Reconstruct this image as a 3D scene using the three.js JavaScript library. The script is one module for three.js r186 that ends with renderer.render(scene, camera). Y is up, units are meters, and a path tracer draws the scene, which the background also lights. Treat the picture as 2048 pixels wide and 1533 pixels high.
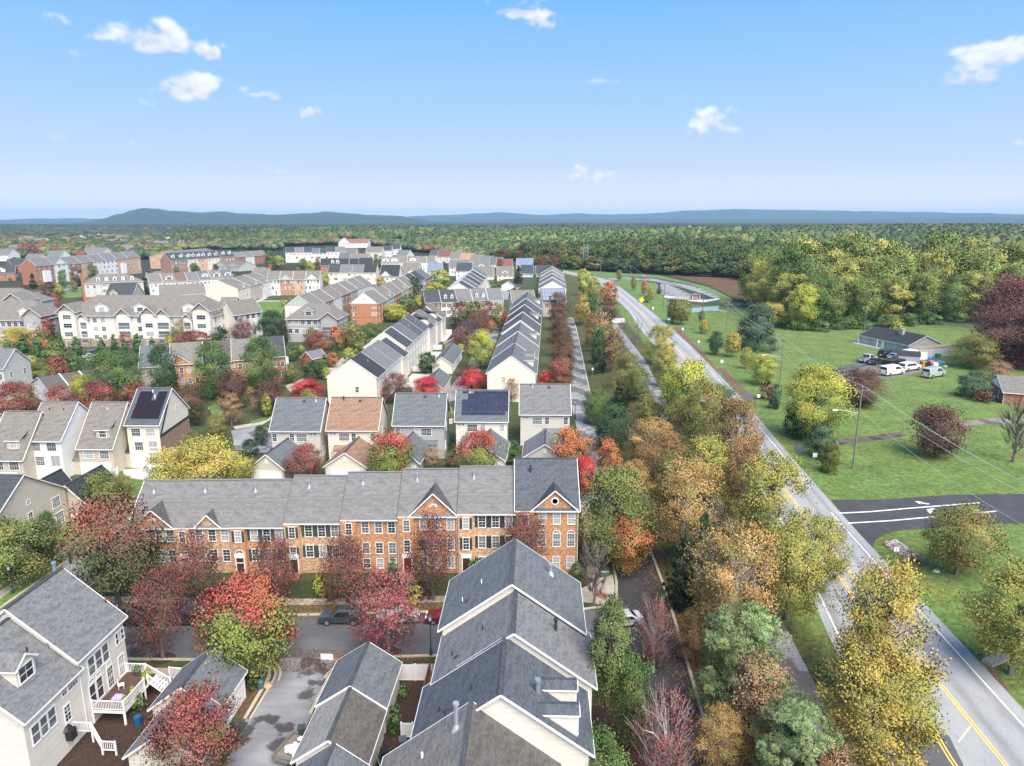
import*as THREE from 'three';
import { mergeGeometries,mergeVertices } from 'three/addons/utils/BufferGeometryUtils.js';
import { FontLoader } from 'three/addons/loaders/FontLoader.js';
import { TextGeometry } from 'three/addons/geometries/TextGeometry.js';

// ---------------------------------------------------------------- camera, sky, sun, exposure
const scene = new THREE.Scene();
const EYE = new THREE.Vector3(0,45,0),FOCAL = 1410,PITCH = Math.atan(328/FOCAL),YAW = 3*Math.PI/180;
const camera = new THREE.PerspectiveCamera(2*Math.atan(766.5/FOCAL)*180/Math.PI,1024/766,0.5,60000);
camera.position.copy(EYE);
camera.rotation.order = 'YXZ';
camera.rotation.set(-PITCH,YAW,0);
camera.updateMatrixWorld(true);
const renderer = new THREE.WebGLRenderer({ antialias: true });
renderer.setSize(1024,766);
renderer.shadowMap.enabled = true;
renderer.toneMapping = THREE.LinearToneMapping;
renderer.toneMappingExposure = 2.15;
const SUN_DIR = new THREE.Vector3(0.32,0.84,0.58).normalize();
const sun = new THREE.DirectionalLight(new THREE.Color().setRGB(1,0.91,0.80),3.9);
sun.position.copy(SUN_DIR).multiplyScalar(600);
sun.castShadow = true;
sun.shadow.radius = 100;
sun.shadow.mapSize.set(4096,4096);
Object.assign(sun.shadow.camera,{ left: -350,right: 350,top: 350,bottom: -350,near: 10,far: 1500 });
scene.add(sun,sun.target);
scene.fog = new THREE.FogExp2(new THREE.Color().setRGB(0.44,0.73,1.0),0.000075);

// ---------------------------------------------------------------- small maths
const rad = (d) => d*Math.PI/180;
function rngOf(seed) { let a = seed >>> 0; return () => { a = (a+0x6D2B79F5) | 0; let t = Math.imul(a ^ (a >>> 15),1 | a); t = (t+Math.imul(t ^ (t >>> 7),61 | t)) ^ t; return ((t ^ (t >>> 14)) >>> 0)/4294967296; }; }
const mix = (a,b,t) => a+(b - a)*t,clamp = (x,a = 0,b = 1) => Math.min(b,Math.max(a,x)),sstep = (a,b,x) => { const t = clamp((x - a)/(b - a)); return t*t*(3 - 2*t); };
function hash2(x,y,s = 0) { let h = Math.imul(x | 0,374761393) ^ Math.imul(y | 0,668265263) ^ Math.imul(s | 0,1274126177); h = Math.imul(h ^ (h >>> 13),1274126177); return ((h ^ (h >>> 16)) >>> 0)/4294967296; }
function vnoise(x,y,per = 0,s = 0) {
  const ix = Math.floor(x),iy = Math.floor(y),fx = x - ix,fy = y - iy,u = fx*fx*(3 - 2*fx),v = fy*fy*(3 - 2*fy);
  const w = (i) => per ? ((i % per)+per) % per : i;
  return mix(mix(hash2(w(ix),w(iy),s),hash2(w(ix+1),w(iy),s),u),mix(hash2(w(ix),w(iy+1),s),hash2(w(ix+1),w(iy+1),s),u),v);
}
function fbm(x,y,oct = 4,per = 0,s = 0) { let a = 0.5,t = 0,n = 0; for (let i = 0; i<oct; i++) { t += a*vnoise(x,y,per,s+i); n += a; a *= 0.5; x *= 2; y *= 2; per *= 2; } return t/n; }

// a line of sight through the photograph (2048 x 1533) met with a level at height h
const _q = camera.quaternion;
function sight(px,py) { return new THREE.Vector3((px - 1024)/FOCAL,-(py - 766.5)/FOCAL,-1).applyQuaternion(_q); }
function G(px,py,h = 0) { const d = sight(px,py),t = (h - EYE.y)/d.y; return new THREE.Vector3(d.x*t,h,d.z*t); }
function heightAt(px,py,at) { const d = sight(px,py),t = Math.hypot(at.x,at.z)/Math.hypot(d.x,d.z); return EYE.y+d.y*t; }
function metresPerPixel(at) { const f = new THREE.Vector3(0,0,-1).applyQuaternion(_q); return at.clone().sub(EYE).dot(f)/FOCAL; }

// ---------------------------------------------------------------- the sky: blue air paling to the horizon, small fair-weather clouds
function buildSky() {
  const W = 4096,H = 2048,data = new Float32Array(W*H*4);
  const stops = [[0,.90,.94,1.02],[0.03,.76,.84,1.0],[0.07,.57,.715,.975],[0.15,.38,.625,.96],[0.27,.20,.495,.935],[0.45,.12,.38,.84],[0.75,.06,.25,.68],[1,.05,.22,.62]];
  const clouds = [];
  const add = (px,py,w,h,seed,a = 1) => { const d = sight(px,py).normalize(); clouds.push([Math.atan2(d.z,d.x),Math.asin(d.y),w/FOCAL*0.5,h/FOCAL*0.5,seed,a]); };
  add(302,78,150,60,1); add(415,101,55,30,2,.9); add(402,180,130,58,3); add(530,194,60,18,4,.55); add(627,228,44,26,5,.7);
  add(1040,18,120,34,6,.95); add(1085,42,60,34,7,.8); add(1420,249,105,54,8,.95); add(1182,352,84,40,9,1); add(1985,130,150,62,10,.95); add(2030,100,90,40,11,.9);
  add(105,36,40,22,12,.5); add(120,356,90,10,13,.5); add(1205,162,60,10,14,.35); add(155,108,26,14,15,.35); add(300,205,50,18,16,.3); add(560,345,70,14,17,.35); add(2040,285,30,18,18,.7); add(1156,68,18,10,19,.4); add(1750,375,70,16,20,.3); add(110,276,24,10,21,.3); add(265,290,26,14,24,.25);
  add(1990,395,120,18,22,.3); add(1390,368,50,12,23,.3);
  const r = rngOf(77);
  for (let i = 0; i<150; i++) {
    const az = r()*6.283,el = 0.05+Math.pow(r(),1.3)*1.1,s = 0.03+r()*0.07;
    const d = new THREE.Vector3(Math.cos(az)*Math.cos(el),Math.sin(el),Math.sin(az)*Math.cos(el)).applyQuaternion(_q.clone().invert());
    if (d.z<0 && Math.abs(d.x/d.z)<0.82 && Math.abs(d.y/d.z)<0.64) continue;
    clouds.push([Math.atan2(Math.sin(az),Math.cos(az)),el,s,s*0.45,100+i,0.6+r()*0.4]);
  }
  for (let y = 0; y<H; y++) {
    const up = ((y+0.5)/H - 0.5)*Math.PI,e = Math.max(0,Math.sin(up));
    let k = 0; while (k<stops.length - 2 && e>stops[k+1][0]) k++;
    const t = clamp((e - stops[k][0])/(stops[k+1][0] - stops[k][0]));
    const c = [1,2,3].map((i) => mix(stops[k][i],stops[k+1][i],t));
    for (let x = 0,o = y*W*4; x<W; x++,o += 4) { data[o] = c[0]; data[o+1] = c[1]; data[o+2] = c[2]; data[o+3] = 1; }
  }
  for (const [az,el,w,h,seed,a] of clouds) {
    const y0 = Math.floor(((el - h*2.2)/Math.PI+0.5)*H),y1 = Math.ceil(((el+h*2.6)/Math.PI+0.5)*H),cw = w*2/Math.max(0.2,Math.cos(el));
    const x0 = Math.floor(((az - cw)/(2*Math.PI)+0.5)*W),x1 = Math.ceil(((az+cw)/(2*Math.PI)+0.5)*W);
    for (let y = Math.max(H/2+8,y0); y<Math.min(H,y1); y++) for (let x = x0; x <= x1; x++) {
      const u = (((x+0.5)/W - 0.5)*2*Math.PI - az)*Math.cos(el)/w,v = (((y+0.5)/H - 0.5)*Math.PI - el)/h;
      const wisp = fbm(u*1.6+seed*7.3,v*1.1+seed*3.1,5,0,seed),puff = fbm(u*3.1+seed,v*2.2 - seed,5,0,seed+50);
      const env = 1 - (u*u*0.95+(v<0 ? v*v*1.5 : v*v*0.9));
      const d = env*0.58+(wisp - 0.5)*2.1+(puff - 0.5)*0.9 - 0.10;
      const al = Math.pow(sstep(-0.06,0.62,d),1.15)*a*0.95;
      if (al <= 0.002) continue;
      const shade = clamp(0.86+v*0.12+(puff - 0.5)*0.35+d*0.12,0.7,1.05);
      const o = (y*W+((x % W)+W) % W)*4,col = [0.9*shade,0.93*shade,1.0*(0.25+0.75*shade)];
      for (let i = 0; i<3; i++) data[o+i] = mix(data[o+i],col[i],al);
    }
  }
  for (let i = 0; i<data.length; i += 4) { data[i] *= 0.5; data[i+1] *= 0.5; data[i+2] *= 0.5; }
  const t = new THREE.DataTexture(data,W,H,THREE.RGBAFormat,THREE.FloatType);
  t.mapping = THREE.EquirectangularReflectionMapping; t.magFilter = THREE.LinearFilter; t.minFilter = THREE.LinearFilter; t.needsUpdate = true;
  return t;
}
scene.background = buildSky();
scene.environment = scene.background;

// ---------------------------------------------------------------- names and labels
const taken = {};
const ORD = ['first','second','third','fourth','fifth','sixth','seventh','eighth','ninth','tenth','eleventh','twelfth','thirteenth','fourteenth','fifteenth','sixteenth','seventeenth','eighteenth','nineteenth','twentieth'],TENS = ['','','twenty','thirty','forty'];
const ordinal = (i) => (i<20 ? ORD[i] : i % 10 === 9 ? ['','','thirtieth','fortieth','fiftieth'][Math.floor(i/10)] : TENS[Math.floor((i+1)/10)]+'-'+ORD[i % 10]);
function numbered(name) { const k = taken[name] = (taken[name] ?? -1)+1; return k ? name+'_'+String(k).padStart(3,'0') : name; }
const usedLabels = new Map();
function tag(o,label,category,group) { o.userData = { label,category }; if (group) o.userData.group = group; return o; }
function thing(name,label,category,at,turn = 0,group) {
  const o = new THREE.Group(); o.name = numbered(name); scene.add(o);
  if (at) o.position.copy(at.isVector3 ? at : new THREE.Vector3(...at));
  o.rotation.y = turn;
  return tag(o,label,category,group);
}
function shadows(m) { m.castShadow = true; m.receiveShadow = true; return m; }
function part(name,geo,mat,parent) { const m = shadows(new THREE.Mesh(geo,mat)); m.name = name; parent.add(m); return m; }
function struct(name,geo,mat) { const m = shadows(new THREE.Mesh(geo,mat)); m.name = numbered(name); m.userData = { kind: 'structure' }; scene.add(m); return m; }

// ---------------------------------------------------------------- mesh builder: flat faces with uv in metres
class MB {
  constructor() { this.p = []; this.n = []; this.u = []; }
  poly(...pts) {
    const [a,b] = pts,c = pts[pts.length - 1];
    let ux = b[0] - a[0],uy = b[1] - a[1],uz = b[2] - a[2]; const l = Math.hypot(ux,uy,uz) || 1; ux /= l; uy /= l; uz /= l;
    const vx = c[0] - a[0],vy = c[1] - a[1],vz = c[2] - a[2];
    let nx = uy*vz - uz*vy,ny = uz*vx - ux*vz,nz = ux*vy - uy*vx; const m = Math.hypot(nx,ny,nz) || 1; nx /= m; ny /= m; nz /= m;
    const wx = ny*uz - nz*uy,wy = nz*ux - nx*uz,wz = nx*uy - ny*ux;
    for (let i = 1; i+1<pts.length; i++) for (const q of [a,pts[i],pts[i+1]]) {
      this.p.push(q[0],q[1],q[2]); this.n.push(nx,ny,nz);
      this.u.push(q[0]*ux+q[1]*uy+q[2]*uz,q[0]*wx+q[1]*wy+q[2]*wz);
    }
    return this;
  }
  box(x0,y0,z0,x1,y1,z1) {
    this.poly([x0,y0,z1],[x1,y0,z1],[x1,y1,z1],[x0,y1,z1]); this.poly([x1,y0,z0],[x0,y0,z0],[x0,y1,z0],[x1,y1,z0]);
    this.poly([x1,y0,z1],[x1,y0,z0],[x1,y1,z0],[x1,y1,z1]); this.poly([x0,y0,z0],[x0,y0,z1],[x0,y1,z1],[x0,y1,z0]);
    this.poly([x0,y1,z1],[x1,y1,z1],[x1,y1,z0],[x0,y1,z0]); this.poly([x0,y0,z0],[x1,y0,z0],[x1,y0,z1],[x0,y0,z1]);
    return this;
  }
  // a bar of w (sideways) x h (upwards) along a segment
  bar(a,b,w,h) {
    const A = new THREE.Vector3(...a),d = new THREE.Vector3(...b).sub(A).normalize();
    const s = Math.abs(d.y)>0.99 ? new THREE.Vector3(1,0,0) : new THREE.Vector3(-d.z,0,d.x).normalize(),t = s.clone().cross(d).normalize();
    s.multiplyScalar(w/2); t.multiplyScalar(h/2);
    const c = (q,i,j) => [q[0]+s.x*i+t.x*j,q[1]+s.y*i+t.y*j,q[2]+s.z*i+t.z*j];
    const k = [[-1,-1],[1,-1],[1,1],[-1,1]];
    for (let i = 0; i<4; i++) { const [p,q] = [k[i],k[(i+1) % 4]]; this.poly(c(a,...p),c(b,...p),c(b,...q),c(a,...q)); }
    this.poly(...k.map((q) => c(a,...q))); this.poly(...k.slice().reverse().map((q) => c(b,...q)));
    return this;
  }
  cyl(x,y,z,r0,r1,h,n = 8) {
    const ring = (r,yy,i) => [x+r*Math.cos(i/n*6.2832),yy,z+r*Math.sin(i/n*6.2832)];
    for (let i = 0; i<n; i++) this.poly(ring(r0,y,i+1),ring(r0,y,i),ring(r1,y+h,i),ring(r1,y+h,i+1));
    if (r1>0.001) this.poly(...Array.from({ length: n },(_,i) => ring(r1,y+h,n - i)));
    return this;
  }
  limb(a,b,r0,r1,n = 5) {
    const A = new THREE.Vector3(...a),B = new THREE.Vector3(...b),d = B.clone().sub(A).normalize();
    const s = (Math.abs(d.y)>0.9 ? new THREE.Vector3(1,0,0) : new THREE.Vector3(0,1,0)).cross(d).normalize(),t = d.clone().cross(s);
    const ring = (C,r,i) => { const k = i/n*6.2832,c = Math.cos(k)*r,e = Math.sin(k)*r; return [C.x+s.x*c+t.x*e,C.y+s.y*c+t.y*e,C.z+s.z*c+t.z*e]; };
    for (let i = 0; i<n; i++) this.poly(ring(A,r0,i),ring(A,r0,i+1),ring(B,r1,i+1),ring(B,r1,i));
    return this;
  }
  geo() {
    const g = new THREE.BufferGeometry();
    g.setAttribute('position',new THREE.Float32BufferAttribute(this.p,3)); g.setAttribute('normal',new THREE.Float32BufferAttribute(this.n,3)); g.setAttribute('uv',new THREE.Float32BufferAttribute(this.u,2));
    return g;
  }
  get some() { return this.p.length>0; }
  build(name,mat,parent) { return part(name,this.geo(),mat,parent); }
}

// ---------------------------------------------------------------- computed textures (each multiplies its material's colour)
function tex(size,metres,fn,srgb = true) {
  const d = new Uint8Array(size*size*4);
  for (let y = 0; y<size; y++) for (let x = 0; x<size; x++) { const c = fn(x/size,y/size),o = (y*size+x)*4; const q = Array.isArray(c) ? c : [c,c,c]; for (let i = 0; i<3; i++) d[o+i] = clamp(q[i])*255; d[o+3] = 255; }
  const t = new THREE.DataTexture(d,size,size,THREE.RGBAFormat); t.wrapS = t.wrapT = THREE.RepeatWrapping; t.magFilter = THREE.LinearFilter; t.minFilter = THREE.LinearMipmapLinearFilter; t.generateMipmaps = true;
  const [mx,my] = Array.isArray(metres) ? metres : [metres,metres]; t.repeat.set(1/mx,1/my);
  if (srgb) t.colorSpace = THREE.SRGBColorSpace;
  t.needsUpdate = true; return t;
}
const again = (t,mx,my = mx) => { const c = t.clone(); c.repeat.set(1/mx,1/my); c.needsUpdate = true; return c; };
const T = {};
{ // shingles: 26 courses in 3.6 m, tabs of about 0.3 m each with its own tone
  const N = 26,M = 12;
  const tab = (u,v) => { const row = Math.floor(v*N),off = hash2(row,3)*0.9,c = u*M+off,k = ((Math.floor(c) % M)+M) % M; return [row,k,c - Math.floor(c),v*N - row]; };
  T.shingle = tex(512,3.6,(u,v) => { const [r,k,,fv] = tab(u,v),big = fbm(u*6,v*6,3,6,5); return (0.80+0.15*hash2(r,k,9)+0.06*hash2(r,k >> 1,4))*(0.94+0.12*big)*(fv<0.13 ? 0.72 : 1)*(0.93+0.14*hash2(u*512,v*512,2)); });
  T.shingleBump = tex(512,3.6,(u,v) => { const [r,k,fu,fv] = tab(u,v); return (0.35+0.45*(1 - fv)+0.2*hash2(r,k,9))*(fu<0.06 ? 0.7 : 1); },false);
  // laminated shingles with long pale streaks
  const M2 = 5,tab2 = (u,v) => { const row = Math.floor(v*N),c = u*M2+hash2(row,8)*2; return [row,Math.floor(c*1.7+hash2(row,2)) % 9]; };
  T.streak = tex(512,4.2,(u,v) => { const row = Math.floor(v*N),s = fbm(u*7+hash2(row,1)*7,row*1.7,3,0,12),[r,k] = tab2(u,v); return (0.78+0.24*s+0.06*hash2(r,k,6))*(0.95+0.1*fbm(u*5,v*5,3,5,8))*((v*N) % 1<0.12 ? 0.8 : 1); });
}
// lap siding: a board every 0.16 m, its relief only
T.sidingBump = tex(256,[2.56,2.56],(u,v) => { const f = (v*16) % 1; return f<0.08 ? 0.1 : 0.9 - 0.5*f; },false);
T.siding = tex(256,[5.12,2.56],(u,v) => 0.93+0.05*hash2(Math.floor(v*16),Math.floor(u*2),4)+0.05*(fbm(u*8,v*8,3,8,3) - 0.5));
{ const C = 10,R = 20; // bricks 0.23 x 0.08
  const at = (u,v) => { const r = Math.floor(v*R),c = u*C+(r % 2)*0.5,k = ((Math.floor(c) % C)+C) % C; return [r,k,c - Math.floor(c),v*R - r]; };
  T.brick = tex(512,[2.3,1.6],(u,v) => { const [r,k,fu,fv] = at(u,v); if (fu<0.05 || fv<0.13) return [0.86,0.84,0.8]; const h = hash2(r,k,5),e = hash2(r,k,8); const b = 0.66+0.34*h; return [b,b*(0.93+0.1*e),b*(0.9+0.14*e)]; });
  T.brickBump = tex(512,[2.3,1.6],(u,v) => { const [,,fu,fv] = at(u,v); return fu<0.05 || fv<0.13 ? 0.1 : 0.8; },false);
}
T.asphalt = tex(512,9,(u,v) => { const b = fbm(u*7,v*7,4,7,1),f = hash2(u*512,v*512,3),cr = Math.abs(fbm(u*4+3,v*4,4,4,9) - 0.5); return (0.80+0.22*b+0.1*(f - 0.5))*(cr<0.005 && b>.5 ? 0.8 : 1); });
T.worn = tex(512,14,(u,v) => { const b = fbm(u*5,v*5,5,5,21),p = sstep(0.55,0.62,fbm(u*4,v*4,4,4,33)),f = hash2(u*512,v*512,3),cr = Math.abs(fbm(u*5+3,v*5,4,5,9) - 0.5); return (0.70+0.3*b+0.08*(f - 0.5))*(1 - 0.3*p)*(cr<0.004 && b>.54 ? 0.72 : 1); });
T.concrete = tex(256,3,(u,v) => 0.86+0.2*(fbm(u*6,v*6,4,6,2) - 0.5)+0.06*(hash2(u*256,v*256,1) - 0.5));
T.grass = tex(1024,26,(u,v) => { const a = fbm(u*9,v*9,5,9,4),b = fbm(u*60,v*60,3,60,7),f = hash2(u*1024,v*1024,5),d = sstep(0.56,0.75,fbm(u*14+5,v*14,4,14,17)); const l = 0.75+0.24*(a - 0.5)+0.4*(b - 0.5)+0.22*(f - 0.5); return [l*(1+0.12*d),l*(1 - 0.02*d),l*(1 - 0.05*d)]; });
T.grassBump = tex(512,3,(u,v) => hash2(u*512,v*512,5)*0.6+0.4*fbm(u*40,v*40,2,40,2),false);
T.mulch = tex(256,3,(u,v) => 0.6+0.6*(fbm(u*30,v*30,3,30,3) - 0.3));
T.forest = tex(1024,420,(u,v) => { const a = fbm(u*40,v*40,4,40,4),b = fbm(u*9,v*9,3,9,6),f = hash2(u*1024,v*1024,5); const l = 0.5+0.7*(a - 0.5)+0.3*(b - 0.5)+0.25*(f - 0.5); return [l*(1+0.5*(b - 0.45)),l,l*0.9]; });
T.wood = tex(256,1.5,(u,v) => 0.75+0.4*(fbm(u*3,v*40,3,40,3) - 0.4));
T.corr = tex(128,[0.28,0.28],(u) => 0.5+0.5*Math.sin(u*6.2832),false);

// ---------------------------------------------------------------- materials (real-world base colours)
const hex = (h) => new THREE.Color(h);
function mat(color,o = {}) { const m = new THREE.MeshStandardMaterial({ roughness: 0.85,...o }); m.color = Array.isArray(color) ? new THREE.Color().setRGB(...color) : hex(color); return m; }
const matP = (c,o) => { const m = new THREE.MeshPhysicalMaterial({ roughness: 0.95,specularIntensity: 0.25,...o }); m.color.setRGB(...c); return m; };
const roofMat = (c) => matP(c,{ map: T.shingle,bumpMap: T.shingleBump,bumpScale: 0.008,roughness: 0.95 });
const sideMat = (c) => mat(c,{ map: T.siding,bumpMap: T.sidingBump,bumpScale: 0.014,roughness: 0.6 });
const brickMat = (c) => mat(c,{ map: T.brick,bumpMap: T.brickBump,bumpScale: 0.008,roughness: 0.9 });
const M = {
  white: mat([.78,.78,.77],{ roughness: 0.5 }),offwhite: mat([.72,.70,.64],{ roughness: 0.55 }),cream: sideMat([.75,.70,.59]),creamPale: sideMat([.77,.73,.645]),beige: sideMat([.52,.46,.37]),beigeDark: sideMat([.40,.35,.28]),taupe: sideMat([.56,.50,.41]),
  whiteSide: sideMat([.80,.80,.79]),greySide: sideMat([.40,.41,.42]),greyLight: sideMat([.58,.57,.53]),greyBeige: sideMat([.60,.56,.48]),blueSide: sideMat([.55,.62,.70]),sage: sideMat([.50,.53,.49]),
  brick: brickMat([.70,.385,.215]),brickPale: brickMat([.78,.53,.345]),brickRed: brickMat([.50,.235,.155]),brickBrown: brickMat([.42,.275,.21]),brickOrange: brickMat([.66,.31,.165]),stone: brickMat([.46,.40,.33]),
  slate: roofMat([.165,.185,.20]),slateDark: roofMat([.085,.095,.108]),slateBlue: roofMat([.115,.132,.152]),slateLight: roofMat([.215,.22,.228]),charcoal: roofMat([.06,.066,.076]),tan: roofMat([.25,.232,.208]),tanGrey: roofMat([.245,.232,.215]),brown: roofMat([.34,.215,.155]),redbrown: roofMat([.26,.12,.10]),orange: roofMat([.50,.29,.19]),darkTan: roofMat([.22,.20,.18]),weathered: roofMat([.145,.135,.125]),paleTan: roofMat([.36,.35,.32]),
  streak: matP([.205,.202,.2],{ map: T.streak,bumpMap: T.shingleBump,bumpScale: 0.012,roughness: 0.95 }),dorm: roofMat([.12,.12,.125]),
  ridgeCap: mat([.09,.10,.115]),ridgeGrey: mat([.2,.21,.22]),
  glass: new THREE.MeshPhysicalMaterial({ color: new THREE.Color().setRGB(.035,.042,.05),roughness: 0.06,clearcoat: 1,clearcoatRoughness: 0.03 }),
  blind: new THREE.MeshPhysicalMaterial({ color: new THREE.Color().setRGB(.36,.37,.37),roughness: 0.35,clearcoat: 1,clearcoatRoughness: 0.03 }),
  glassMid: new THREE.MeshPhysicalMaterial({ color: new THREE.Color().setRGB(.12,.135,.15),roughness: 0.12,clearcoat: 1,clearcoatRoughness: 0.03 }),
  shutG: mat([.035,.07,.04]),shutT: mat([.03,.06,.07]),shutB: mat([.03,.035,.03]),shutP: mat([.40,.44,.36]),shutR: mat([.10,.04,.035]),shutN: mat([.06,.04,.05]),
  doorRed: mat([.16,.02,.02],{ roughness: 0.4 }),doorDark: mat([.06,.03,.02],{ roughness: 0.4 }),doorWhite: mat([.78,.78,.76],{ roughness: 0.45 }),
  galv: mat([.55,.57,.60],{ metalness: 0.6,roughness: 0.4 }),pipeBlack: mat([.03,.03,.035],{ roughness: 0.6 }),pipeBlue: mat([.24,.30,.36],{ metalness: 0.3,roughness: 0.5 }),pipeWhite: mat([.8,.8,.8]),
  solar: new THREE.MeshPhysicalMaterial({ color: new THREE.Color().setRGB(.014,.02,.05),roughness: 0.5,specularIntensity: .35 }),solarB: new THREE.MeshPhysicalMaterial({ color: new THREE.Color().setRGB(.016,.025,.064),roughness: 0.5,specularIntensity: .35 }),solarBlack: new THREE.MeshPhysicalMaterial({ color: new THREE.Color().setRGB(.016,.014,.02),roughness: 0.6,specularIntensity: .25 }),solarPale: new THREE.MeshPhysicalMaterial({ color: new THREE.Color().setRGB(.17,.21,.29),roughness: 0.4,specularIntensity: .5 }),
  alu: mat([.6,.6,.62],{ metalness: 0.7,roughness: 0.4 }),gap: mat([.02,.02,.02]),
  alley: mat([.27,.275,.285],{ map: T.stained = tex(512,16,(u,v) => { const b = fbm(u*6,v*6,5,6,61),q = sstep(.54,.66,fbm(u*9+2,v*9,5,9,73)),st = fbm(u*3,v*40,3,40,81); return (0.74+.3*b+.12*(st - .5)+.1*(hash2(u*512,v*512,4) - .5))*(1 - .45*q); }),roughness: .95 }),asphalt: mat([.36,.365,.375],{ map: T.worn,roughness: 0.95 }),asphaltDark: mat([.05,.05,.055],{ map: T.asphalt,roughness: 0.9 }),asphaltNew: mat([.065,.067,.072],{ map: T.asphalt,roughness: 0.9 }),asphaltMid: mat([.15,.15,.155],{ map: T.worn,roughness: 0.95 }),
  concrete: mat([.55,.50,.43],{ map: T.concrete }),concretePale: mat([.66,.64,.60],{ map: T.concrete }),kerb: mat([.58,.50,.39],{ map: T.concrete }),redPaver: mat([.40,.16,.09],{ map: T.concrete }),
  grass: mat([1,1,1],{ map: T.grass,roughness: 1,vertexColors: true }),lawn: mat([.185,.33,.072],{ map: T.grass,roughness: 1 }),lawnDark: mat([.06,.10,.025],{ map: T.grass,roughness: 1 }),lawnDry: mat([.17,.19,.06],{ map: T.grass,roughness: 1 }),meadow: mat([.19,.105,.045],{ map: T.grass,roughness: 1 }),mulch: mat([.085,.045,.028],{ map: T.mulch,roughness: 1 }),soil: mat([.30,.17,.11],{ map: T.mulch,roughness: 1 }),gravel: mat([.34,.31,.28],{ map: T.mulch,roughness: 1 }),
  hill: mat([.022,.04,.034],{ roughness: 1 }),forest: mat([.075,.115,.045],{ map: T.forest,roughness: 1 }),bark: mat([.13,.10,.075],{ map: T.wood,roughness: 1 }),barkPale: mat([.66,.64,.58],{ map: T.wood,roughness: 0.9 }),barkGrey: mat([.24,.22,.20],{ map: T.wood,roughness: 1 }),
  wood: mat([.32,.15,.07],{ map: T.wood }),woodNew: mat([.62,.48,.28],{ map: T.wood }),deck: mat([.16,.085,.07],{ map: T.wood,roughness: 0.8 }),poleWood: mat([.33,.29,.25],{ map: T.wood,roughness: 0.95 }),
  iron: mat([.02,.06,.055],{ roughness: 0.5 }),black: mat([.015,.015,.017],{ roughness: 0.55 }),lamp: mat([.75,.77,.78],{ roughness: 0.2 }),teal: mat([.05,.12,.10],{ roughness: 0.5 }),signGreen: mat([.0,.33,.24],{ roughness: 0.4 }),signWhite: mat([.82,.82,.82],{ roughness: 0.4 }),signYellow: mat([.85,.62,.02],{ roughness: 0.4 }),paintWhite: mat([.70,.70,.69],{ roughness: 0.8 }),paintYellow: mat([.82,.52,.10],{ roughness: 0.8 }),tyre: mat([.02,.02,.022],{ roughness: 0.9 }),rim: mat([.5,.5,.52],{ metalness: 0.8,roughness: 0.3 }),plastic: mat([.05,.06,.06],{ roughness: 0.5 }),wire: mat([.55,.55,.55],{ roughness: 0.6 }),wireDark: mat([.08,.08,.08],{ roughness: 0.6 }),
};

// ---------------------------------------------------------------- the lie of the land: the estate at 0 m, the main road and the lawns beyond it 4 m higher
const EAST = 4;
const line = (pts) => (z) => { for (let i = 0; i+1<pts.length; i++) { const [a,p] = pts[i],[b,q] = pts[i+1]; if (z >= b) { const t = clamp((z - a)/(b - a)); return mix(p,q,t); } } return pts[pts.length - 1][1]; };
const smoothLine = (pts) => { const f = line(pts); return (z) => (f(z - 6)+f(z - 3)+f(z)+f(z+3)+f(z+6))/5; };
const roadR = smoothLine([[60,38.5],[-50,39.7],[-93,40.6],[-123,42],[-165,44.2],[-230,46],[-272,46],[-347,45],[-430,43],[-475,41.5],[-500,38.5],[-525,31],[-560,19],[-604,3],[-650,-16],[-760,-60]]);
const roadLw = smoothLine([[60,12.4],[-48,12.2],[-84,8.4],[-96,7.7],[-200,7.7],[-240,10],[-275,10],[-320,8],[-760,8]]);
const alleyR = smoothLine([[60,14.2],[-40,14.4],[-80,14.8],[-130,12.8],[-180,11],[-300,11.5],[-420,9]]);
const trailC = smoothLine([[60,19.5],[-60,23.2],[-90,24.4],[-101,25],[-146,25.6],[-176,26.5],[-209,27.6],[-252,26.6],[-290,26],[-330,26]]);
const rampA = (z) => (z>-330 ? alleyR(z)+1 : mix(alleyR(-330)+1,-90,clamp((-330 - z)/320)));
const rampB = (z) => (z>-330 ? trailC(z) - 2.4 : mix(trailC(-330) - 2.4,-78,clamp((-330 - z)/320)));
function groundY(x,z) { return EAST*sstep(rampA(z),rampB(z),x); }
// where a line of sight meets the ground
function ground(px,py) { let h = 0,p; for (let i = 0; i<14; i++) { p = G(px,py,h); h = mix(h,groundY(p.x,p.z),0.7); } const q = G(px,py,groundY(p.x,p.z)); q.y = groundY(q.x,q.z); return q; }

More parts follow.
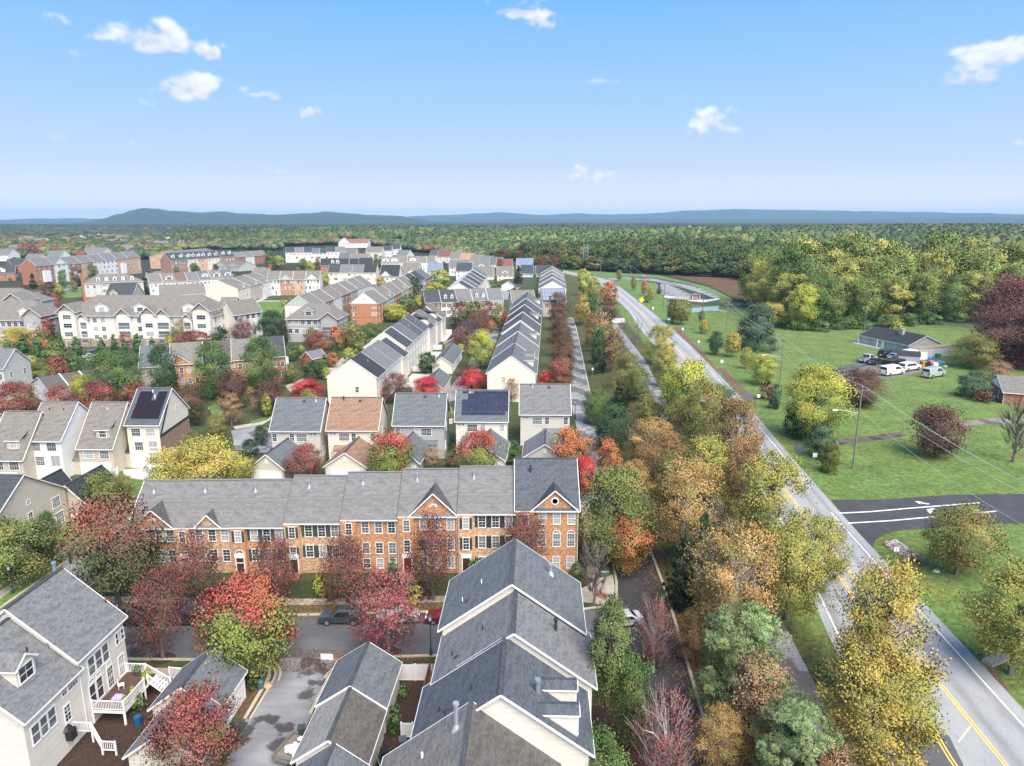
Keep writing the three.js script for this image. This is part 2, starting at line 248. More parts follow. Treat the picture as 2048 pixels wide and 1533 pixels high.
function patchColor(x,z) {
  const n = fbm(x*0.045+9,z*0.045,4,0,5),n2 = fbm(x*0.17,z*0.17,3,0,15),d = Math.hypot(x,z);
  let c;
  const east = x>roadR(z) - 14;
  if (east) c = [mix(.16,.225,n*.7+n2*.3),mix(.285,.33,n2),mix(.058,.075,n)];
  else c = [mix(.06,.10,n),mix(.09,.14,n2),mix(.026,.04,n)];
  if (!east && x>alleyR(z)+1) c = [mix(.085,.15,n2),mix(.10,.16,n),.038];
  const wood = Math.max(sstep(330,380,-z+(x - 60)*0.75)*(x>60 ? 1 : 0),sstep(560,640,d));
  const w = [.035,.048,.02];
  return c.map((v,i) => mix(v,w[i],wood*0.9));
}
{
  const zs = []; for (let z = 60; z>-420; z -= 4) zs.push(z); for (let z = -420; z>-900; z -= 12) zs.push(z); zs.push(-900);
  const wu = [0,2,5,9,14,20,27,35,44,54,65,77,90,104,120,138,160,185,215,250,300,360,430,520,640,800,1100];
  const eu = [0,1.5,3,5,7,9,11,13,15,17,19,21,23,25,27.5,30,33,36,39,42,46,50,54,58,62,66,70,75,80,85,90,96,103,111,120,132,146,164,190,225,270,330,420,540,700,900,1200];
  const pos = [],col = [],uv = [],idx = [];
  let cols = 0;
  for (const z of zs) {
    const a = rampA(z),b = rampB(z),xs = [...wu.slice().reverse().map((u) => a - u)];
    for (let i = 1; i<10; i++) xs.push(mix(a,b,i/10));
    for (const u of eu) xs.push(b+u);
    cols = xs.length;
    for (const x of xs) { pos.push(x,groundY(x,z),z); col.push(...patchColor(x,z)); uv.push(x,z); }
  }
  for (let j = 0; j+1<zs.length; j++) for (let i = 0; i+1<cols; i++) { const a = j*cols+i,b = a+1,c = a+cols,d = c+1; idx.push(a,b,c,b,d,c); }
  const g = new THREE.BufferGeometry(); g.setAttribute('position',new THREE.Float32BufferAttribute(pos,3)); g.setAttribute('color',new THREE.Float32BufferAttribute(col,3)); g.setAttribute('uv',new THREE.Float32BufferAttribute(uv,2)); g.setIndex(idx); g.computeVertexNormals();
  struct('ground',g,M.grass);
  // the plain beyond
  const q = new MB(),L = rampA(-900) - 1100,R = rampB(-900)+1200;
  q.poly([-13000,-1,60],[L+3,-1,60],[L+3,-1,-905],[-13000,-1,-905]); q.poly([R - 3,3,60],[13000,3,60],[13000,3,-905],[R - 3,3,-905]);
  q.poly([-13000,-1,-895],[13000,-1,-895],[13000,-1,-13500],[-13000,-1,-13500]);
  struct('terrain',q.geo(),M.forest);
}
// hills on the skyline, built at their distance
function hills(sky,dist,depth,seed) {
  const pos = [],uv = [],idx = [],N = 140,K = 9,r = (a,b) => fbm(a,b,4,0,seed);
  for (let i = 0; i <= N; i++) {
    const px = mix(sky[0][0],sky[sky.length - 1][0],i/N); let k = 0; while (k<sky.length - 2 && px>sky[k+1][0]) k++;
    const py = mix(sky[k][1],sky[k+1][1],sstep(0,1,(px - sky[k][0])/(sky[k+1][0] - sky[k][0])));
    const d = sight(px,py); const l = Math.hypot(d.x,d.z),ux = d.x/l,uz = d.z/l,top = EYE.y+d.y/l*dist;
    for (let j = 0; j<K; j++) {
      const t = j/(K - 1)*2 - 1,s = dist+t*depth+(j === (K - 1)/2 ? 0 : (r(i*.2,j*2.3) - .5)*depth*.35),e = Math.pow(Math.cos(t*Math.PI/2),1.2);
      pos.push(ux*s,-8+(top+8)*e*(j === (K - 1)/2 ? 1 : 0.86+0.16*r(i*.35+7,j))+(j === (K - 1)/2 ? (r(i*1.9,3) - .5)*dist*0.0012 : 0),uz*s); uv.push(ux*s,uz*s);
    }
  }
  for (let i = 0; i<N; i++) for (let j = 0; j+1<K; j++) { const a = i*K+j,b = a+1,c = a+K,d = c+1; idx.push(a,b,c,b,d,c); }
  const g = new THREE.BufferGeometry(); g.setAttribute('position',new THREE.Float32BufferAttribute(pos,3)); g.setAttribute('uv',new THREE.Float32BufferAttribute(uv,2)); g.setIndex(idx); g.computeVertexNormals();
  struct('hills',g,M.hill);
}
hills([[120,449],[165,445],[200,438],[240,428],[262,421],[285,416],[310,417.5],[345,422],[400,425],[440,423],[480,427],[560,429.5],[610,427],[655,423.5],[700,427],[740,430],[800,432],[830,437],[870,444],[900,448]],6300,1200,3);
hills([[-260,441],[-100,438],[0,440],[60,437.5],[150,436.5],[220,439],[300,440]],11200,1300,4);
hills([[700,440],[790,435],[830,432],[900,430],[960,427],[1000,424.5],[1030,427],[1080,430],[1150,427],[1200,429],[1260,428],[1320,426],[1380,421],[1470,418.5],[1560,420],[1650,421],[1750,423],[1850,424.5],[1950,426],[2048,429],[2300,432]],11200,1400,5);
hills([[860,443],[960,439],[1060,437],[1180,439],[1300,436.5],[1450,438],[1560,437],[1700,439],[1850,436],[1950,435],[2100,436],[2300,438]],8300,1000,6);

// ---------------------------------------------------------------- sheets: roads, paths, lawns (each a few millimetres above what it lies on)
function sheetW(name,pts,y,m,kind = 'structure') {
  const s = new THREE.Shape(pts.map((p) => new THREE.Vector2(p.x ?? p[0],-(p.z ?? p[1])))),g = new THREE.ShapeGeometry(s); g.rotateX(-Math.PI/2); g.translate(0,y,0);
  const p = g.attributes.position,uv = new Float32Array(p.count*2); for (let i = 0; i<p.count; i++) { uv[2*i] = p.getX(i); uv[2*i+1] = p.getZ(i); } g.setAttribute('uv',new THREE.BufferAttribute(uv,2));
  return struct(name,g,m);
}
const sheet = (name,px,h,lift,m) => sheetW(name,px.map((q) => G(q[0],q[1],h+lift)),h+lift,m);
// a ribbon between two curves x0(z), x1(z)
function ribbon(name,x0,x1,z0,z1,step,y,m,across = false) {
  const b = new MB(); let L = 0;
  const n = Math.max(1,Math.ceil(Math.abs(z1 - z0)/step)),P = (i) => mix(z0,z1,i/n);
  const g = { p: [],n: [],u: [] };
  for (let i = 0; i<n; i++) {
    const a = P(i),c = P(i+1),ya = typeof y === 'function' ? y(a) : y,q = [[x0(a),ya,a],[x1(a),ya,a],[x1(c),ya,c],[x0(c),ya,c]];
    for (const k of [0,1,2,0,2,3]) { b.p.push(...q[k]); b.n.push(0,1,0); b.u.push(across ? (k === 0 || k === 3 ? 0 : 1) : q[k][0],across ? q[k][2]/60 : q[k][2]); }
  }
  return struct(name,b.geo(),m);
}
// a kerb: real step along a polyline of world points
function kerb(pts,y,w = 0.32,h = 0.14) { const b = new MB(); for (let i = 0; i+1<pts.length; i++) b.bar([pts[i].x ?? pts[i][0],y+h/2 - 0.02,pts[i].z ?? pts[i][1]],[pts[i+1].x ?? pts[i+1][0],y+h/2 - 0.02,pts[i+1].z ?? pts[i+1][1]],w,h); return struct('kerb',b.geo(),M.kerb); }
// a footpath of single slabs
function slabs(pts,y,w,m) {
  const path = new THREE.CurvePath(); const v = pts.map((p) => new THREE.Vector3(p.x ?? p[0],y,p.z ?? p[1]));
  for (let i = 0; i+1<v.length; i++) path.add(new THREE.LineCurve3(v[i],v[i+1]));
  const L = path.getLength(),n = Math.round(L/1.5),o = new THREE.Group(); o.name = numbered('sidewalk'); o.userData = { kind: 'structure' }; scene.add(o);
  const g = new THREE.BoxGeometry(w,0.06,L/n - 0.03);
  { const u = g.attributes.uv,p = g.attributes.position; for (let i = 0; i<u.count; i++) u.setXY(i,p.getX(i),p.getZ(i)); }
  for (let i = 0; i<n; i++) { const p = path.getPointAt((i+.5)/n),t = path.getTangentAt((i+.5)/n),s = part('slab',g,m[i % m.length],o); s.position.set(p.x,y+0.02+0.004*(i % 3),p.z); s.rotation.y = Math.atan2(t.x,t.z); }
  return o;
}
M.road = mat([.50,.515,.525],{ map: T.road = tex(512,1,(u,v) => { const w = (c,s) => Math.exp(-(((u - c)/s) ** 2)); const tr = w(.70,.035)+w(.88,.035)+w(.12,.04)+w(.32,.04); return (0.80+0.07*(fbm(u*40,v*40,3,40,3) - 0.5)+0.10*(hash2(u*512,v*512,3) - 0.5))*(1 - 0.12*tr+0.05*(fbm(u*6,v*9,3,3,8) - .5)); }),roughness: 0.9 });
M.slabA = mat([.46,.40,.33],{ map: T.concrete }); M.slabB = mat([.40,.34,.28],{ map: T.concrete }); M.slabC = mat([.52,.46,.39],{ map: T.concrete });
const Y4 = EAST;
M.litter = mat([.20,.115,.06],{ map: T.mulch,roughness: 1 });
{
  const L = (z) => roadR(z) - roadLw(z);
  ribbon('road',(z) => L(z) - 1.0,(z) => roadR(z)+1.3,40,-640,6,Y4+0.03,M.road,true);
  const dash = 0;
  const strip = (name,off,w,z0,z1,m,y = 0.04) => ribbon(name,(z) => off(z) - w/2,(z) => off(z)+w/2,z0,z1,5,Y4+y,m);
  strip('road_marking',(z) => roadR(z),0.17,30,-96.5,M.paintWhite); strip('road_marking',(z) => roadR(z),0.17,-105.5,-640,M.paintWhite);
  strip('road_marking',(z) => L(z),0.17,30,-640,M.paintWhite);
  const yR = (z) => roadR(z) - 4.1,yL = line([[60,4.0],[-48,3.6],[-58,2.7],[-92,0.0],[-640,0]]);
  for (const k of [-0.14,0.14]) strip('road_marking',(z) => yR(z)+k,0.13,30,-640,M.paintYellow);
  for (const k of [-0.14,0.14]) strip('road_marking',(z) => yR(z) - yL(z) - 0.28+k - 0.1*(yL(z)>0 ? 1 : 0),0.13,30,-88,M.paintYellow,0.045);
  // a worn slanting stroke of yellow in the median, and the dark patch in the near lane
  sheet('road_marking',[[1915,1484],[1919,1487],[1944,1454],[1939,1451]],Y4,0.046,mat([.5,.46,.36]));
  M.patchAsphalt = mat([.12,.125,.135],{ map: T.asphalt,roughness: 0.95 });
  const p = [[1812,1444],[1872,1446],[1900,1475],[1932,1540],[1822,1540]].map((q) => G(q[0],q[1],Y4+0.035));
  sheetW('road_patch',p,Y4+0.035,M.patchAsphalt);
  // dirt and dry edge on the right shoulder
  sheet('shoulder',[[1445,735],[1470,760],[1510,800],[1498,802],[1462,772],[1436,738]],Y4,0.02,M.soil);
  sheet('shoulder',[[1970,1340],[1985,1335],[2012,1370],[2034,1410],[2022,1418],[1992,1385]],Y4,0.02,M.soil);
  sheet('shoulder',[[1345,655],[1360,657],[1400,700],[1440,745],[1430,742],[1385,700]],Y4,0.02,M.soil);
  // the side road, freshly laid, with lane lines and arrows
  sheet('side_road',[[1662,1000],[1685,1000],[1745,1000],[1800,997],[1900,990],[2070,988],[2140,990],[2140,1046],[2048,1047],[1950,1050],[1860,1056],[1800,1061],[1770,1069],[1752,1080],[1746,1093],[1736,1086]],Y4,0.034,M.asphaltNew);
  sheet('road_marking',[[1678,1026],[1740,1023],[1820,1016],[1960,1005],[1961,1007],[1820,1018],[1740,1025],[1679,1028]],Y4,0.042,M.paintWhite);
  sheet('road_marking',[[1695,1046],[1780,1041],[1880,1032],[1993,1022],[1994,1024],[1880,1034.2],[1780,1043],[1697,1048]],Y4,0.042,M.paintWhite);
  sheet('road_marking',[[1830,1003],[1844,1004],[1843,1005],[1860,1008],[1858,1009.5],[1841,1007],[1841,1009]],Y4,0.042,M.paintWhite);
  sheet('road_marking',[[1853,1020],[1864,1017],[1871,1018],[1866,1020],[1862,1022],[1867,1023],[1861,1028],[1855,1024],[1859,1023]],Y4,0.042,M.paintWhite);
  // drives on the lawn side
  sheet('driveway',[[1476,786],[1500,786],[1514,794],[1500,802],[1492,803]],Y4,0.026,M.asphaltMid);
  sheet('driveway',[[1590,886],[1612,890],[1608,902],[1600,912],[1588,900]],Y4,0.026,M.asphaltMid);
  M.drive = mat([.17,.14,.12],{ map: T.worn,roughness: 1 }); M.drivePale = mat([.33,.28,.24],{ map: T.worn,roughness: 1 });
  sheet('driveway',[[1676,881],[1740,872],[1800,864],[1815,872],[1740,883],[1680,892]],Y4,0.022,M.drive);
  sheet('driveway',[[1905,849],[1930,843],[1985,836],[2060,838],[2120,842],[2120,852],[2040,848],[1985,848],[1935,852],[1912,856]],Y4,0.022,M.drivePale);
  sheet('driveway',[[1638,752],[1666,740],[1700,728],[1728,724],[1762,724],[1740,730],[1706,742],[1676,757],[1646,766]],Y4,0.024,M.asphaltMid);
  sheet('gravel_yard',[[1646,766],[1676,757],[1706,742],[1740,730],[1800,722],[1838,730],[1848,742],[1820,750],[1770,757],[1715,757],[1680,763]],Y4,0.020,M.gravel);
  // trail, tree pit pad and car park
  ribbon('trail',(z) => trailC(z) - 1.35,(z) => trailC(z)+1.35,20,-283,6,Y4+0.02,M.asphalt);
  sheet('path',[[1220,638],[1248,636],[1252,645],[1228,647]],Y4,0.024,M.concretePale);
  sheet('car_park',[[1311,570],[1330,567],[1352,575],[1365,581],[1395,594],[1370,597],[1328,593],[1318,585]],Y4,0.024,M.asphalt);
  sheet('side_road',[[1213,558],[1250,554.5],[1310,558],[1380,571],[1420,583],[1440,594],[1432,598],[1412,590],[1370,577],[1310,563],[1250,559],[1222,562]],Y4,0.026,M.asphalt);
  sheet('path',[[1330,591],[1380,597],[1410,600],[1440,596],[1438,600],[1408,605],[1370,602],[1326,595]],Y4,0.028,M.concretePale);
  sheet('lawn',[[1217,562],[1250,560],[1312,566],[1326,596],[1370,604],[1345,655],[1300,616],[1262,582]],Y4,0.012,M.lawn);
  sheet('lawn',[[1190,543],[1240,546],[1320,551],[1420,575],[1465,598],[1462,606],[1440,604],[1436,592],[1380,569],[1310,556],[1250,552],[1206,555]],Y4,0.012,M.lawn);
  sheet('meadow',[[1336,549],[1400,550],[1470,556],[1530,566],[1600,585],[1600,600],[1500,602],[1465,594],[1420,571],[1370,558]],Y4,0.010,M.meadow);
  // trees' leaf-strewn bank between lane and trail
  // ---- the estate
  const a5 = (z) => alleyR(z) - 5.6;
  ribbon('lane',a5,(z) => alleyR(z),20,-112,6,0.028,M.asphaltDark); ribbon('lane',a5,(z) => alleyR(z),-112,-330,6,0.028,M.asphalt);
  const k = []; for (let z = 20; z>-330; z -= 6) k.push([alleyR(z)+0.17,z]); kerb(k,0);
  { const f = [[-64,-70.4],[-28.5,-72.3],[-13.5,-73.8],[6,-75.4],[9.2,-76.5]],n = [[9.2,-67.2],[-11.7,-65.8],[-21.5,-64.8],[-27.6,-64.3],[-44.2,-63.4],[-57,-62.6],[-57.4,-20],[-64.3,-20],[-64.3,-70.4]];
    sheetW('street',[...f,...n],0.024,M.asphaltMid);
    sheetW('alley',[[-21.5,-64.8],[-22,-20],[-27,-20],[-27.6,-64.3]],0.024,M.alley); sheetW('driveway',[[-27.1,-54.6],[-27.1,-40],[-30.2,-40],[-30.2,-54.6]],0.028,M.asphaltDark);
    sheetW('street',[[-64.3,-70.4],[-57.6,-70.8],[-57.8,-118],[-64.6,-118]],0.024,M.asphalt);
    kerb([[-57.2,-71],[-28.5,-72.5],[-13.5,-74],[4.5,-75.5],[7.2,-76.2],[8.6,-78],[9.0,-82],[9.0,-112]],0); kerb([[-64.6,-20],[-64.6,-118]],0); kerb([[-57.2,-71.2],[-57.5,-118]],0);
    kerb([[-56.6,-62.4],[-44.2,-63.2],[-30,-63.8],[-28.4,-62.9],[-27.7,-61],[-27.6,-55]],0); kerb([[-10,-65.7],[-19,-64.8],[-21,-63.6],[-21.7,-61.6],[-21.8,-56]],0);
    slabs([[-66.9,-60],[-67.2,-118]],0,1.5,[M.slabC,M.slabA,M.slabB,M.slabA]);
    sheetW('lawn',[[-66,-20],[-64.8,-20],[-64.8,-118],[-66.4,-118]],0.014,M.lawn); sheetW('lawn',[[-76,-60],[-67.9,-60],[-68.2,-130],[-80,-130]],0.014,M.lawn);
    slabs([[-20,-62.6],[-10.5,-63.6],[-2,-64.4]],0,1.4,[M.slabA,M.slabC,M.slabB]); slabs([[-56,-60.6],[-30.5,-61.6]],0,1.4,[M.slabA,M.slabB]);
    slabs([[-55,-74.6],[-28.5,-75.4],[-13.5,-76.8],[3.8,-78.4]],0,1.4,[M.slabA,M.slabB,M.slabC]);
    sheetW('lawn',[[-57,-71.3],[-28.5,-72.7],[-13.5,-74.2],[4,-75.8],[4,-77.4],[-13.5,-75.9],[-28.5,-74.5],[-55,-73.6]],0.014,M.lawnDry);
    sheetW('lawn',[[-55,-75.6],[-28.5,-76.4],[-13.5,-77.8],[4,-79.4],[4,-82],[-40,-80]],0.014,M.lawnDark);
    sheetW('lawn',[[-56,-62],[-30,-63.2],[-30,-62.4],[-56,-61.4]],0.014,M.lawnDark); sheetW('lawn',[[-20,-64.2],[-10,-65.2],[-10,-64.5],[-20,-63.4]],0.014,M.lawnDark);
    sheetW('mulch_bed',[[-56,-59.6],[-30.6,-60.8],[-30.2,-20],[-56,-20]],0.012,M.mulch);
    sheetW('mulch_bed',[[-14.5,-62.6],[-9.5,-63],[-9,-20],[-14.2,-20]],0.012,M.mulch);
    // kerbed islands where the alley leaves the street
    { const arc = (cx,cz,R,a0,a1) => Array.from({ length: 9 },(_,i) => { const a = rad(mix(a0,a1,i/8)); return [cx+R*Math.cos(a),cz+R*Math.sin(a)]; }); const A = arc(-30.2,-60.6,3.1,-85,0),B = arc(-18.6,-61.2,3.0,180,265);
      sheetW('mulch_bed',[...A,[-27.1,-55],[-30.4,-55],[-30.4,-62]],.034,M.litter); kerb(A,0,.2); kerb(A.map(([x,z]) => [x+.5*(x+30.2)/3.1,z+.5*(z+60.6)/3.1]),-.05,.2); kerb([A[8],[-27.1,-55]],0,.2);
      sheetW('lawn',[...B,[-18.6,-58],[-21.4,-56.5]],.034,M.lawnDry); kerb(B,0,.2); kerb(B.map(([x,z]) => [x+.5*(x+18.6)/3,z+.5*(z+61.2)/3]),-.05,.2);
      sheetW('path',[[-30.2,-63.4],[-28.6,-62.6],[-28.2,-61.2],[-30.2,-61.4]],.04,M.slabA);
      for (const [px,py,r] of [[326,1318,1.3],[776,1306,1.4],[505,1352,1.2]]) { const c = G(px,py,0),n = 14; sheetW('mulch_bed',Array.from({ length: n },(_,i) => [c.x+r*Math.cos(i/n*6.283),c.z+r*.8*Math.sin(-i/n*6.283)]),.05,M.mulch); } }
    // the rounded corner by the lane: brick-coloured ramp in a pale apron
    sheetW('path',[[3.5,-77.4],[7.0,-76.6],[8.3,-78.2],[8.7,-81],[8.7,-84],[6.6,-83],[5.2,-81],[3.4,-79.4]],0.02,M.slabC); sheetW('paving',[[5.7,-78.9],[7.2,-77.7],[7.9,-79.0],[6.3,-80.1]],0.026,M.redPaver);
    slabs([[6.0,-83],[6.4,-88],[6.2,-108]],0,1.5,[M.slabB,M.slabA]);
    sheetW('mulch_bed',[[4.4,-79.6],[6,-82],[5.4,-96],[4.4,-96]],0.016,M.mulch); sheetW('lawn',[[7.2,-83.6],[8.6,-84],[8.6,-98],[7.2,-98]],0.016,M.lawnDry);
    sheetW('mulch_bed',[[3.2,-60],[8.8,-60],[8.8,-20],[4,-20]],0.012,M.mulch);
  }
  // alley behind the brick terrace and the drives beyond it
  sheetW('alley',[[-58,-100],[8,-108],[8,-112.5],[-58,-106]],0.022,M.asphalt);
  sheet('driveway',[[244,940],[300,936],[322,948],[284,960],[250,956]],0,0.026,M.concretePale); sheet('driveway',[[150,968],[212,962],[205,985],[160,990]],0,0.026,M.concretePale);
  sheet('street',[[462,862],[520,851],[548,862],[545,905],[500,910],[470,900]],0,0.024,M.asphalt); sheet('path',[[466,853],[516,845],[550,826],[556,830],[524,850],[470,859]],0,0.028,M.concrete);
  sheet('lawn',[[498,844],[530,834],[545,822],[548,826],[535,840],[506,848]],0,0.03,M.lawn); sheet('lawn',[[418,812],[440,806],[444,830],[424,834]],0,0.03,M.lawn);
  // alley between the two cream rows, drives and yards
  sheet('alley',[[975,648],[1004,648],[990,690],[960,742],[926,800],[912,800],[870,812],[884,790],[930,742]],0,0.024,M.asphalt);
  sheet('path',[[862,842],[905,836],[905,848],[866,852]],0,0.028,M.concrete); sheet('lawn',[[868,830],[910,822],[905,834],[864,840]],0,0.02,M.lawn);
  sheet('street',[[952,580],[1024,582],[1020,600],[960,596]],0,0.024,M.asphalt);
  sheet('path',[[640,750],[738,676],[744,680],[656,752]],0,0.028,M.concrete); sheet('path',[[692,700],[810,640],[816,643],[700,706]],0,0.026,M.concrete); sheet('lawn',[[660,744],[742,684],[752,690],[676,752]],0,0.02,M.lawnDark);
  sheet('path',[[570,772],[640,742],[648,748],[580,784]],0,0.028,M.concrete);
  sheet('lawn',[[492,612],[520,602],[572,603],[566,622],[545,650],[494,652]],0,0.02,M.lawn); sheet('path',[[488,612],[532,594],[535,596],[491,615]],0,0.03,M.concretePale); sheet('path',[[520,601.5],[578,601.5],[578,603],[520,603]],0,0.03,M.concretePale);
  sheet('lawn',[[118,586],[162,575],[164,594],[126,598]],0,0.02,M.lawn); sheet('street',[[60,584],[110,578],[163,570],[166,575],[118,584],[62,592]],0,0.024,M.asphalt);
  sheet('street',[[170,712],[200,703],[200,712],[190,722],[174,722]],0,0.024,M.concretePale);
  sheet('street',[[290,545],[345,540],[470,534],[545,535],[545,540],[470,541],[345,548],[292,552]],0,0.024,M.asphalt);
  sheet('street',[[700,705],[770,712],[765,718],[690,716]],0,0.024,M.asphalt);
}

// ---------------------------------------------------------------- building kit
const geoCache = new Map();
const cached = (k,f) => { if (!geoCache.has(k)) geoCache.set(k,f()); return geoCache.get(k); };
// near windows: a frame with its bars, and a pane (its own mesh) set back in it; far ones: one mesh in two materials
function windowGeo(w,h,cols,rows,arch,casing) {
  return cached(['w',w,h,cols,rows,arch,casing].join(),() => {
    const f = new MB(),c = casing,z0 = -0.02,z1 = 0.05;
    f.box(-w/2 - c,-c*1.2,z0,w/2+c,0,z1+0.02); f.box(-w/2 - c,0,z0,-w/2,h,z1); f.box(w/2,0,z0,w/2+c,h,z1);
    if (!arch) f.box(-w/2 - c,h,z0,w/2+c,h+c,z1+0.01);
    const b = 0.022;
    if (rows>1) f.box(-w/2,h/2 - 0.03,z0,w/2,h/2+0.03,z1 - 0.015);
    for (let i = 1; i<cols; i++) { const x = -w/2+w*i/cols; f.box(x - b/2,0,z0,x+b/2,h,z1 - 0.025); }
    for (let i = 1; i<rows; i++) if (i*2 !== rows) { const y = h*i/rows; f.box(-w/2,y - b/2,z0,w/2,y+b/2,z1 - 0.028); }
    if (arch) {
      const R = w/2,N = 10,q = (r,i) => [r*Math.cos(Math.PI*i/N),h+r*Math.sin(Math.PI*i/N)];
      f.box(-R,h - 0.04,z0,R,h+0.04,z1 - 0.01);
      for (let i = 0; i<N; i++) { const [a,d,e,g] = [q(R,i),q(R+c,i),q(R+c,i+1),q(R,i+1)]; f.poly([...a,z1],[...d,z1],[...e,z1],[...g,z1]); f.poly([...d,z0],[...e,z0],[...e,z1],[...d,z1]); f.poly([...a,z1],[...g,z1],[...g,z0],[...a,z0]); }
      for (const k of [2,4,5,6,8]) { const e = q(R,k); f.bar([0,h,0.01],[e[0],e[1],0.01],0.025,0.025); }
    }
    const p = new MB(); p.poly([-w/2,0,0.004],[w/2,0,0.004],[w/2,h,0.004],[-w/2,h,0.004]);
    if (arch) { const R = w/2,N = 10; p.poly(...Array.from({ length: N+1 },(_,i) => [R*Math.cos(Math.PI*i/N),h+R*Math.sin(Math.PI*i/N),0.0045])); }
    return [f.geo(),p.geo()];
  });
}
const PANES = [M.glass,M.blind,M.glassMid,M.blind,M.glassMid,M.glass];
let paneAt = 0;
function place(o,d,face,s,y) {
  if (face === 'f') { o.position.set(s,y,0.002); } else if (face === 'r') { o.position.set(d.W+0.002,y,-s); o.rotation.y = Math.PI/2; } else if (face === 'l') { o.position.set(-0.002,y,-s); o.rotation.y = -Math.PI/2; } else { o.position.set(s,y,-d.D - 0.002); o.rotation.y = Math.PI; }
}
function addWindow(t,d,face,s,y,w,h,o = {}) {
  const { cols = 2,rows = 4,arch = 0,near = d.near,casing = 0.09,pane,frame = M.white,z = 0 } = o,[fg,pg] = windowGeo(w,h,cols,rows,arch,casing);
  const pm = pane ?? PANES[(paneAt = (paneAt*7+3) % 1009) % PANES.length];
  let m;
  if (near) { m = part('window',fg,frame,t); part('pane',pg,pm,m); } else m = part('window',cached(['far',w,h,cols,rows,arch,casing].join(),() => mergeGeometries([fg,pg],true)),[frame,pm],t);
  place(m,d,face,s,y);
  if (z) m.translateZ(z);
  if (o.shut) for (const k of [-1,1]) { const sw = Math.min(0.42,w*0.42),g = cached(['s',sw,h].join(),() => { const b = new MB(); b.box(-sw/2,0,-0.01,sw/2,h,0.045); b.box(-sw/2+.05,.06,0,sw/2 - .05,h/2 - .04,0.058); b.box(-sw/2+.05,h/2+.04,0,sw/2 - .05,h - .06,0.058); return b.geo(); }); const q = part('shutter',g,o.shut,t); place(q,d,face,s,y); q.translateX(k*(w/2+0.11+sw/2)); if (z) q.translateZ(z); }
  if (o.lintel) { const q = part('lintel',cached(['lin',w].join(),() => { const b = new MB(); b.poly([-w/2 - .06,0,.03],[w/2+.06,0,.03],[w/2+.2,.28,.03],[-w/2 - .2,.28,.03]); b.box(-.1,-.02,0,.1,.34,.05); return b.geo(); }),M.brickPale,t); place(q,d,face,s,y+h+0.13); if (z) q.translateZ(z); }
  return m;
}
function addDoor(t,d,face,s,y,w,h,m,o = {}) {
  const g = cached(['d',w,h].join(),() => { const b = new MB(); b.box(-w/2,0,-0.02,w/2,h,0.03); for (const x of [-w*.23,w*.23]) for (const [a,c] of [[.08,.42],[.5,.9]]) b.box(x - w*.17,h*a,0,x+w*.17,h*c,0.045); return b.geo(); });
  const q = part('door',g,m,t); place(q,d,face,s,y);
  const f = part('door_frame',cached(['df',w,h,o.fan].join(),() => { const b = new MB(); b.box(-w/2 - .14,0,-.02,-w/2,h+.1,.08); b.box(w/2,0,-.02,w/2+.14,h+.1,.08); b.box(-w/2 - .2,h,-.02,w/2+.2,h+(o.fan ? .5 : .16),.1); return b.geo(); }),M.white,t); place(f,d,face,s,y);
  return q;
}
function garageDoor(t,d,face,s,w = 4.9,h = 2.15) {
  const g = cached(['gd',w,h].join(),() => { const b = new MB(); for (let r = 0; r<4; r++) for (let c = 0; c<4; c++) b.box(-w/2+w*c/4+.03,h*r/4+.03,0,-w/2+w*(c+1)/4 - .03,h*(r+1)/4 - .03,.035); b.box(-w/2,0,-.02,w/2,h,.015); return b.geo(); });
  const q = part('garage_door',g,M.doorWhite,t); place(q,d,face,s,0.02);
  const f = part('door_frame',cached(['gf',w,h].join(),() => { const b = new MB(); b.box(-w/2 - .16,0,-.02,-w/2,h+.16,.06); b.box(w/2,0,-.02,w/2+.16,h+.16,.06); b.box(-w/2,h,-.02,w/2,h+.16,.06); return b.geo(); }),M.white,t); place(f,d,face,s,0.02);
}
